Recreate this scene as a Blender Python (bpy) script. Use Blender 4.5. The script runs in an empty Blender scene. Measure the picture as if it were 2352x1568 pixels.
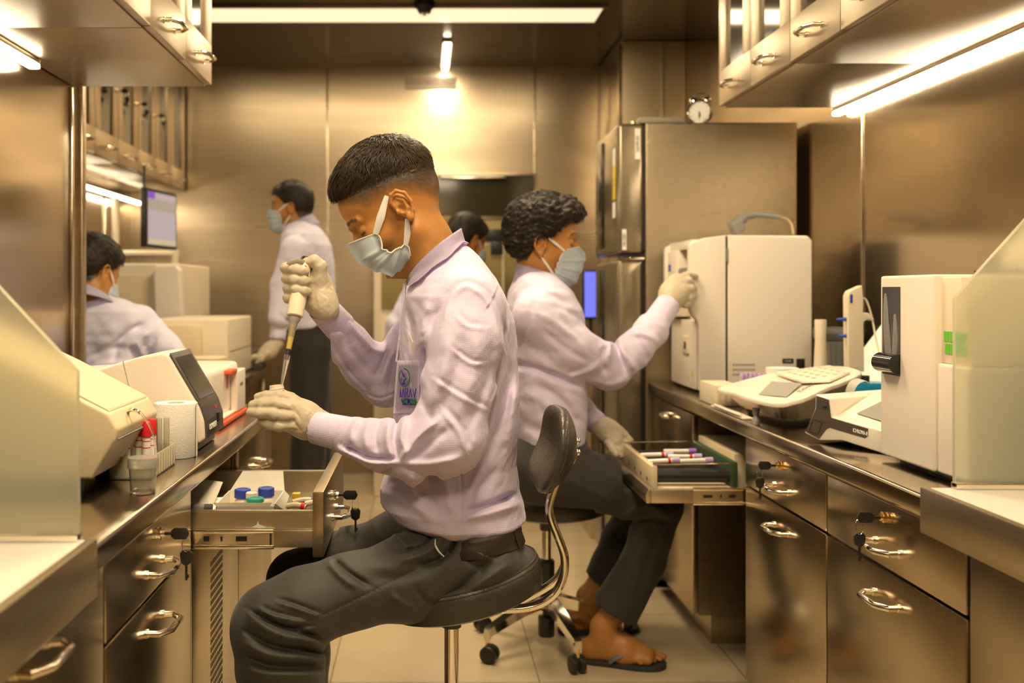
import bpy, bmesh, math, random
import numpy as np
from mathutils import Vector, Matrix
random.seed(7); np.random.seed(7)
R = math.radians
SC = bpy.context.scene
COL = SC.collection

# ------------------------------------------------------------------ camera, world, lights, exposure
F = 2287.0            # focal length in pixels of the 2352 px wide frame (35 mm lens)
HC = 1.12             # camera height
CX, CY = 975.0, 668.0 # vanishing point of the room's depth direction
cam = bpy.data.cameras.new('camera'); camo = bpy.data.objects.new('camera', cam); COL.objects.link(camo)
camo.location = (0, 0, HC); camo.rotation_euler = (R(90), 0, 0)
cam.sensor_width = 36; cam.lens = 36 * F / 2352
cam.shift_x = (1176 - CX) / 2352; cam.shift_y = -(784 - CY) / 2352
cam.clip_start = 0.05; cam.clip_end = 60
cam.dof.use_dof = True; cam.dof.focus_distance = 1.95; cam.dof.aperture_fstop = 3.2
SC.camera = camo
w = bpy.data.worlds.new('world'); SC.world = w; w.use_nodes = True
w.node_tree.nodes['Background'].inputs[0].default_value = (1.0, .80, .55, 1)
w.node_tree.nodes['Background'].inputs[1].default_value = 0.25
SC.view_settings.view_transform = 'Standard'; SC.view_settings.look = 'None'
SC.view_settings.exposure = 0.36; SC.view_settings.gamma = 1.0; SC.view_settings.use_curve_mapping = False
try:
    SC.cycles.use_denoising = True
    SC.cycles.max_bounces = 7; SC.cycles.glossy_bounces = 4; SC.cycles.diffuse_bounces = 3; SC.cycles.transmission_bounces = 6
    SC.cycles.sample_clamp_indirect = 6.0; SC.cycles.caustics_reflective = False; SC.cycles.caustics_refractive = False
except Exception: pass
WARM = (1.0, .79, .495)
def area(name, loc, rot, sx, sy, power, col=WARM):
    l = bpy.data.lights.new(name, 'AREA'); l.shape = 'RECTANGLE'; l.size = sx; l.size_y = sy; l.energy = power; l.color = col
    o = bpy.data.objects.new(name, l); COL.objects.link(o); o.location = loc; o.rotation_euler = rot
    return o
ZC = 2.49             # ceiling
# light of the ceiling panels (the fixtures themselves are built further down at the same spots)
PANELS = [(.10, -.35), (.10, 1.25), (.10, 2.95)]
for (x, y) in PANELS:
    area('panel_light', (x, y, ZC - .03), (0, 0, 0), .58, .58, 24)

def W(px, py, Y): return Vector(((px - CX) * Y / F, Y, HC - (py - CY) * Y / F))
def PR(r, Y): return r * Y / F

# ------------------------------------------------------------------ materials
MATS = {}
def mat(name, col, rough=.5, metal=0., spec=.5, emit=None, estr=0., alpha=None, trans=0., ior=1.45, bump=None, wave=None, coat=0., sheen=0., cvar=None, vcol=None, aniso=0.):
    m = bpy.data.materials.new(name); m.use_nodes = True; nt = m.node_tree; b = nt.nodes['Principled BSDF']
    b.inputs['Base Color'].default_value = (*col, 1); b.inputs['Roughness'].default_value = rough; b.inputs['Metallic'].default_value = metal
    b.inputs['Specular IOR Level'].default_value = spec; b.inputs['IOR'].default_value = ior
    if trans: b.inputs['Transmission Weight'].default_value = trans
    if coat: b.inputs['Coat Weight'].default_value = coat; b.inputs['Coat Roughness'].default_value = .1
    if sheen: b.inputs['Sheen Weight'].default_value = sheen
    if aniso: b.inputs['Anisotropic'].default_value = aniso
    if emit: b.inputs['Emission Color'].default_value = (*emit, 1); b.inputs['Emission Strength'].default_value = estr
    tc = nt.nodes.new('ShaderNodeTexCoord')
    def noise(scale, detail=2, sc=(1, 1, 1)):
        mp = nt.nodes.new('ShaderNodeMapping'); mp.inputs['Scale'].default_value = sc
        nt.links.new(tc.outputs['Object'], mp.inputs[0])
        n = nt.nodes.new('ShaderNodeTexNoise'); n.inputs['Scale'].default_value = scale; n.inputs['Detail'].default_value = detail
        nt.links.new(mp.outputs[0], n.inputs['Vector']); return n
    last = None
    for spec_ in [s for s in (wave, bump) if s]:
        n = noise(spec_[0], spec_[3] if len(spec_) > 3 else 2, spec_[2] if len(spec_) > 2 else (1, 1, 1))
        bp = nt.nodes.new('ShaderNodeBump'); bp.inputs['Strength'].default_value = spec_[1]; bp.inputs['Distance'].default_value = .02 if spec_ is wave else .003
        nt.links.new(n.outputs['Fac'], bp.inputs['Height'])
        if last: nt.links.new(last.outputs[0], bp.inputs['Normal'])
        last = bp
    if last: nt.links.new(last.outputs[0], b.inputs['Normal'])
    if cvar:
        n = noise(cvar[0], 3, cvar[3] if len(cvar) > 3 else (1, 1, 1)); mx = nt.nodes.new('ShaderNodeMix'); mx.data_type = 'RGBA'
        rmp = nt.nodes.new('ShaderNodeMapRange'); rmp.inputs['From Min'].default_value = .35; rmp.inputs['From Max'].default_value = .65
        nt.links.new(n.outputs['Fac'], rmp.inputs['Value']); nt.links.new(rmp.outputs[0], mx.inputs['Factor'])
        mx.inputs[6].default_value = (*col, 1); mx.inputs[7].default_value = (*cvar[1], 1)
        nt.links.new(mx.outputs[2], b.inputs['Base Color'])
        if cvar[2]:
            r2 = nt.nodes.new('ShaderNodeMapRange'); r2.inputs['To Min'].default_value = rough; r2.inputs['To Max'].default_value = rough + cvar[2]
            nt.links.new(n.outputs['Fac'], r2.inputs['Value']); nt.links.new(r2.outputs[0], b.inputs['Roughness'])
    if vcol:
        a = nt.nodes.new('ShaderNodeVertexColor'); a.layer_name = 'Col'; nt.links.new(a.outputs[0], b.inputs['Base Color'])
    MATS[name] = m; return m

M = {}
STEEL = (.60, .53, .42)
M['steel'] = mat('brushed_steel', STEEL, .24, 1, wave=(1.1, .20, (1, 1, 2.2), 1), cvar=(3, (.52, .41, .27), .10, (1, 1, 8)))
M['steel_wall'] = mat('wall_steel', (.50, .41, .29), .15, 1, wave=(.8, .8, (.35, .35, 2.2), 1), cvar=(2, (.45, .36, .25), .06, (.4, .4, 6)))
M['steel_up'] = mat('cabinet_steel', (.54, .46, .34), .30, 1, wave=(1.3, .12, (1, 1, 1), 1), cvar=(3, (.50, .40, .28), .1))
M['wall_back'] = mat('back_wall_steel', (.56, .46, .33), .24, 1, wave=(.8, .9, (.35, .35, 2.0), 1), cvar=(2, (.49, .40, .28), .10, (.4, .4, 6)))
M['ceil_reflection'] = mat('reflection_glow', (.8, .7, .55), .4, emit=(1.0, .80, .52), estr=.85)  # bright reflection on the ceiling, put in as emission
M['steel_door'] = mat('door_steel', (.57, .49, .37), .18, 1, wave=(1.3, .32, (1, 1, 1), 1), cvar=(3, (.48, .38, .26), .1))
M['steel_top'] = mat('worktop_steel', (.68, .60, .48), .11, 1, wave=(1.5, .15), cvar=(4, (.52, .42, .3), .12))
M['olive'] = mat('olive_plastic', (.26, .21, .09), .3)
M['chrome'] = mat('chrome', (.80, .76, .70), .08, 1)
M['chrome_h'] = mat('handle_chrome', (.78, .71, .60), .14, 1)
M['brass'] = mat('brass', (.75, .55, .25), .2, 1)
M['ceil'] = mat('ceiling_metal', (.11, .09, .062), .2, 1, wave=(.8, .35, (.7, .7, 1), 1))
M['floor'] = None
M['cream'] = mat('cream_plastic', (.74, .59, .37), .42, coat=.1)
M['white'] = mat('white_plastic', (.87, .76, .63), .35, coat=.15)
M['ivory'] = mat('ivory_plastic', (.82, .69, .50), .4)
M['paper'] = mat('white_paper', (.88, .83, .74), .85, bump=(400, .2))
M['towel'] = mat('paper_towel', (.86, .80, .70), .95, bump=(420, .45))
M['card'] = mat('cardboard_white', (.88, .81, .68), .7)
M['black'] = mat('black_plastic', (.018, .016, .014), .38)
M['blackgloss'] = mat('black_gloss', (.012, .012, .012), .12)
M['rubber'] = mat('black_rubber', (.03, .028, .025), .7)
M['grey'] = mat('grey_plastic', (.22, .21, .19), .45)
M['dgrey'] = mat('dark_grey_plastic', (.065, .06, .055), .4)
M['mgrey'] = mat('mid_grey_paint', (.30, .26, .20), .4)
M['orange'] = mat('orange_plastic', (.80, .10, .03), .4)
M['red'] = mat('red_plastic', (.70, .02, .025), .4)
M['blue'] = mat('blue_plastic', (.03, .06, .42), .35)
M['cyan'] = mat('cyan_plastic', (.02, .30, .55), .3)
M['teal'] = mat('teal_plastic', (.02, .38, .30), .35)
M['purple'] = mat('purple_cap', (.32, .12, .55), .4)
M['lilac'] = mat('lilac_cap', (.52, .36, .62), .45)
M['yellow'] = mat('yellow_plastic', (.85, .60, .04), .4)
M['green'] = mat('green_label', (.15, .55, .03), .5)
M['dgreen'] = mat('dark_green', (.03, .06, .025), .5)
M['leather'] = mat('black_leather', (.045, .036, .028), .33, bump=(180, .35), wave=(9, .12))
M['marble'] = mat('white_marble', (.82, .76, .66), .2, cvar=(3, (.74, .68, .58), .05))
M['skin'] = mat('skin', (.42, .2, .07), .5, vcol=True, bump=(500, .12))
M['hair'] = mat('hair_black', (.020, .012, .007), .5, spec=.35, bump=(500, .3))
M['hair_brown'] = mat('hair_dark_brown', (.050, .030, .015), .42, spec=.45)
M['belt'] = mat('belt_leather', (.05, .032, .018), .55, bump=(400, .3))
M['glass_clear'] = mat('clear_glass', (.95, .97, .93), .05, trans=1, ior=1.3)
M['clear_plastic'] = mat('clear_plastic', (.95, .92, .86), .12, trans=.9, ior=1.25)
M['frost'] = mat('frosted_glass', (.96, .93, .72), .35, trans=.72, ior=1.15)
M['glass_edge'] = mat('glass_edge', (.35, .55, .30), .3)
M['maskblue'] = mat('mask_blue', (.80, .88, .94), .8, bump=(900, .06))
M['maskwhite'] = mat('mask_strap', (.78, .74, .68), .85)
M['glove'] = mat('latex_glove', (.54, .45, .32), .5, bump=(120, .12))
M['trouser'] = mat('trouser_cloth', (.034, .029, .022), .55, bump=(900, .3), sheen=.18)
M['trouser2'] = mat('trouser_cloth_dark', (.026, .022, .018), .8, sheen=.1)
M['screen_blue'] = mat('screen_blue', (.02, .02, .05), .3, emit=(.13, .14, .85), estr=1.3)
M['screen_grey'] = mat('screen_grey', (.1, .1, .1), .3, emit=(.42, .34, .36), estr=.75)
M['screen_off'] = mat('screen_off', (.05, .045, .04), .12)
M['lcd'] = mat('lcd_grey', (.33, .32, .28), .25)
M['amber'] = mat('amber_plastic', (.50, .34, .08), .3)
M['logo_purple'] = mat('logo_purple', (.05, .015, .28), .7)
M['logo_green'] = mat('logo_green', (.06, .30, .02), .7)
M['ink'] = mat('black_ink', (.03, .03, .03), .6)
M['glow'] = mat('tube_glow', (1, 1, 1), .5, emit=(1.0, .86, .62), estr=18)
M['panel'] = mat('panel_glow', (1, 1, 1), .5, emit=(1.0, .84, .60), estr=7)
M['darkglass'] = mat('dark_glass', (.035, .028, .016), .08)
M['khaki'] = mat('khaki_panel', (.33, .25, .10), .3)
M['drawer_in'] = mat('drawer_metal', (.60, .53, .42), .27, 1, wave=(2, .08), cvar=(8, (.50, .43, .32), .12))
M['strap'] = mat('rubber_strap', (.12, .13, .15), .5)
M['yellowcable'] = mat('tan_cable', (.55, .40, .20), .5)

def mat_floor():
    m = bpy.data.materials.new('floor_tiles'); m.use_nodes = True; nt = m.node_tree; b = nt.nodes['Principled BSDF']
    tc = nt.nodes.new('ShaderNodeTexCoord'); mp = nt.nodes.new('ShaderNodeMapping'); mp.inputs['Location'].default_value = (.27, .15, 0)
    nt.links.new(tc.outputs['Object'], mp.inputs[0])
    br = nt.nodes.new('ShaderNodeTexBrick'); br.offset = 0; br.inputs['Scale'].default_value = 1; br.inputs['Mortar Size'].default_value = .0025
    br.inputs['Brick Width'].default_value = .6; br.inputs['Row Height'].default_value = .6
    br.inputs['Color1'].default_value = (.66, .52, .33, 1); br.inputs['Color2'].default_value = (.62, .49, .31, 1); br.inputs['Mortar'].default_value = (.33, .25, .15, 1)
    nt.links.new(mp.outputs[0], br.inputs['Vector'])
    n = nt.nodes.new('ShaderNodeTexNoise'); n.inputs['Scale'].default_value = 2.2; n.inputs['Detail'].default_value = 6; n.inputs['Distortion'].default_value = 1.5
    nt.links.new(tc.outputs['Object'], n.inputs['Vector'])
    mx = nt.nodes.new('ShaderNodeMix'); mx.data_type = 'RGBA'; mx.blend_type = 'MULTIPLY'; mx.inputs['Factor'].default_value = .35
    cr = nt.nodes.new('ShaderNodeValToRGB'); cr.color_ramp.elements[0].position = .35; cr.color_ramp.elements[0].color = (.7, .66, .6, 1); cr.color_ramp.elements[1].position = .6; cr.color_ramp.elements[1].color = (1, 1, 1, 1)
    nt.links.new(n.outputs['Fac'], cr.inputs[0]); nt.links.new(br.outputs['Color'], mx.inputs[6]); nt.links.new(cr.outputs[0], mx.inputs[7])
    nt.links.new(mx.outputs[2], b.inputs['Base Color']); b.inputs['Roughness'].default_value = .17; b.inputs['Specular IOR Level'].default_value = .5
    return m
M['floor'] = mat_floor()
def mat_shirt(name, c1, c2, scale=150):
    m = bpy.data.materials.new(name); m.use_nodes = True; nt = m.node_tree; b = nt.nodes['Principled BSDF']
    tc = nt.nodes.new('ShaderNodeTexCoord')
    mp = nt.nodes.new('ShaderNodeMapping'); mp.inputs['Rotation'].default_value = (R(35), R(45), R(20)); mp.inputs['Scale'].default_value = (scale,) * 3
    nt.links.new(tc.outputs['Object'], mp.inputs[0])
    sx = nt.nodes.new('ShaderNodeSeparateXYZ'); nt.links.new(mp.outputs[0], sx.inputs[0])
    def sn(o):
        a = nt.nodes.new('ShaderNodeMath'); a.operation = 'MULTIPLY'; a.inputs[1].default_value = 6.283; nt.links.new(o, a.inputs[0])
        s = nt.nodes.new('ShaderNodeMath'); s.operation = 'SINE'; nt.links.new(a.outputs[0], s.inputs[0]); return s
    s1, s2 = sn(sx.outputs[0]), sn(sx.outputs[2])
    ml = nt.nodes.new('ShaderNodeMath'); ml.operation = 'MULTIPLY'; nt.links.new(s1.outputs[0], ml.inputs[0]); nt.links.new(s2.outputs[0], ml.inputs[1])
    mr = nt.nodes.new('ShaderNodeMapRange'); mr.inputs['From Min'].default_value = -.6; mr.inputs['From Max'].default_value = .6; nt.links.new(ml.outputs[0], mr.inputs['Value'])
    mx = nt.nodes.new('ShaderNodeMix'); mx.data_type = 'RGBA'; mx.inputs[6].default_value = (*c1, 1); mx.inputs[7].default_value = (*c2, 1)
    nt.links.new(mr.outputs[0], mx.inputs['Factor']); nt.links.new(mx.outputs[2], b.inputs['Base Color'])
    b.inputs['Roughness'].default_value = .8; b.inputs['Sheen Weight'].default_value = .15
    bp = nt.nodes.new('ShaderNodeBump'); bp.inputs['Strength'].default_value = .15; bp.inputs['Distance'].default_value = .001
    nt.links.new(mr.outputs[0], bp.inputs['Height'])
    n = nt.nodes.new('ShaderNodeTexNoise'); n.inputs['Scale'].default_value = 22; n.inputs['Detail'].default_value = 4; n.inputs['Distortion'].default_value = .8
    nt.links.new(tc.outputs['Object'], n.inputs['Vector'])
    b2 = nt.nodes.new('ShaderNodeBump'); b2.inputs['Strength'].default_value = .35; b2.inputs['Distance'].default_value = .006
    nt.links.new(n.outputs['Fac'], b2.inputs['Height']); nt.links.new(bp.outputs[0], b2.inputs['Normal']); nt.links.new(b2.outputs[0], b.inputs['Normal'])
    return m
M['shirt'] = mat_shirt('lilac_checked_shirt', (.68, .58, .75), (.60, .51, .69), 190)
M['shirt2'] = mat_shirt('lilac_plain_shirt', (.66, .57, .73), (.63, .54, .70), 130)
M['shirt3'] = mat_shirt('pale_lilac_shirt', (.76, .71, .86), (.73, .68, .83), 130)
# ------------------------------------------------------------------ object helpers
ORG = {}     # world origin of every thing and of its parts
def tag(o, label=None, cat=None, group=None, kind=None):
    if label: o['label'] = label
    if cat: o['category'] = cat
    if group: o['group'] = group
    if kind: o['kind'] = kind
    return o
def thing(name, label, cat, loc=(0, 0, 0), group=None):
    o = bpy.data.objects.new(name, None); COL.objects.link(o); o.location = loc; o.empty_display_size = .05
    ORG[o] = Vector(loc); return tag(o, label, cat, group)
def link_mesh(name, me, m, parent=None, smooth=True, loc=None):
    """me holds world coordinates; they are moved into the frame of the parent thing (or of loc)."""
    o = bpy.data.objects.new(name, me); COL.objects.link(o)
    if m is not None: me.materials.append(m)
    if parent is not None:
        off = ORG[parent]; o.parent = parent; ORG[o] = off
    else:
        off = Vector(loc) if loc else Vector((0, 0, 0)); o.location = off; ORG[o] = off
    if off.length: me.transform(Matrix.Translation(-off))
    if smooth and len(me.polygons):
        me.polygons.foreach_set('use_smooth', [True] * len(me.polygons))
        if smooth == 'auto':
            try: me.set_sharp_from_angle(angle=R(35))
            except Exception: pass
    return o
class MB:
    """collects shapes in one bmesh"""
    def __init__(s): s.bm = bmesh.new()
    def _add(s, vs, fs):
        v = [s.bm.verts.new(p) for p in vs]
        for f in fs:
            try: s.bm.faces.new([v[i] for i in f])
            except ValueError: pass
        return v
    def box(s, lo, hi, bev=0., rot=None, piv=None, seg=2):
        lo, hi = Vector(lo), Vector(hi); t = bmesh.new()
        vs = [t.verts.new((x, y, z)) for x in (lo.x, hi.x) for y in (lo.y, hi.y) for z in (lo.z, hi.z)]
        for f in ((0, 1, 3, 2), (4, 6, 7, 5), (0, 4, 5, 1), (2, 3, 7, 6), (0, 2, 6, 4), (1, 5, 7, 3)): t.faces.new([vs[i] for i in f])
        if bev: bmesh.ops.bevel(t, geom=list(t.edges), offset=bev, segments=seg, affect='EDGES', profile=.6, clamp_overlap=True)
        s._merge(t, rot, piv if piv is not None else (lo + hi) / 2); return s
    def _merge(s, t, rot=None, piv=None):
        if rot is not None:
            p = Vector(piv); mm = Matrix.Translation(p) @ rot.to_4x4() @ Matrix.Translation(-p)
            t.transform(mm)
        me = bpy.data.meshes.new('tmp'); t.to_mesh(me); t.free(); s.bm.from_mesh(me); bpy.data.meshes.remove(me)
    def prism(s, pts, a, b, axis='y', bev=0., seg=2, fn=None):
        """polygon pts (2-D) swept from a to b along axis; 2-D coordinates are the other two axes in order"""
        t = bmesh.new()
        def mk(p, c):
            q = {'x': (c, p[0], p[1]), 'y': (p[0], c, p[1]), 'z': (p[0], p[1], c)}[axis]
            return fn(Vector(q)) if fn else q
        A = [t.verts.new(mk(p, a)) for p in pts]; B = [t.verts.new(mk(p, b)) for p in pts]
        t.faces.new(A); t.faces.new(B[::-1])
        n = len(pts)
        for i in range(n): t.faces.new((A[i], B[i], B[(i + 1) % n], A[(i + 1) % n]))
        bmesh.ops.recalc_face_normals(t, faces=t.faces)
        if bev: bmesh.ops.bevel(t, geom=list(t.edges), offset=bev, segments=seg, affect='EDGES', profile=.6, clamp_overlap=True)
        s._merge(t); return s
    def lathe(s, prof, c, axis=(0, 0, 1), n=28, sx=1., sy=1.):
        """prof: (radius, height) pairs, revolved about axis through c"""
        q = Vector((0, 0, 1)).rotation_difference(Vector(axis)); c = Vector(c); rings = []
        for r, h in prof:
            if r < 1e-5: rings.append([s.bm.verts.new(c + q @ Vector((0, 0, h)))])
            else: rings.append([s.bm.verts.new(c + q @ Vector((r * sx * math.cos(2 * math.pi * k / n), r * sy * math.sin(2 * math.pi * k / n), h))) for k in range(n)])
        for a, b in zip(rings, rings[1:]):
            if len(a) == 1 and len(b) == 1: continue
            for k in range(n):
                k2 = (k + 1) % n
                if len(a) == 1: s.bm.faces.new((a[0], b[k], b[k2]))
                elif len(b) == 1: s.bm.faces.new((a[k], a[k2], b[0]))
                else: s.bm.faces.new((a[k], a[k2], b[k2], b[k]))
        for rr, fl in ((rings[0], True), (rings[-1], False)):
            if len(rr) > 1:
                try: s.bm.faces.new(rr[::-1] if fl else rr)
                except ValueError: pass
        return s
    def cyl(s, a, b, r, r2=None, n=20):
        a, b = Vector(a), Vector(b); L = (b - a).length
        if r2 is None: r2 = r
        return s.lathe([(r, 0), (r2, L)], a, (b - a).normalized(), n)
    def tube(s, pts, r, n=10, closed=False, flat=1., rr=None, sub=0, up0=None):
        pts = [Vector(p) for p in pts]
        if sub: pts = catmull(pts, sub, closed)
        if rr is not None and len(rr) != len(pts):
            rr = list(np.interp(np.linspace(0, 1, len(pts)), np.linspace(0, 1, len(rr)), rr))
        m = len(pts); rings = []; up = Vector(up0) if up0 is not None else None
        for i, p in enumerate(pts):
            if closed: d = (pts[(i + 1) % m] - pts[i - 1]).normalized()
            else: d = (pts[min(i + 1, m - 1)] - pts[max(i - 1, 0)]).normalized()
            if up is None:
                up = d.cross(Vector((0, 0, 1))) if abs(d.z) < .9 else d.cross(Vector((0, 1, 0)))
            up = (up - d * up.dot(d)).normalized(); side = d.cross(up); ra = rr[i] if rr is not None else r
            rings.append([s.bm.verts.new(p + (up * math.cos(2 * math.pi * k / n) * flat + side * math.sin(2 * math.pi * k / n)) * ra) for k in range(n)])
        for i in range(m - (0 if closed else 1)):
            a, b = rings[i], rings[(i + 1) % m]
            for k in range(n): s.bm.faces.new((a[k], a[(k + 1) % n], b[(k + 1) % n], b[k]))
        if not closed:
            s.bm.faces.new(rings[0][::-1]); s.bm.faces.new(rings[-1])
        return s
    def ball(s, c, r, n=16, sc=(1, 1, 1), rot=None):
        t = bmesh.new(); bmesh.ops.create_uvsphere(t, u_segments=n, v_segments=n // 2 + 2, radius=1)
        t.transform(Matrix.Translation(Vector(c)) @ (rot.to_4x4() if rot is not None else Matrix.Identity(4)) @ Matrix.Diagonal((r * sc[0], r * sc[1], r * sc[2], 1)))
        s._merge(t); return s
    def grid(s, rows, thick=0., close_u=False):
        """rows: list of rows of points"""
        vs = [[s.bm.verts.new(p) for p in row] for row in rows]
        fs = []
        for a, b in zip(vs, vs[1:]):
            n = len(a)
            for k in range(n if close_u else n - 1): fs.append(s.bm.faces.new((a[k], a[(k + 1) % n], b[(k + 1) % n], b[k])))
        if thick:
            bmesh.ops.solidify(s.bm, geom=fs, thickness=thick)
        return s
    def build(s, name, m, parent=None, smooth='auto', loc=None):
        bmesh.ops.recalc_face_normals(s.bm, faces=s.bm.faces)
        me = bpy.data.meshes.new(name); s.bm.to_mesh(me); s.bm.free()
        return link_mesh(name, me, m, parent, smooth, loc)
def catmull(pts, sub, closed=False):
    out = []; m = len(pts); rng = range(m if closed else m - 1)
    for i in rng:
        if closed: p0, p1, p2, p3 = pts[i - 1], pts[i], pts[(i + 1) % m], pts[(i + 2) % m]
        else: p0, p1, p2, p3 = pts[max(i - 1, 0)], pts[i], pts[i + 1], pts[min(i + 2, m - 1)]
        for k in range(sub):
            t = k / sub
            out.append(.5 * ((2 * p1) + (p2 - p0) * t + (2 * p0 - 5 * p1 + 4 * p2 - p3) * t * t + (3 * p1 - p0 - 3 * p2 + p3) * t ** 3))
    if not closed: out.append(pts[-1])
    return out
def text_part(name, body, size, c, m, parent, xdir=(1, 0, 0), zdir=(0, 0, 1), ext=.0004, align='CENTER', sx=1., bold=False):
    """lettering lying in the plane of xdir (reading direction) and zdir (up), centred on c"""
    cu = bpy.data.curves.new('lettering', 'FONT'); cu.body = body; cu.size = size; cu.extrude = ext; cu.align_x = align; cu.align_y = 'CENTER'
    if bold: cu.offset = size * .018
    cu.resolution_u = 3
    to = bpy.data.objects.new('lettering', cu); COL.objects.link(to)
    dg = bpy.context.evaluated_depsgraph_get(); me = bpy.data.meshes.new_from_object(to.evaluated_get(dg)); bpy.data.objects.remove(to)
    X = Vector(xdir).normalized(); Z = Vector(zdir).normalized(); N = X.cross(Z)
    mm = Matrix((X * sx, Z, N)).transposed().to_4x4(); me.transform(Matrix.Translation(Vector(c)) @ mm)
    return link_mesh(name, me, m, parent, False, None if parent else tuple(c))
def children_of(o): return [c for c in bpy.data.objects if c.parent == o]
def copy_tree(o, parent=None, kids=None):
    if kids is None:
        kids = {}
        for c in bpy.data.objects:
            if c.parent: kids.setdefault(c.parent, []).append(c)
    c = o.copy(); COL.objects.link(c); ORG[c] = ORG.get(o, Vector())
    if parent is not None: c.parent = parent
    for ch in kids.get(o, []): copy_tree(ch, c, kids)
    return c

# ------------------------------------------------------------------ signed distance modelling (bodies, clothes, gloves)
def A3(p): return np.array([p[0], p[1], p[2]], dtype=np.float32)
def cone(P, a, b, ra, rb):
    a, b = A3(a), A3(b); ab = b - a; L = float(ab @ ab) + 1e-12
    t = np.clip((P - a) @ ab / L, 0, 1)
    d = P - a - t[:, None] * ab
    return np.sqrt((d * d).sum(1)) - (ra + (rb - ra) * t)
def smin(a, b, k):
    if a is None: return b
    h = np.clip(.5 + .5 * (b - a) / k, 0, 1)
    return b + (a - b) * h - k * h * (1 - h)
def smax(a, b, k): return -smin(-a, -b, k)
def chain(P, pts, rad, k=.01):
    d = None
    for i in range(len(pts) - 1): d = smin(d, cone(P, pts[i], pts[i + 1], rad[i], rad[i + 1]), k)
    return d
def ell(P, c, r, Rm=None):
    q = P - A3(c)
    if Rm is not None: q = q @ np.array(Rm, dtype=np.float32)   # columns of Rm are the local axes
    r = np.array(r, dtype=np.float32)
    k0 = np.sqrt(((q / r) ** 2).sum(1)); k1 = np.sqrt(((q / (r * r)) ** 2).sum(1)) + 1e-9
    return k0 * (k0 - 1) / k1
def bx(P, c, h, r=.005, Rm=None):
    q = P - A3(c)
    if Rm is not None: q = q @ np.array(Rm, dtype=np.float32)
    q = np.abs(q) - (np.array(h, dtype=np.float32) - r)
    return np.sqrt((np.maximum(q, 0) ** 2).sum(1)) + np.minimum(q.max(1), 0) - r
def polyd(P, pts):
    d = None
    for a, b in zip(pts, pts[1:]):
        e = cone(P, a, b, 0, 0); d = e if d is None else np.minimum(d, e)
    return d
def groove(P, pts, wd, dep):
    """positive dep raises a ridge, negative sinks a crease"""
    d = polyd(P, pts); return dep * np.exp(-(d / wd) ** 2)
def fold2(P, items, ylim, soft=.02):
    """folds laid over the side of a garment that faces -Y: (polyline in x/y, z/y slopes as px, py), width px, height m, kind r/g/s"""
    Y = P[:, 1]; px = CX + P[:, 0] / Y * F; py = CY - (P[:, 2] - HC) / Y * F; out = np.zeros(len(P), np.float32)
    yl = ylim(px, py) if callable(ylim) else ylim
    side = np.clip((yl - Y) / soft + .5, 0, 1)
    for pts, wd, dep, kind in items:
        pts = np.array(pts, np.float32)
        if len(pts) > 2:
            V_ = [Vector((a, b, 0)) for a, b in pts]; pts = np.array([(v.x, v.y) for v in catmull(V_, 3)], np.float32)
        best = np.full(len(P), 1e9, np.float32); sg = np.zeros(len(P), np.float32); tt = np.zeros(len(P), np.float32); n = len(pts) - 1
        m = (px > pts[:, 0].min() - 3 * wd) & (px < pts[:, 0].max() + 3 * wd) & (py > pts[:, 1].min() - 3 * wd) & (py < pts[:, 1].max() + 3 * wd)
        if not m.any(): continue
        qx, qy = px[m], py[m]; b_ = best[m]; s_ = sg[m]; t_ = tt[m]
        for i in range(n):
            ax, ay = pts[i]; bx_, by_ = pts[i + 1]; ex, ey = bx_ - ax, by_ - ay; L = ex * ex + ey * ey + 1e-9
            t = np.clip(((qx - ax) * ex + (qy - ay) * ey) / L, 0, 1); dx, dy = qx - ax - t * ex, qy - ay - t * ey; d = np.hypot(dx, dy)
            u = d < b_; b_ = np.where(u, d, b_); s_ = np.where(u, np.sign(ex * dy - ey * dx) * d, s_); t_ = np.where(u, (i + t) / n, t_)
        tap = np.clip(np.sin(np.pi * np.clip(t_ * .86 + .07, 0, 1)) * 1.5, 0, 1)
        if kind == 's': v = dep * (s_ / wd) * np.exp(-(s_ / wd) ** 2) * 2.0
        else: v = dep * np.exp(-(b_ / wd) ** 2)
        o = np.zeros(len(P), np.float32); o[m] = v * tap; out += o
    return out * side
def lobes(P, c, ax, wl, amp, rad, sharp=1.5, ph=0., warp=None):
    """a family of folds with crests across direction ax, fading away from c"""
    ax = A3(Vector(ax).normalized()); q = P - A3(c); t = q @ ax
    if warp is not None: t = t + warp[1] * np.sin((q @ A3(Vector(warp[0]).normalized())) * 6.283 / warp[2])
    wv = (.5 + .5 * np.sin(t * 6.283 / wl + ph)) ** sharp - .45
    return amp * wv * np.exp(-(q * q).sum(1) / (rad * rad))
def nz(P, s, seed=0):
    """cheap smooth noise, about -1..1"""
    rs = np.random.RandomState(seed); v = np.zeros(len(P), np.float32)
    for i in range(6):
        d = rs.normal(size=3).astype(np.float32); d /= np.linalg.norm(d); f = s * (.6 + 1.1 * rs.rand())
        v += np.sin(P @ d * f * 6.283 + rs.rand() * 6.283 + 1.3 * np.sin(P @ np.roll(d, 1) * f * 4.1 + rs.rand() * 6))
    return v / 3.2
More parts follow.
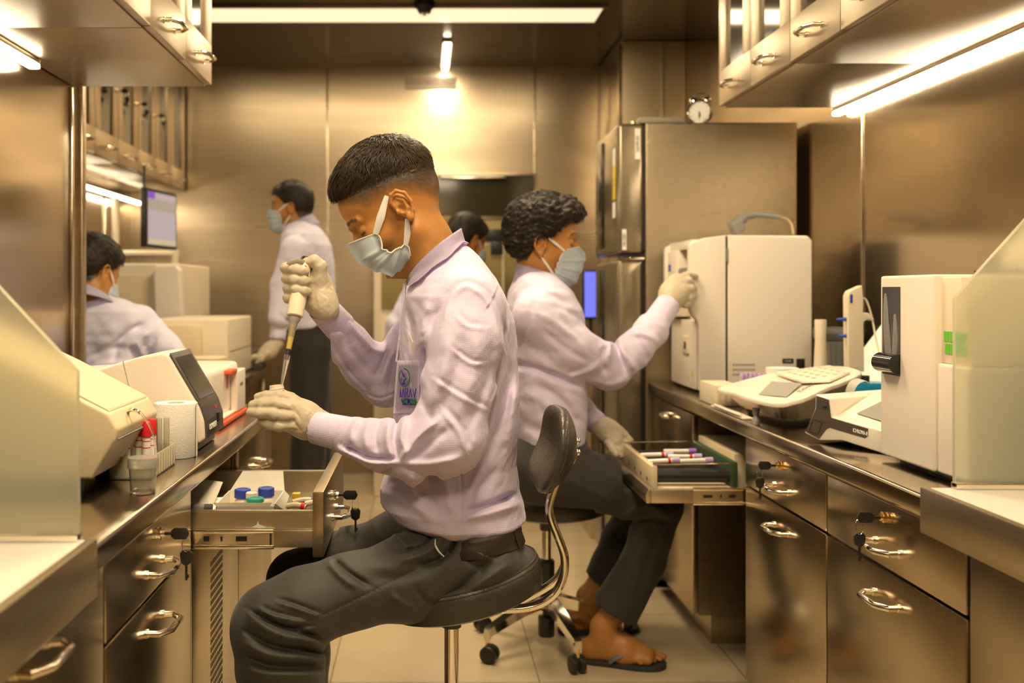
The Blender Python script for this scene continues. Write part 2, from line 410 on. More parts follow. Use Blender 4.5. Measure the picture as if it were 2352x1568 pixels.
def sections(P, zs, x0, x1, hw, yc, p=2.3):
    """column whose horizontal cross-sections span x0..x1 and yc +- hw"""
    z = P[:, 2]; o = np.argsort(zs); zs = np.array(zs)[o]; x0 = np.array(x0)[o]; x1 = np.array(x1)[o]; hw = np.array(hw)[o]
    a0 = np.interp(z, zs, x0); a1 = np.interp(z, zs, x1); b = np.interp(z, zs, hw)
    cx = (a0 + a1) / 2; a = np.maximum((a1 - a0) / 2, .01); b = np.maximum(b, .01)
    yc_ = yc if np.isscalar(yc) else np.interp(z, zs, np.array(yc)[o])
    u = np.abs((P[:, 0] - cx) / a); v = np.abs((P[:, 1] - yc_) / b)
    rr = (u ** p + v ** p) ** (1 / p)
    d = (rr - 1) * np.minimum(a, b) * .9
    return smax(smax(d, z - zs[-1], .03), zs[0] - z, .03)
def nets(f, lo, hi, h, band=3.0):
    lo = np.array(lo, dtype=np.float32); hi = np.array(hi, dtype=np.float32)
    n = np.ceil((hi - lo) / h).astype(int) + 1
    k = 4; nc = (n + k - 1) // k + 1
    g = [lo[i] + np.arange(nc[i], dtype=np.float32) * h * k for i in range(3)]
    G = np.stack(np.meshgrid(*g, indexing='ij'), -1).reshape(-1, 3)
    C = np.concatenate([f(G[i:i + 400000]) for i in range(0, len(G), 400000)]).reshape(nc).astype(np.float32)
    N = nc * k
    V = np.repeat(np.repeat(np.repeat(C, k, 0), k, 1), k, 2)[:n[0], :n[1], :n[2]].copy()
    near = np.abs(C) < h * k * band
    nn = near.copy()
    for ax in range(3):
        s = np.roll(nn, 1, ax); s2 = np.roll(nn, -1, ax); nn = nn | s | s2
    NM = np.repeat(np.repeat(np.repeat(nn, k, 0), k, 1), k, 2)[:n[0], :n[1], :n[2]]
    idx = np.argwhere(NM); P = lo + idx.astype(np.float32) * h
    vals = np.concatenate([f(P[i:i + 400000]) for i in range(0, len(P), 400000)]) if len(P) else np.zeros(0)
    V[idx[:, 0], idx[:, 1], idx[:, 2]] = vals
    V[0], V[-1] = np.abs(V[0]) + 1e-4, np.abs(V[-1]) + 1e-4
    V[:, 0], V[:, -1] = np.abs(V[:, 0]) + 1e-4, np.abs(V[:, -1]) + 1e-4
    V[:, :, 0], V[:, :, -1] = np.abs(V[:, :, 0]) + 1e-4, np.abs(V[:, :, -1]) + 1e-4
    I = V < 0
    c = np.zeros(tuple(np.array(V.shape) - 1), np.uint8)
    offs = [(a, b, d) for a in (0, 1) for b in (0, 1) for d in (0, 1)]
    sh = c.shape
    for (a, b, d) in offs: c += I[a:a + sh[0], b:b + sh[1], d:d + sh[2]]
    act = (c > 0) & (c < 8); cid = np.argwhere(act); vid = np.full(sh, -1, np.int32); vid[act] = np.arange(len(cid))
    vals = np.stack([V[cid[:, 0] + a, cid[:, 1] + b, cid[:, 2] + d] for (a, b, d) in offs], 1)
    acc = np.zeros((len(cid), 3), np.float32); cnt = np.zeros(len(cid), np.float32)
    for i in range(8):
        for j in range(i + 1, 8):
            oi, oj = np.array(offs[i]), np.array(offs[j])
            if np.abs(oi - oj).sum() != 1: continue
            m = (vals[:, i] < 0) != (vals[:, j] < 0)
            t = np.where(m, vals[:, i] / (vals[:, i] - vals[:, j] + 1e-20), 0)
            acc += np.where(m[:, None], oi + t[:, None] * (oj - oi), 0); cnt += m
    pos = lo + (cid + acc / np.maximum(cnt, 1)[:, None]) * h
    quads = []
    for ax in range(3):
        sl0 = [slice(None)] * 3; sl1 = [slice(None)] * 3; sl0[ax] = slice(0, -1); sl1[ax] = slice(1, None)
        a, b = I[tuple(sl0)], I[tuple(sl1)]; e = np.argwhere(a != b)
        u, v = [(1, 2), (2, 0), (0, 1)][ax]
        ok = (e[:, u] > 0) & (e[:, v] > 0) & (e[:, u] < V.shape[u] - 1) & (e[:, v] < V.shape[v] - 1); e = e[ok]
        flip = ~a[e[:, 0], e[:, 1], e[:, 2]]
        du = np.zeros(3, int); du[u] = 1; dv = np.zeros(3, int); dv[v] = 1
        q = [e - du - dv, e - dv, e, e - du]
        q = np.stack([vid[t[:, 0], t[:, 1], t[:, 2]] for t in q], 1)
        q[flip] = q[flip][:, ::-1]; quads.append(q)
    Q = np.concatenate(quads); Q = Q[(Q >= 0).all(1)]
    return pos.astype(np.float32), Q
def np_mesh(name, pos, Q, colf=None):
    me = bpy.data.meshes.new(name)
    me.vertices.add(len(pos)); me.vertices.foreach_set('co', pos.astype(np.float32).ravel())
    me.loops.add(len(Q) * 4); me.loops.foreach_set('vertex_index', Q.astype(np.int32).ravel())
    me.polygons.add(len(Q)); me.polygons.foreach_set('loop_start', (np.arange(len(Q)) * 4).astype(np.int32))
    me.update(calc_edges=True); me.validate()
    if colf is not None:
        ca = me.color_attributes.new('Col', 'FLOAT_COLOR', 'POINT'); c = np.ones((len(pos), 4), np.float32); c[:, :3] = colf(pos)
        ca.data.foreach_set('color', c.ravel())
    return me
def sdf_part(name, f, lo, hi, h, m, parent=None, colf=None, loc=None):
    pos, Q = nets(f, lo, hi, h)
    return link_mesh(name, np_mesh(name, pos, Q, colf), m, parent, True, loc)
# ------------------------------------------------------------------ the room
YB = 6.10            # back wall
XL, XR = -1.04, 1.43 # near walls
XL2 = -1.80          # wall of the deeper left bay
YE = 3.03            # end of the near left wall
YF = -1.6            # wall behind the camera
CT = .78             # worktop height
def struct(name, mb, m): return tag(mb.build(name, m), kind='structure')
struct('floor', MB().box((-2.0, YF - .1, -.05), (1.6, YB + .1, 0)), M['floor'])
struct('ceiling', MB().box((-2.0, YF - .1, ZC), (1.6, YB + .1, ZC + .06)), M['ceil'])
struct('wall_back', MB().box((-1.9, YB, 0), (1.55, YB + .08, ZC)), M['wall_back'])
struct('wall_right', MB().box((XR, YF, 0), (XR + .08, YB, ZC)), M['steel_wall'])
struct('wall_left', MB().box((XL2, YF, 0), (XL, YE, ZC), .004), M['steel_wall'])
struct('wall_far_left', MB().box((XL2 - .08, YE - .1, 0), (XL2, YB, ZC)), M['steel_wall'])
struct('wall_front', MB().box((-1.9, YF - .08, 0), (1.55, YF, ZC)), M['steel_wall'])
k = 0
for x in (-.595, .675):
    k += 1; struct('trim_%d' % k, MB().box((x - .006, YB - .004, 0), (x + .006, YB, ZC), .002), M['steel'])
for y in (3.25, 1.9, .6):
    k += 1; struct('trim_%d' % k, MB().box((XR - .006, y - .006, CT), (XR, y + .006, ZC), .002), M['chrome_h'])
for y in (2.93, 1.6, .3):
    k += 1; struct('trim_%d' % k, MB().box((XL, y - .008, CT), (XL + .007, y + .008, 1.72), .002), M['chrome_h'])
for y in (5.6, 4.6):
    k += 1; struct('trim_%d' % k, MB().box((XL2, y - .012, CT), (XL2 + .008, y + .012, 1.7), .003), M['chrome_h'])
k += 1; struct('trim_%d' % k, MB().box((XL - .004, YE - .03, 0), (XL + .010, YE + .006, ZC), .003), M['steel'])
# window in the back wall
wn = MB().box((.055, YB - .03, 1.56), (.687, YB, 1.84), .004).build('window_1', M['steel']); tag(wn, kind='structure')
MB().box((.075, YB - .034, 1.575), (.667, YB - .029, 1.825)).build('window_pane', M['darkglass'], wn)
MB().box((.10, YB - .055, 1.80), (.50, YB - .034, 1.815), .003).build('window_handle', M['chrome_h'], wn)
# name plate
t = thing('sign_plate', 'small grey plate with dark red lettering high on the back wall', 'sign', (.04, YB - .012, 2.39))
MB().box((-.12, YB - .012, 2.355), (.195, YB - .001, 2.427), .002).build('plate', M['mgrey'], t)
text_part('lettering', 'MICROBIOLOGY', .040, (.037, YB - .0135, 2.391), mat('dull_red', (.22, .04, .02), .6), t)
# ceiling light at the back: a tube running towards the back wall
t = thing('tube_light', 'bright linear ceiling light running towards the back wall', 'ceiling light', (.125, 5.75, ZC), None)
MB().box((.10, 5.42, ZC - .018), (.15, 6.04, ZC), .004).build('housing', M['white'], t)
MB().box((.107, 5.43, ZC - .034), (.143, 6.03, ZC - .018), .006).build('diffuser', M['glow'], t)
area('tube_lamp', (.125, 5.60, ZC - .04), (0, 0, 0), .05, .6, 6)
for i, (x, y) in enumerate(PANELS):
    t = thing('ceiling_panel_light', ['square ceiling light panel behind the camera', 'square ceiling light panel above the foreground stool', 'square ceiling light panel above the second stool'][i], 'ceiling light', (x, y, ZC))
    fr = MB()
    for (a, b) in (((-.32, -.32), (.32, -.29)), ((-.32, .29), (.32, .32)), ((-.32, -.29), (-.29, .29)), ((.29, -.29), (.32, .29))):
        fr.box((x + a[0], y + a[1], ZC - .02), (x + b[0], y + b[1], ZC), .002)
    fr.build('frame', M['white'], t)
    MB().box((x - .29, y - .29, ZC - .012), (x + .29, y + .29, ZC - .002)).build('diffuser', M['panel'], t)
t = thing('reflection_band', 'long glowing band added on the ceiling, imitating a bright reflection near the back wall', 'ceiling light', (-.3, 4.9, ZC))  # added band, no fixture: its glow stands in for a reflection on the ceiling
MB().box((-1.42, 4.78, ZC - .012), (.86, 5.04, ZC), .004).build('diffuser', M['ceil_reflection'], t)
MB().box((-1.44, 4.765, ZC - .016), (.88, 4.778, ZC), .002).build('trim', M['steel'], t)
area('back_wall_fill', (-.28, 4.91, ZC - .02), (0, 0, 0), 2.2, .24, 17)  # added fill lamp that brightens the upper back wall
# smoke detector
t = thing('smoke_detector', 'dark round detector dome on the ceiling', 'detector', (0, 4.76, ZC))
MB().lathe([(.0, -.045), (.03, -.042), (.038, -.025), (.05, -.015), (.052, 0)], (0, 4.76, ZC)).build('dome', M['black'], t)
MB().lathe([(.0, -.055), (.012, -.053), (.014, -.04)], (0, 4.76, ZC)).build('sensor', M['white'], t)

# light strips under the wall cabinets
def strip(x, y0, y1, z, label, n, sgn, power):
    t = thing('light_strip', label, 'light strip', (x, (y0 + y1) / 2, z))
    MB().box((x - .013, y0, z), (x + .013, y1, z + .012), .002).build('housing', M['chrome_h'], t)
    MB().box((x - .014, y0 + .004, z - .014), (x + .014, y1 - .004, z), .005).build('diffuser', M['glow'], t)
    e = MB(); e.box((x - .014, y0 - .004, z - .012), (x + .014, y0 + .004, z + .013), .002); e.build('end_cap', M['chrome_h'], t)
    e = MB(); e.box((x - .014, y1 - .004, z - .012), (x + .014, y1 + .004, z + .013), .002); e.build('end_cap', M['chrome_h'], t)
    area('strip_lamp', (x, (y0 + y1) / 2, z - .014), (0, 0, 0), .02, y1 - y0, power)
strip(XL + .024, .6, 2.60, 1.711, 'long bright light strip under the left wall cabinets', 0, 1, 9)
strip(XR - .026, .75, 3.40, 1.730, 'long bright light strip under the right wall cabinets', 0, 1, 11)
strip(-1.72, 3.6, 6.02, 1.655, 'light strip under the far left wall cabinets', 0, 1, 10)

# ------------------------------------------------------------------ handles, locks, cabinets
def handle(x, y, z, s, L=.10, parent=None, name='handle', m=None):
    """bar handle in the plane z, sticking out along s (+1 or -1) from the face at x"""
    d = .036 * s
    pts = [(x, y - L / 2, z), (x + d * .55, y - L * .52, z), (x + d, y - L * .30, z), (x + d, y + L * .30, z), (x + d * .55, y + L * .52, z), (x, y + L / 2, z)]
    mb = MB().tube(pts, .0058, 10)
    for yy in (y - L / 2, y + L / 2): mb.cyl((x - .001 * s, yy, z), (x + .004 * s, yy, z), .008)
    return mb.build(name, m or M['chrome_h'], parent)
def lock(x, y, z, s, parent, big=1., keys=True):
    mb = MB()
    mb.lathe([(.0105, 0), (.0105, .003), (.009, .003), (.009, .007), (.0105, .007), (.0105, .010), (.007, .011), (.0065, .016), (0, .016)], (x, y, z), (s, 0, 0), 22)
    lk = mb.build('lock', M['brass'] if s < 0 else M['chrome_h'], parent)
    if not keys: return lk
    kb = MB(); kx = x + s * .016
    kb.box((min(kx, kx + s * .012), y - .003, z - .0025), (max(kx, kx + s * .012), y + .003, z + .0025), .001)
    kb.prism([(kx + s * .010, z - .005), (kx + s * .016, z - .010), (kx + s * .036, z - .010), (kx + s * .041, z), (kx + s * .036, z + .010), (kx + s * .016, z + .010), (kx + s * .010, z + .005)], y - .0028, y + .0028, 'y', .0012)
    kb.build('key', M['black'], parent)
    cx, cz = kx + s * .036, z - .006
    MB().tube([(cx + .007 * math.cos(a) * s, y + .0035 * math.sin(a), cz - .012 + .013 * math.sin(a)) for a in [i * math.pi / 6 for i in range(12)]], .0007, 6, closed=True).build('key_ring', M['chrome_h'], parent)
    k2 = MB(); kz = cz - .024
    k2.prism([(cx - .009, kz - .020), (cx - .011, kz - .004), (cx - .006, kz + .002), (cx + .006, kz + .002), (cx + .011, kz - .004), (cx + .009, kz - .020), (cx, kz - .026)], y - .003, y + .003, 'y', .0015)
    k2.box((cx - .0018, y - .001, kz - .05), (cx + .0022, y + .001, kz - .022)); k2.box((cx + .0022, y - .001, kz - .046), (cx + .0045, y + .001, kz - .040))
    k2.build('spare_key', M['black'], parent)
    return lk
ZD = .607   # line between drawers and doors
def vent(mb_or, x, y0, y1, z0, z1, s, parent, skew=0.):
    mb = MB(); rows = 22; cols = 9
    for i in range(rows):
        for j in range(cols):
            yy = y0 + (y1 - y0) * (j + .5) / cols; zz = z1 - (z1 - z0) * (i + .5) / rows
            hh = (z1 - z0) / rows * .32; hw = (y1 - y0) / cols * .28
            mb.box((x - .0006 if s < 0 else x - .0002, yy - hw, zz - hh), (x + .0002 if s < 0 else x + .0006, yy + hw, zz + hh))
    o = mb.build('vent_slots', M['black'], parent, False); return o
def unit(y0, y1, s, label, drawer=True, dlock=True, ventd=False, xf=None, keys=True):
    """one floor cabinet; s=+1 stands on the left (front faces +X), s=-1 on the right"""
    xf = xf if xf is not None else (-.46 if s > 0 else .85); xw = (XL + .002) if s > 0 else XR - .002
    t = thing('floor_cabinet', label, 'cabinet', (xf, (y0 + y1) / 2, 0))
    a, b = sorted((xw, xf - s * .02)); g = .0025
    MB().box((a, y0 + .001, .09), (b, y1 - .001, CT - .042)).build('body', M['steel'], t)
    a2, b2 = sorted((xw, xf - s * .06)); MB().box((a2, y0 + .001, 0), (b2, y1 - .001, .089)).build('plinth', M['steel'], t)
    a3, b3 = sorted((xf - s * .0195, xf))
    yc = (y0 + y1) / 2
    d = MB().box((a3, y0 + g, .095), (b3, y1 - g, (ZD if drawer is not None else CT - .05) - .003), .003).build('door', M['steel_door'], t)
    handle(xf, yc, ZD - .055 if drawer is not None else .692, s, .10, d)
    if ventd: vent(None, xf, *ventd, s, d)
    if drawer:
        w_ = MB().box((a3, y0 + g, ZD + .003), (b3, y1 - g, CT - .048), .003).build('drawer', M['steel_door'], t)
        handle(xf, yc, ZD + .042, s, .10, w_)
        if dlock: lock(xf, yc + .005 * s, ZD + .098, s, w_, keys=keys)
    return t
unit(.36, .89, 1, 'left floor cabinet nearest the camera, below the glass screen', drawer=None, ventd=(.5, .7, .25, .5))
unit(.90, 1.43, 1, 'left floor cabinet at the bottom left corner with one bent steel handle in view', dlock=False, drawer=None, ventd=(1.05, 1.25, .22, .46))
unit(1.435, 1.965, 1, 'left floor cabinet with keys hanging from its closed drawer', drawer=True)
unit(2.465, 2.995, 1, 'left floor cabinet behind the open drawer, its drawer closed', drawer=True, dlock=False)
unit(.46, 1.0, -1, 'right floor cabinet at the right edge below the white ledge', dlock=False, drawer=None)
unit(1.005, 1.555, -1, 'right floor cabinet nearest the camera below the frosted glass', dlock=False, drawer=None)
unit(1.56, 2.104, -1, 'right floor cabinet with the wide drawer and keys below the large white analyzer', )
unit(2.108, 2.64, -1, 'right floor cabinet with keys beside the open tube drawer')
unit(3.16, 3.70, -1, 'right floor cabinet next to the refrigerator, with slanted vent slots', dlock=False, drawer=None, ventd=(3.28, 3.5, .42, .62))
# ------------------------------------------------------------------ worktops and ledges
def worktop(lo, hi, label, m='steel_top'):
    mb = MB().box(lo, hi, .007, seg=3); return tag(mb.build('worktop', M[m], None, 'auto', ((lo[0] + hi[0]) / 2, (lo[1] + hi[1]) / 2, lo[2])), label, 'worktop')
worktop((XL + .003, 1.306, CT - .04), (-.44, 3.0, CT), 'polished steel worktop running along the left wall')
worktop((.83, 1.648, CT - .04), (XR - .003, 3.70, CT), 'polished steel worktop running along the right wall to the refrigerator')
def ledge(x0, x1, y0, y1, label):
    t = thing('white_ledge', label, 'ledge', ((x0 + x1) / 2, (y0 + y1) / 2, CT))
    MB().box((x0 + .004, y0, CT - .04), (x1 - .004, y1, CT + .016), .003).build('slab', M['marble'], t)
    e = x1 if x1 < 0 else x0; s = 1 if x1 < 0 else -1
    a, b = sorted((e - s * .002, e + s * .012)); MB().box((a, y0, CT - .058), (b, y1, CT + .018), .004).build('edge_strip', M['steel'], t)
ledge(XL + .01, -.438, .34, 1.30, 'white stone ledge at the left edge in front of the glass screen')
ledge(.828, XR - .01, .44, 1.642, 'white stone ledge at the right edge in front of the glass screen')
def screen(pts, y, label, th=.01):
    t = thing('glass_screen', label, 'screen', (sum(p[0] for p in pts) / len(pts), y, CT))
    MB().prism(pts, y, y + th, 'y', .001, 1).build('pane', M['frost'], t)
    x0 = min(p[0] for p in pts); x1 = max(p[0] for p in pts)
    MB().box((x0, y - .004, CT + .0165), (x1, y + th + .004, CT + .026), .001).build('channel', M['chrome_h'], t)
screen([(-1.03, CT + .02), (-.448, CT + .02), (-.449, 1.016), (-.558, 1.133), (-.72, 1.31), (-1.03, 1.31)], 1.288, 'frosted glass screen with a sloped top on the left worktop')
screen([(1.42, CT + .02), (.868, CT + .02), (.868, 1.109), (.993, 1.248), (1.18, 1.45), (1.42, 1.45)], 1.628, 'frosted glass screen with a sloped top on the right worktop')

# ------------------------------------------------------------------ wall cabinets
def wall_unit(xf, xw, y0, y1, z0, z1, s, label, nd=2, glass=(1, 1), hz=.05, group=None, lockd=None):
    t = thing('wall_cabinet', label, 'cabinet', ((xf + xw) / 2, (y0 + y1) / 2, z0), group)
    a, b = sorted((xw, xf - s * .02)); MB().box((a, y0 + .001, z0), (b, y1 - .001, z1), .002).build('body', M['steel_up'], t)
    wdt = (y1 - y0) / nd
    for i in range(nd):
        ya, yb = y0 + i * wdt + .002, y0 + (i + 1) * wdt - .002; a, b = sorted((xf - s * .0195, xf)); yc = (ya + yb) / 2
        if glass[i]:
            mb = MB(); f = .075
            mb.box((a, ya, z0 + .004), (b, yb, z0 + .12), .002); mb.box((a, ya, z1 - .06), (b, yb, z1), .002)
            mb.box((a, ya, z0 + .118), (b, ya + f, z1 - .058), .002); mb.box((a, yb - f, z0 + .118), (b, yb, z1 - .058), .002)
            d = mb.build('door', M['steel_up'], t)
            a2, b2 = sorted((xf - s * .014, xf - s * .009)); MB().box((a2, ya + f - .004, z0 + .114), (b2, yb - f + .004, z1 - .05)).build('pane', M['darkglass'], d)
        else: d = MB().box((a, ya, z0 + .004), (b, yb, z1), .003).build('door', M['steel_up'], t)
        handle(xf, yc, z0 + hz, s, .10, d)
        if lockd: lock(xf, yb - .03, z0 + .34, s, d, keys=True)
    return t
for i in range(4):
    y1 = 2.95 - .66 * i
    wall_unit(-.63, XL + .002, y1 - .658, y1, 1.725, 2.36, 1, ['left wall cabinet with two dark glass doors, farther from the camera', 'left wall cabinet, second one from the far end, mostly above the frame', 'left wall cabinet, third one from the far end, above the frame', 'left wall cabinet nearest the camera, above the frame'][i])
    y1 = 3.385 - .66 * i
    wall_unit(1.0, XR - .002, y1 - .658, y1, 1.742, 2.36, -1, ['right wall cabinet with two dark glass doors beside the alarm clock', 'right wall cabinet with a solid door, second from the far end', 'right wall cabinet, third from the far end, above the frame', 'right wall cabinet nearest the camera, above the frame'][i], glass=((1, 1), (0, 1), (0, 0), (0, 0))[i])
for i in range(3):
    y1 = 6.06 - .66 * i
    wall_unit(-1.458, XL2 + .002, y1 - .658, y1, 1.725, 2.42, 1, ['far left wall cabinet against the back wall', 'far left wall cabinet in the middle of its row, with small keys in its locks', 'far left wall cabinet nearest the steel pillar, with keys in its locks'][i], lockd=(i > 0), glass=(1, 1))
# blue bottle behind the glass of the right wall cabinet is seen as a blue cap: stands inside on the shelf
# ------------------------------------------------------------------ tall cabinet in the back right corner
t = thing('tall_cabinet', 'floor to ceiling steel cabinet in the back right corner behind the refrigerator', 'cabinet', (1.24, 5.77, 0))
MB().box((1.085, 5.45, .0), (XR - .002, YB - .002, ZC - .004), .002).build('body', mat('pale_steel', (.80, .66, .45), .48, .85), t)
for (a, b, zz) in ((5.455, 5.77, 2.0), (5.774, YB - .01, 2.0)):
    MB().box((1.062, a, 2.0), (1.084, b, ZC - .02), .003).build('door', M['steel_door'], t)
    MB().box((1.062, a, .10), (1.084, b, 1.99), .003).build('door', M['steel_door'], t)
MB().box((1.30, 5.442, 0), (1.306, 5.45, ZC - .01)).build('joint_strip', M['chrome_h'], t)

# ------------------------------------------------------------------ refrigerator
fx0, fy0, fy1, fzt = .82, 3.75, 4.25, 1.755
t = thing('refrigerator', 'tall grey steel refrigerator standing at the far end of the right worktop', 'refrigerator', (1.08, 4.0, 0))
mf = mat('fridge_side', (.30, .24, .16), .27, 1.0, bump=(350, .5)); mfd = mat('fridge_door', (.34, .29, .21), .22, .85, wave=(2, .03))
MB().box((fx0 + .012, fy0, .03), (1.405, fy1, fzt), .008, seg=3).build('body', mf, t)
for (z0, z1) in ((1.262, 1.752), (.045, 1.235)):
    dd = MB().box((.728, fy0 + .002, z0), (fx0 + .004, fy1 - .002, z1), .014, seg=3).build('door', mfd, t)
    MB().box((fx0 + .004, fy0 + .01, z0 + .01), (fx0 + .012, fy1 - .01, z1 - .01)).build('gasket', M['black'], dd)
    MB().box((.722, fy0 + .30, z0 + .03), (.7285, fy0 + .40, z1 - .03), .002).build('door_panel', M['blackgloss'], dd)
MB().box((fx0 - .005, fy0 + .02, fzt), (fx0 + .165, fy0 + .14, fzt + .024), .004).build('hinge_cover', M['mgrey'], t)
MB().lathe([(.014, 0), (.014, .012), (0, .012)], (.79, fy0 + .035, 1.7515)).build('hinge', M['chrome_h'], t)
MB().box((.775, fy0 + .004, 1.237), (fx0 + .01, fy0 + .10, 1.246), .002).build('hinge', M['chrome_h'], t)
for i in range(4): MB().cyl((.86 + .5 * (i % 2), fy0 + .06 + .36 * (i // 2), 0), (.86 + .5 * (i % 2), fy0 + .06 + .36 * (i // 2), .035), .018).build('foot', M['black'], t)
# stickers on it
def flat(name, label, cat, lo, hi, m, group=None):
    mb = MB().box(lo, hi); c = tuple((Vector(lo) + Vector(hi)) / 2)
    o = mb.build(name, M[m], None, False, c); return tag(o, label, cat, group)
st = thing('paper_label', 'white label with a vertical line of print near the top of the refrigerator door edge', 'label', (.80, fy0, 1.67))
MB().box((.793, fy0 - .0005, 1.616), (.813, fy0 + .002, 1.731)).build('sheet', M['paper'], st)
text_part('lettering', 'SAMPLES', .016, (.803, fy0 - .001, 1.674), M['ink'], st, (0, 0, 1), (-1, 0, 0))
st = thing('paper_label', 'white label with a vertical line of print low on the upper refrigerator door edge', 'label', (.76, fy0, 1.31))
MB().box((.745, fy0 - .0005, 1.275), (.760, fy0 + .002, 1.352)).build('sheet', M['paper'], st)
text_part('lettering', 'FROZEN', .013, (.7525, fy0 - .001, 1.313), M['ink'], st, (0, 0, 1), (-1, 0, 0))
st = thing('warning_sticker', 'long yellow and white sticker on the front of the refrigerator door', 'sticker', (.7275, 3.83, 1.5))
for (z0, z1, mm) in ((1.60, 1.665, 'paper'), (1.47, 1.60, 'yellow'), (1.40, 1.46, 'paper')):
    MB().box((.7262, 3.80, z0), (.7278, 3.845, z1)).build('field', M[mm], st)
text_part('lettering', '! !', .03, (.7258, 3.822, 1.535), M['ink'], st, (0, 0, 1), (0, 1, 0))
# alarm clock on the refrigerator
cy, cz, cx = 3.86, fzt + .056, 1.07
t = thing('alarm_clock', 'round twin bell alarm clock on top of the refrigerator', 'clock', (cx, cy, fzt))
ax = Vector((-.5, -1, 0)).normalized()
q0 = Vector((cx, cy, cz))
MB().cyl(q0 - ax * .032, q0 + ax * .022, .040, .043, 32).build('case', M['black'], t)
MB().lathe([(.040, 0), (.046, 0), (.046, .008), (.041, .010), (.0405, .0004)], q0 + ax * .020, tuple(ax), 32).build('bezel', M['chrome'], t)
MB().cyl(q0 + ax * .020, q0 + ax * .0235, .041, .041, 32).build('dial', M['paper'], t)
sd = ax.cross(Vector((0, 0, 1))).normalized()
hb = MB(); p = q0 + ax * .026; hb.tube([p, p + Vector((0, 0, -.026))], .0016, 6); hb.tube([p, p + sd * -.004 + Vector((0, 0, -.018))], .0022, 6)
hb.build('hands', M['ink'], t)
mk = MB()
for k_ in range(12):
    a = k_ * math.pi / 6; c = q0 + ax * .0238 + sd * (.034 * math.cos(a)) + Vector((0, 0, .034 * math.sin(a))); mk.ball(c, .0018, 6)
mk.build('hour_marks', M['ink'], t)
for s_ in (-1, 1):
    b0 = q0 + sd * .026 * s_ + Vector((0, 0, .046))
    MB().lathe([(.0165, -.004), (.0155, .006), (.010, .013), (0, .016)], b0, tuple((sd * s_ * .55 + Vector((0, 0, 1))).normalized()), 20).build('bell', M['chrome'], t)
    MB().cyl(q0 + sd * .022 * s_ + Vector((0, 0, -.034)), q0 + sd * .030 * s_ + Vector((0, 0, -.056)), .004, .005).build('foot', M['chrome'], t)
MB().tube([q0 + sd * .028 * math.cos(a) + Vector((0, 0, .052 + .024 * math.sin(a))) for a in [i * math.pi / 10 for i in range(11)]], .0022, 8).build('carrying_handle', M['chrome'], t)

# ------------------------------------------------------------------ left cabinet with its drawer pulled out
y0, y1, xf = 1.97, 2.46, -.46
t = thing('floor_cabinet', 'left floor cabinet with its upper drawer pulled out, perforated vent in the door', 'cabinet', (xf, 2.215, 0))
MB().box((XL + .002, y0 + .001, .09), (-.48, y1 - .001, ZD)).build('body', M['steel'], t)
MB().box((XL + .002, y0 + .001, 0), (-.52, y1 - .001, .089)).build('plinth', M['steel'], t)
sp = MB(); sp.box((-.90, y0 + .001, ZD), (-.48, y0 + .008, CT - .042)); sp.box((-.90, y1 - .008, ZD), (-.48, y1 - .001, CT - .042)); sp.box((-.91, y0 + .001, ZD), (-.90, y1 - .001, CT - .042))
sp.build('drawer_bay', M['steel'], t)
d = MB().box((-.4795, y0 + .0025, .095), (-.46, y1 - .0025, ZD - .004), .003).build('door', M['steel_door'], t)
vent(None, -.46, 2.14, 2.27, .17, .54, 1, d)
dr = MB().box((-.222, y0 + .004, .592), (-.2, y1 - .004, .722), .002).build('drawer_front', M['steel'], t)
handle(-.2, 2.2, .632, 1, .10, dr, m=M['chrome']); lock(-.2, 2.135, .683, 1, dr, keys=True)
tray = MB(); ya, yb = y0 + .022, y1 - .022; xb = -.66
tray.box((xb, ya, .628), (-.222, yb, .631))
for yy in (ya, yb - .004): tray.box((xb, yy, .628), (-.222, yy + .004, .678)); tray.box((xb, yy - .004, .678), (-.222, yy + .006, .682), .001)
tray.box((xb, ya, .628), (xb + .004, yb, .68))
tr = tray.build('drawer_tray', M['drawer_in'], t)
# painted scrap mark on the side of the tray
bl = MB(); bl.prism([(-.345, .648), (-.336, .652), (-.333, .660), (-.331, .653), (-.322, .650), (-.316, .647), (-.330, .6455)], ya - .0006, ya, 'y'); bl.build('paint_spot', M['paper'], tr)
for yy, s_ in ((ya - .012, -1), (yb + .001, 1)):
    sl = MB(); sl.box((-.62, yy, .606), (-.300, yy + .010, .6145), .002); sl.box((-.62, yy, .637), (-.300, yy + .010, .6455), .002); sl.box((-.62, yy + .006, .61), (-.300, yy + .0105, .64))
    so = sl.build('slide', M['chrome_h'], t)
    if s_ < 0:
        hb = MB()
        for (xx, ll) in ((-.435, .012), (-.405, .004), (-.365, .022)): hb.box((xx - ll / 2, yy + .0045, .621), (xx + ll / 2, yy + .0062, .631), .0005)
        hb.build('slots', M['black'], so); MB().box((-.308, yy + .001, .612), (-.305, yy + .006, .64)).build('stop', M['black'], so)
    MB().box((-.300, yy + .003, .609), (-.222, yy + .010, .643), .001).build('rail', M['drawer_in'], t)

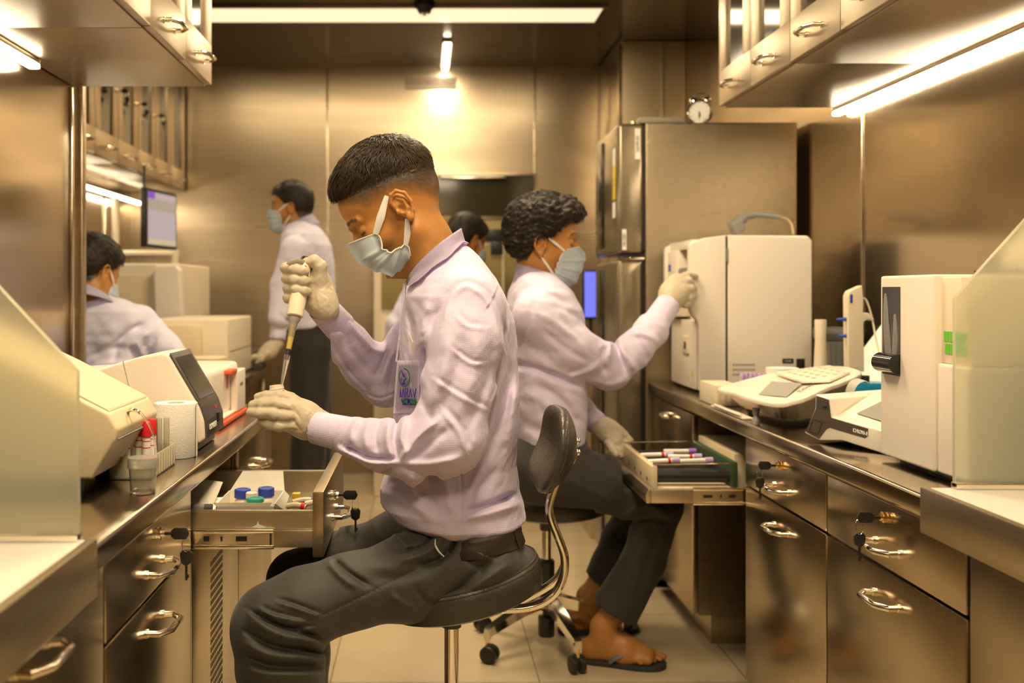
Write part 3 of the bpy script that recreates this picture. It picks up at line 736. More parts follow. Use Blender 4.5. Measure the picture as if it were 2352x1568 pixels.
# things in the drawer
def screwcap(name, c, r, h, m, label, group=None, n=24):
    mb = MB(); pr = [(r * .98, 0), (r, .001), (r, h - .002), (r - .0015, h), (r * .72, h), (r * .70, h - .0015), (0, h - .0015)]
    mb.lathe(pr, c, (0, 0, 1), n)
    for k_ in range(n):
        a = 2 * math.pi * k_ / n; mb.box((c[0] + r * math.cos(a) - .0006, c[1] + r * math.sin(a) - .0006, c[2] + .001), (c[0] + r * math.cos(a) + .0006, c[1] + r * math.sin(a) + .0006, c[2] + h - .003))
    return mb.build(name, M[m], None if label else None, 'auto', tuple(c))
bx0, bx1, by0, by1, bz = -.425, -.305, 2.03, 2.17, .631
t = thing('cardboard_box', 'open white cardboard box of capped bottles in the pulled out drawer', 'box', ((bx0 + bx1) / 2, (by0 + by1) / 2, bz))
mb = MB(); th = .0015
mb.box((bx0, by0, bz), (bx1, by1, bz + th))
mb.box((bx0, by0, bz), (bx0 + th, by1, bz + .055)); mb.box((bx1 - th, by0, bz), (bx1, by1, bz + .055)); mb.box((bx0, by0, bz), (bx1, by0 + th, bz + .05)); mb.box((bx0, by1 - th, bz), (bx1, by1, bz + .055))
mb.build('tray', M['card'], t)
def quad(a, b, c, d_, thk=.0012):
    m_ = MB(); m_.grid([[Vector(a), Vector(b)], [Vector(d_), Vector(c)]], thk); return m_
quad((bx0 + .002, by1, bz + .055), (bx1, by1, bz + .055), (bx1 - .010, by1 + .050, bz + .088), (bx0 + .020, by1 + .050, bz + .088)).build('lid_flap', M['card'], t)
quad((bx0, by0, bz + .05), (bx1 - .01, by0, bz + .05), (bx1 - .004, by0 - .012, bz + .060), (bx0 - .004, by0 - .012, bz + .060)).build('front_flap', M['card'], t)
quad((bx1, by0 + .004, bz + .055), (bx1, by1, bz + .055), (bx1 + .012, by1 - .01, bz + .045), (bx1 + .016, by0 + .02, bz + .038)).build('side_flap', M['card'], t)
def bottle(name, label, c, r, h, capm, caph, cat='bottle', m='white', capr=None, group=None, neck=.7):
    t = thing(name, label, cat, c, group); hb = h - caph
    MB().lathe([(r * .9, 0), (r, .003), (r, hb * .82), (r * .93, hb * .9), (r * neck, hb), (0, hb)], c).build('body', M[m], t)
    cp = MB(); rc = capr or r * .9; n = 24
    cp.lathe([(rc, 0), (rc, caph - .002), (rc - .002, caph), (rc * .6, caph), (rc * .58, caph - .001), (0, caph - .001)], (c[0], c[1], c[2] + hb), (0, 0, 1), 48)
    cp.build('cap', M[capm], t); return t
b1 = bottle('reagent_bottle', 'small bottle with a blue screw cap, left one in the cardboard box', (-.389, 2.13, bz + .002), .017, .064, 'blue', .018, capr=.0175)
b2 = bottle('reagent_bottle', 'small bottle with a blue screw cap, right one in the cardboard box', (-.341, 2.145, bz + .002), .017, .064, 'blue', .018, capr=.0175)
bottle('reagent_bottle', 'small bottle with a ribbed white cap between the two blue caps', (-.366, 2.106, bz + .002), .012, .062, 'white', .013, capr=.012)
bottle('reagent_bottle', 'small bottle with a flat teal cap in the cardboard box', (-.352, 2.072, bz + .002), .017, .057, 'teal', .008, capr=.018)
t = thing('open_carton', 'flattened white carton lying open at the back of the pulled out drawer', 'box', (-.50, 2.10, bz))
mb = MB(); mb.box((-.56, 2.00, bz), (-.432, 2.16, bz + .042), .001); mb.build('body', M['card'], t)
quad((-.56, 2.035, bz + .044), (-.434, 2.03, bz + .044), (-.437, 2.16, bz + .075), (-.56, 2.19, bz + .085)).build('flap', M['card'], t)
t = thing('marker_pen', 'grey marker pen lying beside the open carton in the drawer', 'pen', (-.49, 2.015, .674))
MB().cyl((-.56, 2.014, .6812), (-.445, 2.016, .6812), .0075).build('barrel', M['grey'], t); MB().cyl((-.445, 2.016, .6812), (-.43, 2.0165, .6812), .008).build('end', M['dgrey'], t)
def clip(i, c, ang, m, m2, L=.05):
    t = thing('tube_holder', ['blue and cream plastic clip in the drawer', 'cream plastic clip with a blue band at the right of the drawer', 'small cream connector lying in the drawer'][i], 'clip', c)
    d_ = Vector((math.cos(ang), math.sin(ang), 0)); c = Vector(c)
    MB().tube([c - d_ * L / 2, c + Vector((0, 0, .004)), c + d_ * L / 2], .0065, 10, sub=4).build('body', M[m], t)
    MB().cyl(c + d_ * L * .25 + Vector((0, 0, .002)), c + d_ * L * .45 + Vector((0, 0, .001)), .008, .008, 16).build('band', M[m2], t)
clip(0, (-.272, 2.26, .642), .3, 'ivory', 'blue', .055); clip(1, (-.245, 2.235, .642), .05, 'ivory', 'blue', .045); clip(2, (-.285, 2.215, .640), -.2, 'cream', 'red', .045)
o = MB().box((-.302, 2.27, .6315), (-.284, 2.29, .658), .002).build('yellow_cap', M['yellow'], None, 'auto', (-.293, 2.28, .6315)); tag(o, 'small bright yellow cap behind the clips in the drawer', 'cap')

# ------------------------------------------------------------------ right side: knee space with the pulled out tube drawer
t = thing('tube_drawer', 'shallow steel drawer pulled out below the right worktop, carrying a tube roller', 'tray', (.72, 2.9, .56))
xa, xb2 = .594, 1.06; ya, yb = 2.66, 3.14
mb = MB(); mb.box((xa, ya, .570), (xb2, yb, .574)); mb.build('tray_floor', M['drawer_in'], t)
mb = MB(); mb.prism([(xa, .553), (xa - .004, .575), (xa + .004, .592), (xa + .022, .592), (xa + .016, .577), (xa + .012, .555)], ya - .004, yb + .004, 'y', .001); mb.build('front_lip', M['steel'], t)
for yy in (ya - .012, yb + .002):
    sl = MB(); sl.box((.715, yy, .550), (1.05, yy + .01, .558), .002); sl.box((.715, yy, .588), (1.05, yy + .01, .597), .002); sl.box((.715, yy + .006, .555), (1.05, yy + .010, .59))
    so = sl.build('slide', M['chrome_h'], t); MB().box((.604, yy + .003, .555), (.715, yy + .01, .590), .001).build('rail', M['drawer_in'], t)
    hb = MB()
    for (xx, ll) in ((.755, .024), (.79, .004), (.82, .018)): hb.box((xx - ll / 2, yy + .0035, .569), (xx + ll / 2, yy + .0062, .577))
    hb.build('slots', M['black'], so)
t = thing('tube_roller', 'cream laboratory tube roller with black rollers resting on the open drawer', 'roller', (.73, 2.9, .575))
MB().prism([(.70, .5755), (.70, .642), (3.10, .642), (3.10, .5755)] if False else [(2.70, .5755), (2.70, .645), (3.10, .645), (3.10, .5755)], .615, .632, 'x', .003).build('end_plate', M['cream'], t)
MB().prism([(2.70, .5755), (2.70, .655), (3.10, .655), (3.10, .5755)], .835, .850, 'x', .003).build('end_plate', M['dgreen'], t)
MB().box((.632, 2.70, .5755), (.835, 3.10, .586), .002).build('base', M['cream'], t)
MB().box((.852, 2.74, .5755), (1.0, 3.10, .672), .004).build('motor_housing', M['cream'], t)
for yy in (2.72, 2.80, 2.88, 2.96, 3.04):
    MB().cyl((.633, yy + .02, .612), (.834, yy + .02, .612), .0185, n=24).build('roller', M['black'], t)
for yy in (2.703, 3.097): MB().cyl((.62, yy, .649), (.845, yy, .652), .0025, n=8).build('guard_rod', M['chrome_h'], t)
sc_ = MB()
for yy in (2.75, 2.83, 2.91, 2.99): sc_.cyl((.6135, yy, .603), (.6155, yy, .603), .006, n=10)
sc_.build('screws', M['dgrey'], t)
tubes = [((.66, 2.79, .644), 10, 'lilac', 'red'), ((.665, 2.89, .645), 3, 'lilac', 'red'), ((.75, 2.96, .644), -6, 'purple', 'paper'), ((.74, 2.865, .644), -8, 'lilac', 'red'), ((.755, 2.80, .643), 4, 'lilac', 'paper')]
for i, (c, a, cm, lm) in enumerate(tubes):
    c = Vector(c); d_ = Vector((math.cos(R(a)), math.sin(R(a)), .02)).normalized()
    t = thing('blood_tube', ['tube with lilac cap nearest the camera on the roller', 'tube with lilac cap at the far left of the roller', 'tube with the dark purple cap on the roller', 'tube with lilac cap just in front of the purple one', 'tube with lilac cap at the right near edge of the roller'][i], 'tube', tuple(c))
    MB().cyl(c - d_ * .038, c + d_ * .036, .0062, n=14).build('glass', M['paper'], t)
    MB().cyl(c + d_ * .022, c + d_ * .030, .0066, n=14).build('band', M[lm], t); MB().cyl(c + d_ * .034, c + d_ * .056, .0082, .0088, n=16).build('cap', M[cm], t)
# socket and cables below the worktop in the knee space
t = thing('wall_socket', 'cream socket box on the wall of the knee space under the right worktop', 'socket', (1.40, 2.95, .66))
MB().box((1.395, 2.86, .60), (1.428, 3.02, .72), .004).build('box', M['cream'], t); mb = MB()
for yy in (2.90, 2.97): mb.cyl((1.3945, yy, .665), (1.3925, yy, .665), .01, n=12)
mb.build('holes', M['black'], t)
# side panel of the far unit that faces the camera stays part of that unit

# ------------------------------------------------------------------ counters of the deeper left bay
def counter(x0, x1, y0, y1, label, legs=True, bodym='steel_door'):
    t = thing('side_counter', label, 'counter', ((x0 + x1) / 2, (y0 + y1) / 2, 0))
    MB().box((x0, y0, CT - .04), (x1, y1, CT), .006).build('top', M['steel_top'], t)
    return t
t = counter(-.93, -.70, YE + .03, 4.45, 'narrow steel counter beyond the pillar carrying the boxy printer')
MB().box((-1.05, 3.84, CT - .04), (-.929, 4.45, CT), .006).build('side_leaf', M['steel_top'], t)
MB().box((-.92, YE + .05, .08), (-.74, 3.72, CT - .041)).build('body', M['steel_door'], t)
for yy in (3.78, 4.43):
    MB().box((-.735, yy - .012, 0), (-.71, yy + .012, CT - .041), .002).build('leg', M['steel'], t)
MB().box((-.92, 3.8, .52), (-.76, 4.2, .54), .002).build('shelf', M['steel'], t)
t = counter(XL2 + .003, -.97, 4.47, 6.0, 'steel counter along the far left wall carrying the large analyzer')
MB().box((XL2 + .01, 4.50, .08), (-1.0, 5.98, CT - .041)).build('body', M['steel_door'], t)
# low cabinet in the back right for the blue monitor
t = thing('low_cabinet', 'low steel cabinet between the refrigerator and the tall cabinet', 'cabinet', (1.1, 4.9, 0))
MB().box((.75, 4.5, .0), (XR - .003, 5.38, .84), .004).build('body', M['steel_door'], t); MB().box((.735, 4.48, .84), (XR - .003, 5.40, .87), .004).build('top', M['steel_top'], t)
# ------------------------------------------------------------------ instruments and small things
def pext(mb, pts, vec, bev=0., seg=3):
    """planar 3-D outline swept along vec"""
    t = bmesh.new(); v = Vector(vec)
    A = [t.verts.new(p) for p in pts]; B = [t.verts.new(Vector(p) + v) for p in pts]
    t.faces.new(A); t.faces.new(B[::-1]); n = len(pts)
    for i in range(n): t.faces.new((A[i], B[i], B[(i + 1) % n], A[(i + 1) % n]))
    bmesh.ops.recalc_face_normals(t, faces=t.faces)
    if bev: bmesh.ops.bevel(t, geom=list(t.edges), offset=bev, segments=seg, affect='EDGES', profile=.6, clamp_overlap=True)
    mb._merge(t); return mb
def xz(Y, *pp): return [((a - CX) * Y / F, HC - (b - CY) * Y / F) for a, b in pp]

# --- left worktop: cream photometer with slanted lid
t = thing('photometer', 'large cream photometer with a slanted lid behind the left glass screen', 'instrument', (-.66, 1.75, CT))
P_ = [(-.528, .916), (-.511, .889), (-.516, .870), (-.555, .806), (-.95, .806), (-.95, 1.085), (-.84, 1.066), (-.66, .983)]
MB().prism(P_, 1.66, 1.91, 'y', .006, 3).build('body', M['cream'], t)
MB().prism([(-.529, .9165), (-.532, .922), (-.66, .990), (-.84, 1.074), (-.84, 1.066), (-.66, .983)], 1.672, 1.898, 'y', .0012, 1).build('lid', M['cream'], t)
MB().prism([(-.5125, .872), (-.5135, .8690), (-.5155, .8690), (-.5145, .873)], 1.67, 1.90, 'y').build('seam', M['grey'], t)
MB().prism([(-.5255, .857), (-.5350, .842), (-.5365, .842), (-.527, .858)], 1.735, 1.765, 'y', .0004).build('yellow_lamp', M['yellow'], t)
MB().prism([(-.5240, .858), (-.5350, .840), (-.5370, .841), (-.526, .860)], 1.728, 1.736, 'y').build('slot', M['black'], t)
for (a, b) in ((-.60, 1.695), (-.60, 1.875), (-.88, 1.695), (-.88, 1.875)):
    MB().lathe([(.021, 0), (.017, .027)], (a, b, CT + .0005), n=16).build('foot', M['black'], t)
MB().tube([W(297, 943, 1.745), W(312, 942, 1.735), W(331, 957, 1.735), W(350, 992, 1.74), W(357, 1030, 1.76), W(359, 1062, 1.78)], .0022, 8, sub=5).build('sample_tube', M['clear_plastic'], t)
MB().tube([W(294, 948, 1.755), W(300, 941, 1.742), W(314, 943, 1.735), W(322, 950, 1.735)], .0032, 10, sub=4).build('nozzle', M['chrome'], t)
# specimen cup
t = thing('specimen_cup', 'clear plastic specimen cup at the edge of the left worktop', 'cup', (-.475, 1.68, CT))
MB().lathe([(0, .0015), (.019, .0005), (.0205, .002), (.0235, .046), (.0225, .046), (.0196, .0045), (0, .0045)], (-.475, 1.68, CT), n=40).build('cup', M['clear_plastic'], t)
MB().lathe([(.0236, .042), (.0255, .043), (.0255, .057), (.0245, .060), (0, .060), (0, .058), (.0236, .056)], (-.475, 1.68, CT), n=40).build('lid', mat('frosted_lid', (.92, .86, .76), .25, trans=.7), t)
# tube rack with red capped tubes
rx, ry = -.522, 1.90
t = thing('tube_rack', 'translucent tube rack behind the specimen cup', 'rack', (rx, ry, CT))
mb = MB(); mb.box((rx - .045, ry - .11, CT + .001), (rx + .032, ry + .06, CT + .004), .001)
for a in (rx - .045, rx + .030): mb.box((a, ry - .11, CT + .001), (a + .002, ry + .06, CT + .042), .0008)
for b in (ry - .11, ry + .058): mb.box((rx - .045, b, CT + .001), (rx + .032, b + .002, CT + .042), .0008)
mb.build('frame', mat('rack_plastic', (.85, .74, .52), .25, trans=.35), t)
mb = MB()
for i in range(9): mb.box((rx + .0325, ry - .10 + .018 * i, CT + .004), (rx + .0335, ry - .0985 + .018 * i, CT + .04))
mb.build('ribs', M['ivory'], t)
reds = [(-.022, -.085), (-.004, -.065), (.014, -.045), (.012, -.075), (-.02, -.05)]
lb = ['red capped sample tube standing first in the rack behind the specimen cup', 'red capped sample tube standing second in the rack', 'red capped sample tube nearest the paper roll', 'red capped sample tube at the aisle side of the rack', 'red capped sample tube at the wall side of the rack']
for i, (a, b) in enumerate(reds):
    c = (rx + a, ry + b, CT + .0045); t = thing('sample_tube', lb[i], 'tube', c)
    MB().lathe([(0, 0), (.0065, .001), (.0075, .008), (.0075, .072)], c, n=20).build('tube', M['paper'], t)
    MB().lathe([(.0088, .068), (.0092, .070), (.0085, .094), (.0075, .097), (0, .097)], c, n=24).build('cap', M['red'], t)
    mb = MB()
    for z in (.048, .060): mb.lathe([(.00765, z), (.00765, z + .0018)], c, n=20)
    mb.build('label_lines', M['red'], t)
for i in range(3):
    c = (rx + .022 - .012 * i, ry + .03 - .01 * (i % 2), CT + .0045)
    t = thing('glass_tube', ['empty glass tube nearest the worktop edge in the rack', 'empty glass tube in the middle of the rack end', 'empty glass tube at the wall side of the rack end'][i], 'tube', c)
    MB().lathe([(0, 0), (.0052, .001), (.0055, .006), (.0055, .090), (.0048, .090), (.0045, .006), (0, .003)], c, n=16).build('glass', M['clear_plastic'], t)
o = MB().box((-.66, 1.93, CT + .001), (-.595, 2.03, CT + .055), .004).build('reagent_box', M['cream'], None, 'auto', (-.63, 1.98, CT)); tag(o, 'plain cream box behind the red capped tubes', 'box')
# paper towel roll
c = (-.512, 2.05, CT + .0005)
t = thing('paper_towel_roll', 'white paper towel roll on the left worktop in front of the touchscreen analyzer', 'paper roll', c)
MB().lathe([(.018, 0), (.043, .0), (.044, .002), (.044, .108), (.043, .110), (.019, .110), (.018, .108), (.018, .002)], c, n=64).build('roll', M['towel'], t)
MB().lathe([(.0178, .0), (.0178, .1095), (.0165, .1095), (.0165, 0)], c, n=40).build('core', M['ivory'], t)
MB().prism([(-.512 + .0438, 2.052), (-.512 + .0452, 2.04), (-.512 + .0450, 2.035), (-.512 + .0425, 2.046)], CT + .0008, CT + .110, 'z').build('loose_end', M['towel'], t)
# analyzer with the dark touchscreen
t = thing('touchscreen_analyzer', 'white analyzer with a slanted dark touchscreen front on the left worktop', 'instrument', (-.6, 2.20, CT))
prof = [(-.478, CT + .016), (-.466, .805), (-.468, .842), (-.478, .872), (-.545, .985), (-.560, .988), (-.60, .982), (-.70, .952), (-.90, .94), (-.90, CT + .016)]
MB().prism(prof, 2.115, 2.30, 'y', .010, 4).build('housing', M['white'], t)
MB().box((-.89, 2.125, CT + .001), (-.481, 2.29, CT + .022), .005).build('base', M['mgrey'], t)
fr = [(-.4705, CT + .022), (-.4625, .806), (-.4645, .843), (-.4745, .874), (-.541, .988), (-.5435, .9865), (-.480, .873), (-.470, .842), (-.468, .806), (-.474, CT + .022)]
MB().prism(fr, 2.120, 2.295, 'y', .002, 2).build('front_bezel', mat('bezel_grey', (.075, .062, .055), .35), t)
def on_slope(u, v, off=.0):   # u along Y 0..1, v up the slope 0..1
    a = Vector((-.4745, 0, .874)); b = Vector((-.541, 0, .988)); n_ = Vector((.864, 0, .504))
    p = a.lerp(b, v) + n_ * off; return Vector((p.x, 2.12 + .175 * u, p.z))
mb = MB(); q = [on_slope(.08, .12, .0012), on_slope(.90, .12, .0012), on_slope(.90, .90, .0012), on_slope(.08, .90, .0012)]
pext(mb, q, (-.0012, 0, -.0007)); mb.build('screen', M['screen_off'], t)
text_part('lettering', 'COMBISER', .0165, (-.4596, 2.165, .828), M['paper'], t, (0, 1, 0), (0, 0, 1), sx=.95, bold=True)
MB().box((-.4665, 2.228, .828), (-.4608, 2.242, .848)).build('card_slot', M['black'], t)
MB().box((-.4695, 2.232, .858), (-.4665, 2.236, .865)).build('indicator', M['orange'], t)
MB().prism([(-.60, .80), (-.601, .80), (-.641, .972), (-.640, .972)], 2.1143, 2.116, 'y').build('seam', M['mgrey'], t)
# white and orange box instrument
t = thing('hemoglobin_analyzer', 'small white analyzer with orange trim beside the touchscreen analyzer', 'instrument', (-.58, 2.60, CT))
MB().box((-.72, 2.44, CT + .012), (-.523, 2.80, .925), .020, seg=4).build('housing', M['white'], t)
MB().box((-.523, 2.68, CT + .014), (-.503, 2.80, .905), .005, seg=3).build('front_block', M['white'], t)
MB().box((-.530, 2.44, CT + .014), (-.508, 2.70, .80), .004).build('front_plinth', M['white'], t)
MB().box((-.722, 2.43, CT + .001), (-.498, 2.806, CT + .0125), .004).build('orange_base', M['orange'], t)
MB().box((-.545, 2.60, .902), (-.503, 2.68, .912), .003).build('orange_lever', M['orange'], t); MB().box((-.5235, 2.633, .862), (-.5205, 2.640, .905)).build('orange_line', M['orange'], t)
MB().box((-.5032, 2.715, .862), (-.5022, 2.755, .870)).build('badge', M['grey'], t)

# --- far left bay
t = thing('large_analyzer', 'large boxy cream analyzer behind the seated person on the far left', 'instrument', (-1.25, 4.82, CT))
MB().box((-1.50, 4.50, CT + .001), (-1.11, 5.15, 1.245), .012, seg=3).build('housing', M['ivory'], t)
mb = MB(); mb.prism([(-1.21, CT + .06), (-1.09, CT + .06), (-1.07, 1.0), (-1.09, 1.215), (-1.105, 1.235), (-1.195, 1.235), (-1.205, 1.215), (-1.195, 1.0)], 4.42, 4.50, 'y', .012, 3); mb.build('front_column', M['white'], t)
MB().box((-1.1095, 4.80, .965), (-1.108, 5.13, 1.0)).build('logo_stripe', M['mgrey'], t)
MB().box((-1.485, 4.496, .86), (-1.24, 4.4995, 1.19), .001).build('front_panel', M['cream'], t)
t = thing('boxy_printer', 'low boxy cream printer at the end of the narrow counter', 'printer', (-.87, 4.05, CT))
MB().box((-1.03, 3.80, CT + .001), (-.752, 4.33, 1.014), .010, seg=3).build('housing', M['ivory'], t)
MB().box((-1.00, 3.765, .86), (-.845, 3.80, .99), .008).build('paper_tray', M['cream'], t); MB().box((-.7525, 3.85, .885), (-.7505, 4.3, .888)).build('groove', M['grey'], t)
t = thing('round_lidded_tub', 'round cream tub with a wide lid on the narrow counter in front of the printer', 'tub', (-.83, 3.70, CT))
MB().lathe([(.06, .001), (.070, .07), (.070, .078), (.080, .08), (.080, .096), (.074, .10), (0, .10)], (-.81, 3.665, CT), n=36).build('tub', M['cream'], t)
t = thing('keyboard', 'dark keyboard at the end of the narrow counter under the gloved hand', 'keyboard', (-.80, 4.38, CT))
MB().box((-1.0, 4.345, CT + .001), (-.705, 4.445, CT + .018), .004).build('case', M['black'], t)
mb = MB()
for i in range(5):
    for j in range(14): mb.box((-.995 + .0205 * j, 4.352 + .0175 * i, CT + .018), (-.978 + .0205 * j, 4.366 + .0175 * i, CT + .023), .001)
mb.build('keys', M['dgrey'], t)
t = thing('wall_monitor', 'monitor hanging below the far left wall cabinets, facing the aisle', 'monitor', (-1.30, 4.78, 1.45))
def mon(pt): return pt
a, b = Vector((-1.285, 4.60, 0)), Vector((-1.228, 4.94, 0)); n_ = Vector((.34, -.057, 0)).normalized(); ux = (b - a).normalized()
def slab(mb, u0, u1, z0, z1, d0, d1, bev=.0):
    pts = [a + ux * u + n_ * d0 + Vector((0, 0, z)) for u, z in ((u0, z0), (u1, z0), (u1, z1), (u0, z1))]; return pext(mb, pts, n_ * (d1 - d0), bev)
slab(MB(), 0, .345, 1.322, 1.60, -.03, 0, .006).build('case', M['black'], t)
slab(MB(), .016, .329, 1.338, 1.584, .0, .001).build('screen', M['screen_grey'], t)
slab(MB(), .016, .09, 1.552, 1.584, .001, .0016).build('screen_banner', mat('screen_violet', (.1, .03, .3), .4, emit=(.16, .07, .35), estr=.8), t)
slab(MB(), .016, .329, 1.50, 1.552, .001, .0016).build('screen_bar', mat('screen_bar', (.2, .2, .2), .4, emit=(.25, .2, .16), estr=.8), t)
slab(MB(), .016, .329, 1.338, 1.365, .001, .0016).build('screen_foot', mat('screen_foot', (.2, .2, .2), .4, emit=(.4, .33, .2), estr=.8), t)
mb = MB(); mb.tube([a + ux * .17 - n_ * .028 + Vector((0, 0, 1.52)), a + ux * .17 - n_ * .07 + Vector((0, 0, 1.54)), a + ux * .17 - n_ * .09 + Vector((0, 0, 1.62)), a + ux * .17 - n_ * .09 + Vector((0, 0, 1.724))], .007, 12, sub=4); mb.build('arm', M['dgrey'], t)
t = thing('cream_pipe', 'cream conduit bent at a right angle on the wall below the far left light strip', 'pipe', (-1.60, 5.3, 1.3))
MB().tube([(-1.66, 5.35, 1.62), (-1.66, 5.35, 1.36), (-1.66, 5.35, 1.322), (-1.64, 5.35, 1.318), (-1.36, 5.35, 1.318), (-1.34, 5.35, 1.30), (-1.34, 5.35, CT + .02)], .020, 12, sub=3).build('conduit', M['ivory'], t)
# --- back of the room
t = thing('cream_cabinet', 'tall cream instrument cabinet with a khaki window in the middle of the back', 'cabinet', (.08, 5.6, 0))
mb = MB(); mb.box((-.277, 5.42, .0), (.437, 5.9, 1.40), .010, seg=3); mb.build('housing', M['ivory'], t)
MB().box((-.235, 5.412, 1.02), (.42, 5.42, 1.37), .003).build('window', M['khaki'], t); MB().box((-.24, 5.414, .12), (.42, 5.42, .98), .003).build('lower_door', M['ivory'], t)
MB().box((.33, 5.40, 1.39), (.425, 5.43, 1.455), .004).build('display', M['black'], t); MB().box((.36, 5.40, 1.32), (.425, 5.413, 1.39), .003).build('control_box', M['black'], t)
t = thing('khaki_board', 'khaki wall panel below the dark window of the back wall', 'panel', (.40, YB - .01, 1.3))
MB().box((.07, YB - .02, .95), (.67, YB - .002, 1.555), .003).build('board', M['khaki'], t)
t = thing('blue_monitor', 'monitor with a bright blue screen between the second seated man and the refrigerator', 'monitor', (.90, 4.7, .87))
mb = MB(); mb.box((.748, 4.70, .985), (.832, 4.73, 1.22), .004); mb.build('case', M['black'], t); MB().box((.756, 4.698, .998), (.825, 4.7005, 1.210)).build('screen', M['screen_blue'], t)
MB().box((.78, 4.715, .872), (.795, 4.735, 1.0), .003).build('stand', M['black'], t); MB().box((.745, 4.66, .871), (.835, 4.79, .877), .002).build('foot', M['black'], t)
# --- right worktop: big analyzer
t = thing('hematology_analyzer', 'big white analyzer with a rounded front cover that the second seated man is touching', 'instrument', (1.1, 3.48, CT))
Y0_, Y1_ = 3.30, 3.665
side = [(1.285, .80), (1.285, 1.288), (1.270, 1.303), (1.005, 1.305), (1.005, .80)]
MB().prism(side, Y0_, Y1_, 'y', .006, 3).build('housing', M['white'], t)
cov = [(1.0, .80), (1.0, 1.305), (.93, 1.296), (.885, 1.282), (.878, 1.27), (.878, 1.07), (.884, 1.045), (.905, 1.02), (.908, 1.0), (.908, .79), (.92, .785)]
MB().prism(cov, Y0_, Y0_ + .035, 'y', .008, 3).build('front_cover_side', M['white'], t)
MB().prism([(x + .0 if x > .95 else x + .0, z) for x, z in cov], Y1_ - .035, Y1_, 'y', .008, 3).build('front_cover_side', M['white'], t)
MB().box((.895, Y0_ + .03, 1.262), (1.0, Y1_ - .03, 1.292), .004).build('front_cover_top', M['white'], t)
MB().box((.935, Y0_ + .034, .79), (1.0, Y1_ - .034, 1.262), .003).build('front_cover_back', M['ivory'], t)
MB().box((.905, Y0_ + .034, .79), (.935, Y1_ - .034, 1.02), .004).build('lower_front', M['white'], t)
MB().box((.885, Y0_ + .20, 1.03), (.936, Y1_ - .034, 1.262), .006).build('upper_front', M['white'], t)
MB().box((1.0005, Y0_ + .002, .80), (1.0045, Y0_ + .02, 1.302)).build('door_gap', M['black'], t)
MB().box((.999, Y0_ - .002, 1.215), (1.006, Y0_ + .006, 1.262), .001).build('hinge', M['grey'], t)
MB().box((.888, Y0_ + .06, 1.13), (.934, Y0_ + .19, 1.20), .01).build('sample_window', M['grey'], t)
MB().box((.899, Y0_ + .10, .905), (.9055, Y0_ + .18, .965), .003).build('button_recess', M['ivory'], t); MB().box((.8985, Y0_ + .125, .92), (.9000, Y0_ + .15, .945)).build('button', M['black'], t)
MB().box((.884, Y0_ + .28, 1.19), (.8855, Y0_ + .31, 1.215)).build('blue_badge', M['blue'], t); MB().box((.9042, Y0_ + .05, .83), (.9055, Y0_ + .07, .85)).build('warning_mark', M['yellow'], t)
mb = MB()
for i in range(12):
    for j in range(3): mb.box((1.022 + .0063 * i, Y0_ - .0008, .871 - .016 * j), (1.0245 + .0063 * i, Y0_ + .001, .879 - .016 * j))
mb.build('vent_slots', M['dgrey'], t)
MB().box((1.186, Y0_ - .001, .880), (1.223, Y0_ + .001, .896)).build('rating_plate', M['black'], t); text_part('lettering', '100-240V', .006, (1.2045, Y0_ - .0014, .888), M['paper'], t)
MB().box((1.232, Y0_ - .002, .845), (1.260, Y0_ + .002, .896), .001).build('power_inlet', M['black'], t)
MB().box((1.02, Y0_ + .02, CT + .001), (1.27, Y1_ - .02, .80), .003).build('base', M['dgrey'], t); MB().box((.93, Y0_ + .05, CT + .001), (1.0, Y1_ - .04, .79), .003).build('front_foot', M['ivory'], t)
MB().tube([(1.286, 3.45, 1.20), (1.310, 3.45, 1.18), (1.315, 3.45, 1.10), (1.300, 3.45, 1.02), (1.288, 3.45, .95)], .003, 8, sub=5).build('hose', M['clear_plastic'], t)
MB().tube([(1.286, 3.40, .90), (1.30, 3.38, .88), (1.305, 3.36, .84), (1.31, 3.34, .787)], .008, 8, sub=4).build('cable', M['yellowcable'], t)
# barcode scanner lying on it
t = thing('barcode_scanner', 'grey handheld barcode scanner lying on top of the big analyzer', 'scanner', (1.08, 3.48, 1.306))
p0 = W(1690, 520, 3.48); pts = [W(1684, 528, 3.48), W(1700, 506, 3.48), W(1725, 494, 3.48), W(1760, 495, 3.48), W(1790, 499, 3.48)]
MB().tube(pts, .012, 14, sub=5, rr=[.016, .015, .011, .010, .010]).build('grip', M['grey'], t)
sdf_part('scanner_head', lambda P: smin(bx(P, W(1692, 521, 3.48), (.020, .03, .022), .008, Matrix.Rotation(R(-25), 3, 'Y')), ell(P, W(1702, 505, 3.48), (.022, .022, .018)), .015), (.98, 3.42, 1.30), (1.16, 3.54, 1.42), .003, M['grey'], t)
MB().tube([W(1789, 499, 3.48), W(1806, 502, 3.48), W(1818, 515, 3.47), W(1822, 538, 3.45)], .0032, 8, sub=5).build('cable', M['yellowcable'], t)
MB().box((1.035, 3.46, 1.3055), (1.16, 3.51, 1.309), .001).build('stand_foot', M['ivory'], t); MB().box((1.118, 3.476, 1.372), (1.15, 3.484, 1.376), .001).build('trigger', M['blue'], t)
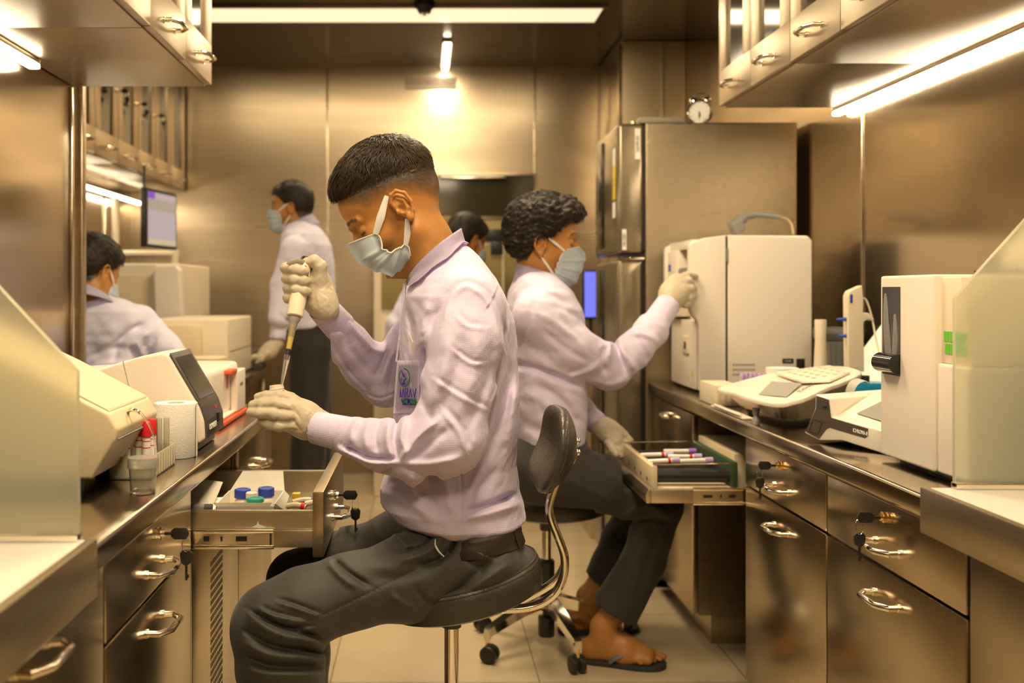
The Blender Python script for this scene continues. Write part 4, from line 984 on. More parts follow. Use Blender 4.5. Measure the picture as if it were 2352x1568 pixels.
# tube rack with lilac caps
t = thing('tube_stand', 'pale plastic tube stand in front of the big analyzer', 'rack', (.98, 3.0, CT))
mb = MB(); mb.prism([(.855, CT + .001), (1.032, CT + .001), (1.032, CT + .045), (.935, CT + .045), (.935, CT + .062), (.857, CT + .062)], 2.93, 3.10, 'y', .003); mb.build('body', M['ivory'], t)
mb = MB()
for i in range(4): mb.box((.862 + .018 * i, 2.9285, CT + .012), (.873 + .018 * i, 2.931, CT + .048), .001)
mb.build('slots', M['cream'], t)
lbl = ['first', 'second', 'third', 'fourth', 'fifth', 'sixth']
for i in range(6):
    c = (.952 + .0135 * i, 2.985 + .006 * (i % 2), CT + .046); t = thing('capped_tube', 'lilac capped tube in the pale stand, %s from the aisle side' % lbl[i], 'tube', c, 'lilac capped tubes in the pale stand')
    MB().lathe([(0, 0), (.005, .001), (.0055, .005), (.0055, .040)], c, n=14).build('tube', M['paper'], t); MB().lathe([(.0066, .026), (.0068, .028), (.0066, .046), (.0055, .048), (0, .048)], c, n=16).build('cap', M['lilac'], t)
for i, (x, y, r, h) in enumerate(((1.085, 3.02, .048, .062),)):
    t = thing('label_roll', 'wide white paper roll lying flat behind the flat analyzer', 'paper roll', (x, y, CT)); MB().lathe([(.014, .001), (r, .001), (r * 1.02, .004), (r, h), (.016, h), (.014, h - .003)], (x, y, CT + .045), n=48).build('roll', M['paper'], t)
    MB().box((x - .045, y - .04, CT + .001), (x + .045, y + .04, CT + .045), .002).build('box', M['card'], t)
# flat analyzer with the grey display
t = thing('flat_analyzer', 'flat white analyzer with a grey display, shaped like a desk telephone, on small feet', 'instrument', (.98, 2.62, CT))
o3 = [(.842, 2.86), (.848, 2.74), (.846, 2.60), (.862, 2.44), (.90, 2.415), (.96, 2.44), (1.14, 2.60), (1.17, 2.80), (1.08, 2.88), (.90, 2.88)]
o3 = [(v.x, v.y) for v in catmull([Vector((a, b, 0)) for a, b in o3], 4, True)]
def tilt(p): return Vector((p.x, p.y, p.z + (p.x - .86) * .26 - max(0, p.x - 1.0) * .10))
mb = MB(); mb.prism(o3, CT + .052, CT + .066, 'z', .006, 3, tilt); mb.build('top_plate', M['white'], t)
o4 = [(.87 + (x - .87) * .88 + .01, 2.66 + (y - 2.66) * .86) for x, y in o3]; b_ = MB()
tt = bmesh.new(); n4 = len(o4); A_ = [tt.verts.new(tilt(Vector((x, y, CT + .054)))) for x, y in o4]; B_ = [tt.verts.new(Vector((.97 + (x - .97) * .72, 2.66 + (y - 2.66) * .72, CT + .016))) for x, y in o4]
tt.faces.new(A_); tt.faces.new(B_[::-1])
for i in range(n4): tt.faces.new((A_[i], B_[i], B_[(i + 1) % n4], A_[(i + 1) % n4]))
bmesh.ops.bevel(tt, geom=list(tt.edges), offset=.006, segments=2, affect='EDGES', clamp_overlap=True); b_._merge(tt); b_.build('underside', M['ivory'], t)
def on_top(x, y, dz=0): return tilt(Vector((x, y, CT + .0662 + dz)))
mb = MB(); pext(mb, [on_top(.872, 2.60), on_top(.900, 2.475), on_top(.985, 2.60), on_top(.955, 2.74)], (0, 0, .0008)); mb.build('display', M['lcd'], t)
mb = MB(); pts = [on_top(.985, 2.60, .0), on_top(1.03, 2.53), on_top(1.12, 2.62), on_top(1.14, 2.80), on_top(1.0, 2.84)]; pext(mb, pts, (0, 0, .007), .002); mb.build('keypad_block', M['white'], t)
mb = MB()
for i in range(4):
    for j in range(5): p = on_top(1.02 + .028 * i, 2.61 + .043 * j, .008); mb.ball(p, .0075, 8, (1, 1.2, .25))
mb.build('keys', M['ivory'], t)
text_part('lettering', 'STATMAX', .016, tuple(on_top(.965, 2.52, .0006)), M['grey'], t, (.75, .62, .2), (-.6, .78, 0))
for i, (x, y) in enumerate(((.866, 2.60), (1.0, 2.52), (1.12, 2.62), (.93, 2.85))): MB().lathe([(.012, 0), (.006, .012), (.010, .034)], (x, y, CT + .0005), n=18).build('foot', M['grey'], t)
t = thing('white_tray', 'low white tray below the flat analyzer at the worktop edge', 'tray', (.93, 2.98, CT))
MB().box((.838, 2.62, CT + .0008), (.868, 2.92, CT + .006), .002).build('base', M['white'], t); MB().tube([(.84, 2.88, CT + .010), (.838, 2.76, CT + .010), (.84, 2.64, CT + .010)], .004, 8, sub=3).build('rim', M['white'], t)
t = thing('microscope_lens', 'small black and clear lens lying behind the flat analyzer', 'lens', (1.15, 2.98, CT))
MB().lathe([(.022, .001), (.024, .01), (.02, .014), (.018, .05), (0, .052)], (1.17, 3.0, CT + .02), n=24).build('stem', M['grey'], t)
MB().box((1.145, 2.975, CT + .001), (1.195, 3.025, CT + .02), .003).build('block', M['grey'], t); MB().box((1.138, 2.975, CT + .072), (1.178, 3.0, CT + .096), .005).build('head', M['blackgloss'], t)
# cone bottle, grey bin, pipettor, papers
t = thing('cone_bottle', 'tall narrow cream bottle beside the big analyzer', 'bottle', (1.245, 3.13, CT))
MB().lathe([(.031, .001), (.031, .02), (.020, .11), (.0165, .19), (.018, .245), (.017, .25), (0, .25)], (1.245, 3.13, CT), n=28).build('body', M['ivory'], t)
t = thing('waste_bin', 'small grey bin with a plastic liner behind the pipettor stand', 'bin', (1.335, 3.205, CT))
MB().lathe([(.055, .001), (.073, .205), (.069, .205), (.052, .005), (0, .005)], (1.335, 3.205, CT), n=40).build('body', M['grey'], t)
mb = MB(); mb.lathe([(.070, .18), (.076, .185), (.079, .208), (.077, .222), (.070, .22), (.066, .19)], (1.335, 3.205, CT), n=40); mb.build('liner', M['clear_plastic'], t)
mb = MB()
for i in range(24):
    a = i * math.pi / 12; mb.cyl((1.335 + .058 * math.cos(a), 3.205 + .058 * math.sin(a), CT + .02), (1.335 + .0725 * math.cos(a), 3.205 + .0725 * math.sin(a), CT + .175), .0025, n=6)
mb.build('ribs', M['grey'], t)
YP = 2.92
t = thing('pipettor_stand', 'blue stand on the right worktop holding the electric pipettor', 'stand', (1.25, YP, CT))
MB().prism(xz(YP, (1928, 905), (1932, 878), (1945, 874), (2040, 878), (2040, 910)), YP - .05, YP + .07, 'y', .004).build('base', M['cyan'], t)
MB().box((1.21, YP - .04, CT + .001), (1.31, YP + .06, CT + .045), .003).build('block', M['grey'], t)
sdf_part('cradle', lambda P: ell(P, W(1962, 868, YP), (.022, .02, .030)), (1.17, YP - .05, .80), (1.30, YP + .05, .92), .003, M['black'], t)
MB().cyl(W(1988, 880, YP - .03), W(1988, 862, YP - .03), .011, n=20).build('post', M['black'], t)
t = thing('electric_pipettor', 'tall cream electric pipettor with two blue pegs standing upright', 'pipettor', tuple(W(1962, 850, YP)))
body = xz(YP, (1943, 852), (1941, 680), (1946, 668), (1975, 655), (1978, 690), (1977, 718), (1990, 718), (2003, 732), (2000, 737), (1990, 732), (1979, 738), (1978, 745), (1980, 852))
MB().prism(body, YP - .017, YP + .017, 'y', .006, 3).build('body', M['ivory'], t)
for (a, b, c) in ((1922, 733, 1945), (1927, 771, 1945)): MB().cyl(W(c, b, YP - .004), W(a, b, YP - .004), .0062, .003, 16).build('peg', M['blue'], t)
MB().box(W(1953, 696, YP - .0185), W(1957.5, 676, YP - .0155)).build('indicator', M['blue'], t)
MB().tube([W(1978, 684, YP), W(1990, 690, YP), W(2003, 730, YP - .01), W(2012, 780, YP - .03), W(2020, 815, YP - .05)], .0028, 8, sub=6).build('cable', M['ivory'], t)
MB().lathe([(.006, 0), (.006, .012), (.012, .013), (.014, .022), (.0, .023)], W(1957, 862, YP - .02), n=14).build('nozzle', M['clear_plastic'], t)
t = thing('printed_sheet', 'white printed sheet leaning against the analyzer behind the pipettor', 'paper', (1.35, 2.95, CT))
q = [W(1936, 862, 3.0), W(2090, 900, 2.9), W(2120, 700, 3.0), W(2025, 745, 3.1)]
mb = MB(); pext(mb, q, (.0, .001, 0)); mb.build('sheet', M['paper'], t)
mb = MB(); e0, e1 = (q[1] - q[0]).normalized(), (q[3] - q[0]).normalized(); nn_ = e0.cross(e1).normalized() * (-1 if e0.cross(e1).y > 0 else 1)
for i in range(14):
    c = q[0] + e1 * (.03 + .018 * i) + e0 * .02 + nn_ * .0008; L = .03 + .03 * ((i * 7) % 3); mb.box(c, c + Vector((.001, .001, .0012)))
    pext(mb, [c, c + e0 * L, c + e0 * L + e1 * .003, c + e1 * .003], nn_ * .0003)
mb.build('print_lines', M['mgrey'], t)
t = thing('receipt', 'curled printer receipt rising behind the low white analyzer', 'receipt', (1.03, 2.42, .85))
rows = []
for i in range(12):
    a = i / 11; th_ = a * 2.2; rows.append([Vector((1.030 + .028 * (1 - math.cos(th_)) - .004, 2.38, .868 + .036 * math.sin(th_))), Vector((1.032 + .028 * (1 - math.cos(th_)) + .0, 2.44, .870 + .036 * math.sin(th_)))])
MB().grid(rows, .0004).build('strip', M['paper'], t)
# low white analyzer with the dark side panel
t = thing('cartridge_analyzer', 'low white analyzer with a dark grey side panel and slanted display', 'instrument', (.93, 2.2, CT))
def ipt(px, py):
    a_, b_ = W(1847, 0, 2.27), W(2022, 0, 2.08); sl = (px - CX) / F; u = (a_.x - sl * a_.y) / (sl * (b_.y - a_.y) - (b_.x - a_.x)); p = W(px, py, a_.y + u * (b_.y - a_.y)); p.z = max(p.z, CT + .0015); return p
vec = Vector((.19, .105, 0)); nrm = Vector((.19, .095, 0)).normalized()
outl = [(1847, 994), (1872, 938), (1873, 905), (1908, 915), (1913, 957), (2000, 981), (2060, 1000), (2060, 1062), (2022, 1044), (1935, 1012), (1882, 1012)]
mb = MB(); pext(mb, [ipt(*p) for p in outl], vec * .62, .004, 3); mb.build('housing', M['white'], t)
rear = [(1872, 1000), (1873, 905), (1930, 908), (2060, 925), (2060, 1040), (1930, 1005)]
mb = MB(); pext(mb, [ipt(*p) + vec * .6 for p in rear], vec * .45, .004, 3); mb.build('rear_housing', M['white'], t)
pan = [(1851, 990), (1875, 938), (1876, 909), (1904, 918), (1909, 959), (1994, 984), (1994, 1000), (1988, 1005), (1906, 981), (1898, 985), (1882, 1007)]
mb = MB(); pext(mb, [ipt(*p) - nrm * .0012 for p in pan], nrm * .002); mb.build('side_panel', mat('warm_dark_grey', (.085, .062, .045), .45), t)
dq = [(1879, 936), (1882, 920), (1902, 924), (1904, 940)]
mb = MB(); pext(mb, [ipt(*p) - nrm * .0018 for p in dq], nrm * .001); mb.build('usb_recess', M['dgrey'], t)
mb = MB(); pext(mb, [ipt(*p) - nrm * .0024 for p in [(1891, 935), (1891, 931), (1901, 933), (1901, 937)]], nrm * .001); mb.build('usb_port', M['black'], t)
mb = MB()
for (pa, pb) in (((1870, 963), (1898, 970)), ((1860, 988), (1868, 964)), ((1860, 990), (1880, 996)), ((1881, 995), (1889, 970))):
    p, q_ = ipt(*pa) - nrm * .002, ipt(*pb) - nrm * .002; mb.tube([p, q_], .0005, 6)
mb.build('flap_lines', M['black'], t)
xd = (ipt(1960, 973) - ipt(1930, 965)); text_part('lettering', 'ICHROMA-II', .0115, ipt(1977, 992) - nrm * .0018, M['paper'], t, tuple(xd), (0, 0, 1), sx=.62, bold=True)
s_ = [ipt(1948, 966) + vec * .05 + Vector((0, 0, .003)), ipt(2050, 992) + vec * .05 + Vector((0, 0, .003)), ipt(2050, 935) + vec * .60 + Vector((0, 0, .004)), ipt(1950, 915) + vec * .60 + Vector((0, 0, .004))]
mb = MB(); fr_ = [ipt(1915, 957) + vec * .05, ipt(2058, 996) + vec * .05, ipt(2058, 930) + vec * .62, ipt(1915, 908) + vec * .62]
tt = bmesh.new(); top = [tt.verts.new(p) for p in fr_]; bot = [tt.verts.new(Vector((p.x, p.y, CT + .03))) for p in fr_]
tt.faces.new(top); tt.faces.new(bot[::-1])
for i in range(4): tt.faces.new((top[i], bot[i], bot[(i + 1) % 4], top[(i + 1) % 4]))
bmesh.ops.recalc_face_normals(tt, faces=tt.faces); mb._merge(tt); mb.build('sloped_top', M['white'], t)
def lerp4(u, v): return fr_[0].lerp(fr_[1], u).lerp(fr_[3].lerp(fr_[2], u), v)
mb = MB(); pext(mb, [lerp4(.22, .18) + Vector((0, 0, .004)), lerp4(.9, .12) + Vector((0, 0, .004)), lerp4(.9, .85) + Vector((0, 0, .004)), lerp4(.35, .85) + Vector((0, 0, .004))], (0, 0, .0008)); mb.build('display', M['lcd'], t)
# tall white analyzer beside the glass
t = thing('white_analyzer', 'tall white analyzer with a dark window in its side, next to the right glass screen', 'instrument', (1.1, 1.86, CT))
X0_ = .92
MB().box((X0_, 1.80, CT + .012), (1.34, 2.01, 1.150), .006, seg=3).build('housing', M['white'], t)
MB().box((X0_ + .006, 1.70, CT + .012), (1.33, 1.80, .99), .006, seg=3).build('lower_front', M['white'], t)
MB().prism([(1.70, .99), (1.80, .99), (1.80, 1.145), (1.735, 1.145)], X0_ + .014, 1.33, 'x', .004).build('sloped_panel', M['ivory'], t)
MB().box((X0_ + .03, 1.72, CT + .0008), (1.3, 1.99, CT + .012)).build('base', M['dgrey'], t)
MB().box((X0_ - .0015, 1.925, .955), (X0_ + .001, 1.998, 1.128)).build('dark_window', M['screen_off'], t)
mb = MB(); mb.tube([(X0_ - .001, 1.985, 1.115), (X0_ - .002, 1.98, 1.06), (X0_ - .001, 1.972, .99)], .01, 12, sub=4, rr=[.005, .010, .013, .013], up0=(1, 0, 0), flat=.22); mb.tube([(X0_ - .001, 1.945, 1.075), (X0_ - .0015, 1.943, 1.03), (X0_ - .001, 1.948, .985)], .01, 12, flat=.2, sub=4, rr=[.005, .010, .012], up0=(1, 0, 0)); mb.build('stored_bag', M['grey'], t)
MB().cyl((X0_ - .004, 1.925, .978), (X0_ - .004, 2.0, .978), .019, n=28).build('black_roller', M['blackgloss'], t)
lb_ = MB()
for i in range(2):
    for j in range(4): lb_.box((X0_ + .0125, 1.712 + .019 * j + .004 * i, 1.008 + .022 * i), (X0_ + .0142, 1.727 + .019 * j + .004 * i, 1.026 + .022 * i))
lb_.build('green_label', M['green'], t)
MB().box((1.07, 1.84, 1.1505), (1.12, 1.94, 1.16), .002).build('black_clip', M['black'], t)
t = bottle('white_bottle', 'white plastic bottle with a ribbed cap on top of the tall white analyzer', (1.16, 1.92, 1.1515), .042, .095, 'white', .028, capr=.0165, neck=.32)
# ------------------------------------------------------------------ people: shared parts
SKIN = np.array((.50, .215, .052), np.float32); SKIND = np.array((.36, .155, .045), np.float32); HAIRC = np.array((.030, .020, .012), np.float32)
def frame(yaw, pitch, roll=0.):
    """yaw: world direction of the face (0 = +X, 180 = -X), pitch > 0 looks down; columns forward, left, up"""
    cy, sy, cp, sp = math.cos(R(yaw)), math.sin(R(yaw)), math.cos(R(pitch)), math.sin(R(pitch))
    f = Vector((cy * cp, sy * cp, -sp)); l = Vector((-sy, cy, 0)); u = f.cross(l)
    if roll:
        q = Matrix.Rotation(R(roll), 3, f); l = q @ l; u = q @ u
    return np.array([[f[i], l[i], u[i]] for i in range(3)], np.float32)
class Head:
    def __init__(s, O, yaw, pitch, sc=1., roll=0., hair='short'):
        s.O = Vector(O); s.B = frame(yaw, pitch, roll); s.sc = sc; s.hair = hair
    def loc(s, P): return ((P - A3(s.O)) @ s.B) / s.sc
    def w(s, x, y, z): v = s.B @ np.array((x, y, z)) * s.sc; return s.O + Vector(v.tolist())
    def skull(s, q):
        d = ell(q, (-.006, 0, .050), (.100, .077, .090))
        d = smin(d, ell(q, (-.045, 0, .030), (.062, .066, .066)), .02)
        return smin(d, ell(q, (.042, 0, .062), (.052, .063, .050)), .02)
    def field(s, P):
        q = s.loc(P); ay = q.copy(); ay[:, 1] = np.abs(ay[:, 1]); d = s.skull(q)
        d = smin(d, ell(q, (.040, 0, -.005), (.056, .059, .062)), .02)
        d = smin(d, ell(q, (.060, 0, -.058), (.036, .038, .040)), .02)
        d = smin(d, cone(ay, (.002, .050, -.048), (.074, .014, -.094), .019, .017), .022)
        d = smin(d, ell(q, (.084, 0, -.098), (.019, .020, .017)), .014)
        d = smin(d, ell(ay, (.058, .043, -.016), (.026, .018, .024)), .018)
        d = smax(d, -ell(ay, (.103, .034, .012), (.021, .021, .015)), .012)
        d = smin(d, chain(ay, [(.096, .008, .032), (.092, .028, .038), (.076, .050, .033)], [.007, .007, .005], .008), .012)
        d = smin(d, ell(ay, (.0770, .0315, .012), (.0140, .0175, .0125)), .006)
        d = smin(d, chain(q, [(.092, 0, .026), (.104, 0, .004), (.117, 0, -.018)], [.006, .0075, .0105], .006), .010)
        d = smin(d, ell(ay, (.103, .012, -.021), (.012, .008, .008)), .005)
        d = smin(d, ell(q, (.098, 0, -.052), (.012, .020, .006)), .006); d = smin(d, ell(q, (.096, 0, -.064), (.012, .018, .006)), .005)
        # ears: shell, rim, inner fold, lobe, hollow
        e = ell(ay, (-.012, .076, .000), (.018, .009, .029), Matrix.Rotation(R(8), 3, 'Y'))
        e = smin(e, chain(ay, [(.003, .079, .004), (.004, .083, .018), (-.005, .087, .031), (-.018, .089, .031), (-.029, .090, .018), (-.030, .088, -.002), (-.022, .085, -.018), (-.013, .083, -.028)], [.003, .0032, .0036, .0038, .0036, .0034, .0034, .005], .003), .003)
        e = smax(e, -ell(ay, (-.012, .0905, .004), (.0125, .0085, .021)), .003)
        e = smin(e, chain(ay, [(-.010, .083, .020), (-.019, .0845, .008), (-.017, .084, -.008), (-.009, .083, -.016)], [.0026, .003, .003, .003], .003), .003)
        e = smax(e, -ell(ay, (-.006, .087, -.003), (.0075, .010, .009)), .002)
        e = smin(e, ell(ay, (-.010, .083, -.026), (.0075, .0045, .0095)), .004); e = smin(e, ell(ay, (.003, .081, -.004), (.0042, .004, .006)), .002)
        d = smin(d, e, .004)
        return d * s.sc
    def hairline(s, x):
        if s.hair == 'fade': return np.interp(x, [-.12, -.098, -.04, .02, .07, .092], [.030, .034, .058, .074, .088, .104])
        return np.interp(x, [-.12, -.09, -.05, -.03, .012, .03, .06, .092], [-.055, -.055, -.045, -.01, .022, .035, .068, .082])
    def hair_field(s, P, thick=.02, bump=.0, front=.0):
        q = s.loc(P); d = s.skull(q); h = (q[:, 2] - s.hairline(q[:, 0])) / (.048 if s.hair == 'fade' else .018)
        t = np.clip(h, -1, 1); top = np.clip((q[:, 2] - .06) / .06, 0, 1)
        th = thick * (.55 + .45 * top) + front * np.clip((q[:, 0] - .04) / .05, 0, 1) * np.clip((q[:, 2] - .06) / .05, 0, 1)
        f = d - np.where(t > 0, th * np.maximum(t, 0) ** (.95 if s.hair == 'fade' else .6), .010 * t)
        # keep the ears free
        ay = q.copy(); ay[:, 1] = np.abs(ay[:, 1]); f = smax(f, -ell(ay, (-.010, .088, -.004), (.026, .022, .036)), .006)
        if bump:
            a = np.arctan2(q[:, 1], q[:, 2] - .02); r_ = q[:, 0]
            f = f + bump * (nz(q, 34, 5) * .8 + .6 * np.sin(a * 38 + 2.2 * np.sin(r_ * 60)) * np.exp(-3 * np.abs(nz(q, 16, 9)) * .3))
        return f * s.sc
    def color(s, stub=.0):
        def f(P):
            q = s.loc(P); n = nz(q, 28, 3)[:, None] * .05
            c = SKIN[None] * (1 + n)
            ay = q.copy(); ay[:, 1] = np.abs(ay[:, 1])
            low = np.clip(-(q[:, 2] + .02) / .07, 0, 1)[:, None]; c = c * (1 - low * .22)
            if s.hair == 'fade':
                zl = s.hairline(q[:, 0]); lowl = np.interp(q[:, 0], [-.12, -.09, -.05, -.02, .01, .045, .075, .10], [-.04, -.045, -.005, .022, .026, .036, .066, .088])
                k = np.clip((q[:, 2] - lowl) / np.maximum(zl - lowl + .006, .01), 0, 1) ** .85
            else: k = np.clip((q[:, 2] - s.hairline(q[:, 0]) + .006) / .01, 0, 1)
            ear = np.clip(-ell(ay, (-.012, .088, .002), (.030, .018, .042)) / .004 + .5, 0, 1); k = k * (1 - ear)
            k = k * np.clip((.104 - q[:, 0]) / .006, 0, 1)
            k = 1 - (1 - k) ** 2.1 if s.hair == 'fade' else k
            k = np.clip(k + .06 * nz(q, 90, 8) * (k > .05), 0, 1)[:, None]
            c = c * (1 - k * .985) + HAIRC * k * .55
            # eyebrows, lashes, shadowed beard stubble
            eb = polyd(ay, [(.104, .014, .030), (.101, .026, .040), (.090, .042, .041), (.080, .052, .036)])
            ke = np.clip(1.35 - eb / .0048 + .25 * nz(q, 110, 2), 0, 1)[:, None] * (q[:, 0] > .06)[:, None]; c = c * (1 - ke * .92) + HAIRC * ke
            la = polyd(ay, [(.0890, .020, .0060), (.0915, .031, .0040), (.0870, .043, .0055), (.081, .049, .0060)]); kl = np.clip(1.5 - la / .0022, 0, 1)[:, None]; c = c * (1 - kl * .9) + HAIRC * kl * .6
            if stub:
                b = np.clip((-.018 - q[:, 2]) / .03, 0, 1) * np.clip((q[:, 0] - .0) / .02, 0, 1); c = c * (1 - (b * stub)[:, None])
            return c
        return f
def mask_part(parent, H, Fr, Sd, w, pleats=True, m='maskblue'):
    """Fr, Sd: lists of local (x, z) of the middle line and of the side edges from top to bottom; w: half-widths"""
    rows = []; n = 29
    K = 8
    fr = catmull([Vector((a, b, 0)) for a, b in Fr], K); sd = catmull([Vector((a, b, 0)) for a, b in Sd], K); ww = np.interp(np.linspace(0, 1, len(fr)), np.linspace(0, 1, len(w)), w)
    for i, (a, b) in enumerate(zip(fr, sd)):
        v = i / (len(fr) - 1); row = []
        for k in range(n):
            th = -math.pi / 2 + math.pi * k / (n - 1); c = max(math.cos(th), 0) ** .75; s_ = math.sin(th)
            s_ = math.copysign(abs(s_) ** .9, s_)
            p = b.lerp(a, c)
            pl = 0
            if pleats:
                for pv in (.30, .50, .70): pl += .0028 * math.exp(-((v - pv) / .035) ** 2) - .0022 * math.exp(-((v - pv - .05) / .03) ** 2)
                pl += .0018 * math.sin(v * 9 + th * 3.1) * c + .0022 * math.sin(th * 7 + v * 5) * (1 - c) * v
            dr = (a - b).normalized() if (a - b).length > 1e-6 else Vector((1, 0, 0))
            p = p + dr * pl * 1.2
            row.append(H.w(p.x, ww[i] * s_ + (.8 * pl * s_), p.y))
        rows.append(row)
    mb = MB(); mb.grid(rows, .0012); o = mb.build('face_mask', M[m], parent, True)
    # sewn top edge and stitched side edges
    e = MB(); e.tube([Vector(p) for p in rows[0]], .0013, 6, flat=1.0); e.tube([r_[0] for r_ in rows], .0016, 6); e.tube([r_[-1] for r_ in rows], .0016, 6)
    e.build('mask_edge', M['maskwhite'], o)
    return o, rows
def strap(parent, pts, wd=.0045, m='maskwhite', up0=(0, 1, 0)):
    mb = MB(); mb.tube([Vector(p) for p in pts], wd, 10, flat=.22, sub=5, rr=[wd * .7, wd, wd * .55], up0=up0); return mb.build('mask_strap', M[m], parent)
def strands(H, n, seedv, rng=None, lfn=None, m='hair', parent=None, thick=.018, wd=.0009, frontf=.0):
    rs = np.random.RandomState(seedv); V = []; Fc = []
    cnt = 0
    K = n * 3; TH = rs.uniform(-math.pi, math.pi, K); ZZ = rs.uniform(-.35, 1, K); RR = np.sqrt(1 - ZZ * ZZ); r3 = np.array((.100, .077, .090)); c3 = np.array((-.006, 0, .050))
    DD = np.stack([RR * np.cos(TH), RR * np.sin(TH), ZZ], 1); NN = DD / r3; NN /= np.linalg.norm(NN, axis=1)[:, None]; PP = c3 + DD * r3
    for _ in range(8): PP = PP - NN * H.skull(PP.astype(np.float32))[:, None]
    ci = -1
    while cnt < n and ci < K - 1:
        ci += 1; d = DD[ci]; p = PP[ci]; th = TH[ci]
        hl = float(H.hairline(np.array([p[0]]))[0])
        if p[2] < hl + (-.005 if H.hair == 'fade' else .002): continue
        if abs(p[1]) > .068 and -.035 < p[0] < .015 and p[2] < .034: continue
        cnt += 1; nrm = d / r3; nrm /= np.linalg.norm(nrm)
        p = PP[ci]
        whorl = np.array((-.055, .01, .13)); away = p - whorl
        flow = np.array((.9, 0, -.15)) * np.clip((p[0] + .07) / .06, 0, 1) + away * 7 * np.clip(1 - (p[0] + .07) / .08, .15, 1) + np.array((.3, 0, -.55)) * np.clip(abs(p[1]) / .06, 0, 1)
        flow = flow + rs.normal(size=3) * .22; flow -= nrm * (flow @ nrm); flow /= np.linalg.norm(flow) + 1e-9
        top = np.clip((p[2] - hl) / .05, 0, 1); L = ((.004 if H.hair == 'fade' else .010) + .026 * top + frontf * np.clip((p[0] - .03) / .05, 0, 1) * top) * rs.uniform(.7, 1.2)
        t0 = thick * (.35 + .5 * np.clip((p[2] - .06) / .06, 0, 1)) * min(1, max(.0, (p[2] - hl) / (.040 if H.hair == 'fade' else .018))) ** .7 + .0004
        side = np.cross(flow, nrm); base = len(V); segs = 4; lift = rs.uniform(.15, .55)
        for k in range(segs + 1):
            t = k / segs; q = p + nrm * (t0 + L * lift * (t - t * t * .9)) + flow * L * t + side * L * .12 * math.sin(t * 3 + th * 5)
            q = q + np.array((0, 0, -1)) * L * (.10 if H.hair == 'fade' else .28) * t * t * (1 if p[0] > .05 else .3)
            wd_ = wd * (1 - t) * ((.35 + .65 * min(1., top * 1.6)) if H.hair == 'fade' else 1) + .00012
            for a in (0, 2.1, 4.2): V.append(q + side * wd_ * math.cos(a) + nrm * wd_ * math.sin(a))
        for k in range(segs):
            for a in range(3):
                b0 = base + k * 3; Fc.append((b0 + a, b0 + (a + 1) % 3, b0 + 3 + (a + 1) % 3, b0 + 3 + a))
    V = np.array(V, np.float32); Wd = (V * H.sc) @ H.B.T + A3(H.O)
    return Wd, np.array(Fc)
def hair_part(H, parent, thick, bump, front, n, seedv, h=.0025, frontf=.01, wd=.0009, m='hair', sth=None):
    lo = [H.O[i] - .2 for i in range(3)]; hi = [H.O[i] + .22 for i in range(3)]
    pos, Q = nets(lambda P: H.hair_field(P, thick, bump, front), lo, hi, h)
    if n:
        V, Fc = strands(H, n, seedv, thick=sth or thick, wd=wd, frontf=frontf); Q = np.concatenate([Q, Fc + len(pos)]); pos = np.concatenate([pos, V])
    return link_mesh('hair', np_mesh('hair', pos, Q), M[m], parent, True)
def join_np(parts):
    P, Q, C = [], [], []; n = 0
    for p, q, c in parts: P.append(p); Q.append(q + n); C.append(c); n += len(p)
    return np.concatenate(P), np.concatenate(Q), np.concatenate(C)
def body_mesh(H, neck, limbs, parent, stub=0., hh=.0022, hb=.007, lo=None, hi=None, name='body'):
    """one skin surface: head and neck in fine cells, the clothed rest in coarse ones; the two meet inside the collar"""
    cut = neck['cut']
    def f1(P):
        d = H.field(P); d = smin(d, chain(P, neck['pts'], neck['r'], .03), .025)
        return np.maximum(d, cut[1] - P[:, 2])
    l1 = [H.O[i] - .19 for i in range(3)]; h1 = [H.O[i] + .2 for i in range(3)]; l1[2] = cut[1] - .01
    p1, q1 = nets(f1, l1, h1, hh); c1 = H.color(stub)(p1)
    def f2(P):
        d = chain(P, neck['pts'], [r * .97 for r in neck['r']], .03)
        for pts, rad in limbs: d = smin(d, chain(P, pts, rad, .02), .03)
        return np.maximum(d, P[:, 2] - cut[0])
    p2, q2 = nets(f2, lo, hi, hb); c2 = np.repeat(SKIN[None], len(p2), 0)
    P, Q, C = join_np([(p1, q1, c1), (p2, q2, c2)]); me = np_mesh(name, P, Q)
    ca = me.color_attributes.new('Col', 'FLOAT_COLOR', 'POINT'); c = np.ones((len(P), 4), np.float32); c[:len(C), :3] = C; ca.data.foreach_set('color', c[:len(me.vertices)].ravel())
    return link_mesh(name, me, M['skin'], parent, True)
def push_out(f, pts, off, it=4):
    P = np.array([A3(p) for p in pts], np.float32)
    for _ in range(it):
        d = f(P); e = .002; g = np.stack([f(P + np.array(v, np.float32)) - f(P - np.array(v, np.float32)) for v in ((e, 0, 0), (0, e, 0), (0, 0, e))], 1) / (2 * e)
        g /= np.linalg.norm(g, axis=1)[:, None] + 1e-6; P = P + g * np.maximum(off - d, 0)[:, None] * .9
    return [Vector(p.tolist()) for p in P]
def collar_part(parent, top, low, m, name='collar', th=.0022, close=True, f=None):
    """top, low: points of the near half from the front round to the back; mirrored handled by caller"""
    T = catmull([Vector(p) for p in top], 5); L = catmull([Vector(p) for p in low], 5); rows = [T]
    for k in range(1, 9):
        t = k / 8; rows.append([a.lerp(b, t) for a, b in zip(T, L)])
        if f is not None: rows[-1] = push_out(f, rows[-1], .0035 + .0035 * t)
    # small roll of the fold at the top
    inner = [a + (sum(T, Vector()) / len(T) - a) * .07 + Vector((0, 0, -.012)) for a in T]
    mid = [a + (sum(T, Vector()) / len(T) - a) * .035 + Vector((0, 0, .0015)) for a in T]
    mb = MB(); mb.grid([inner, mid] + rows, th); return mb.build(name, M[m], parent, True)
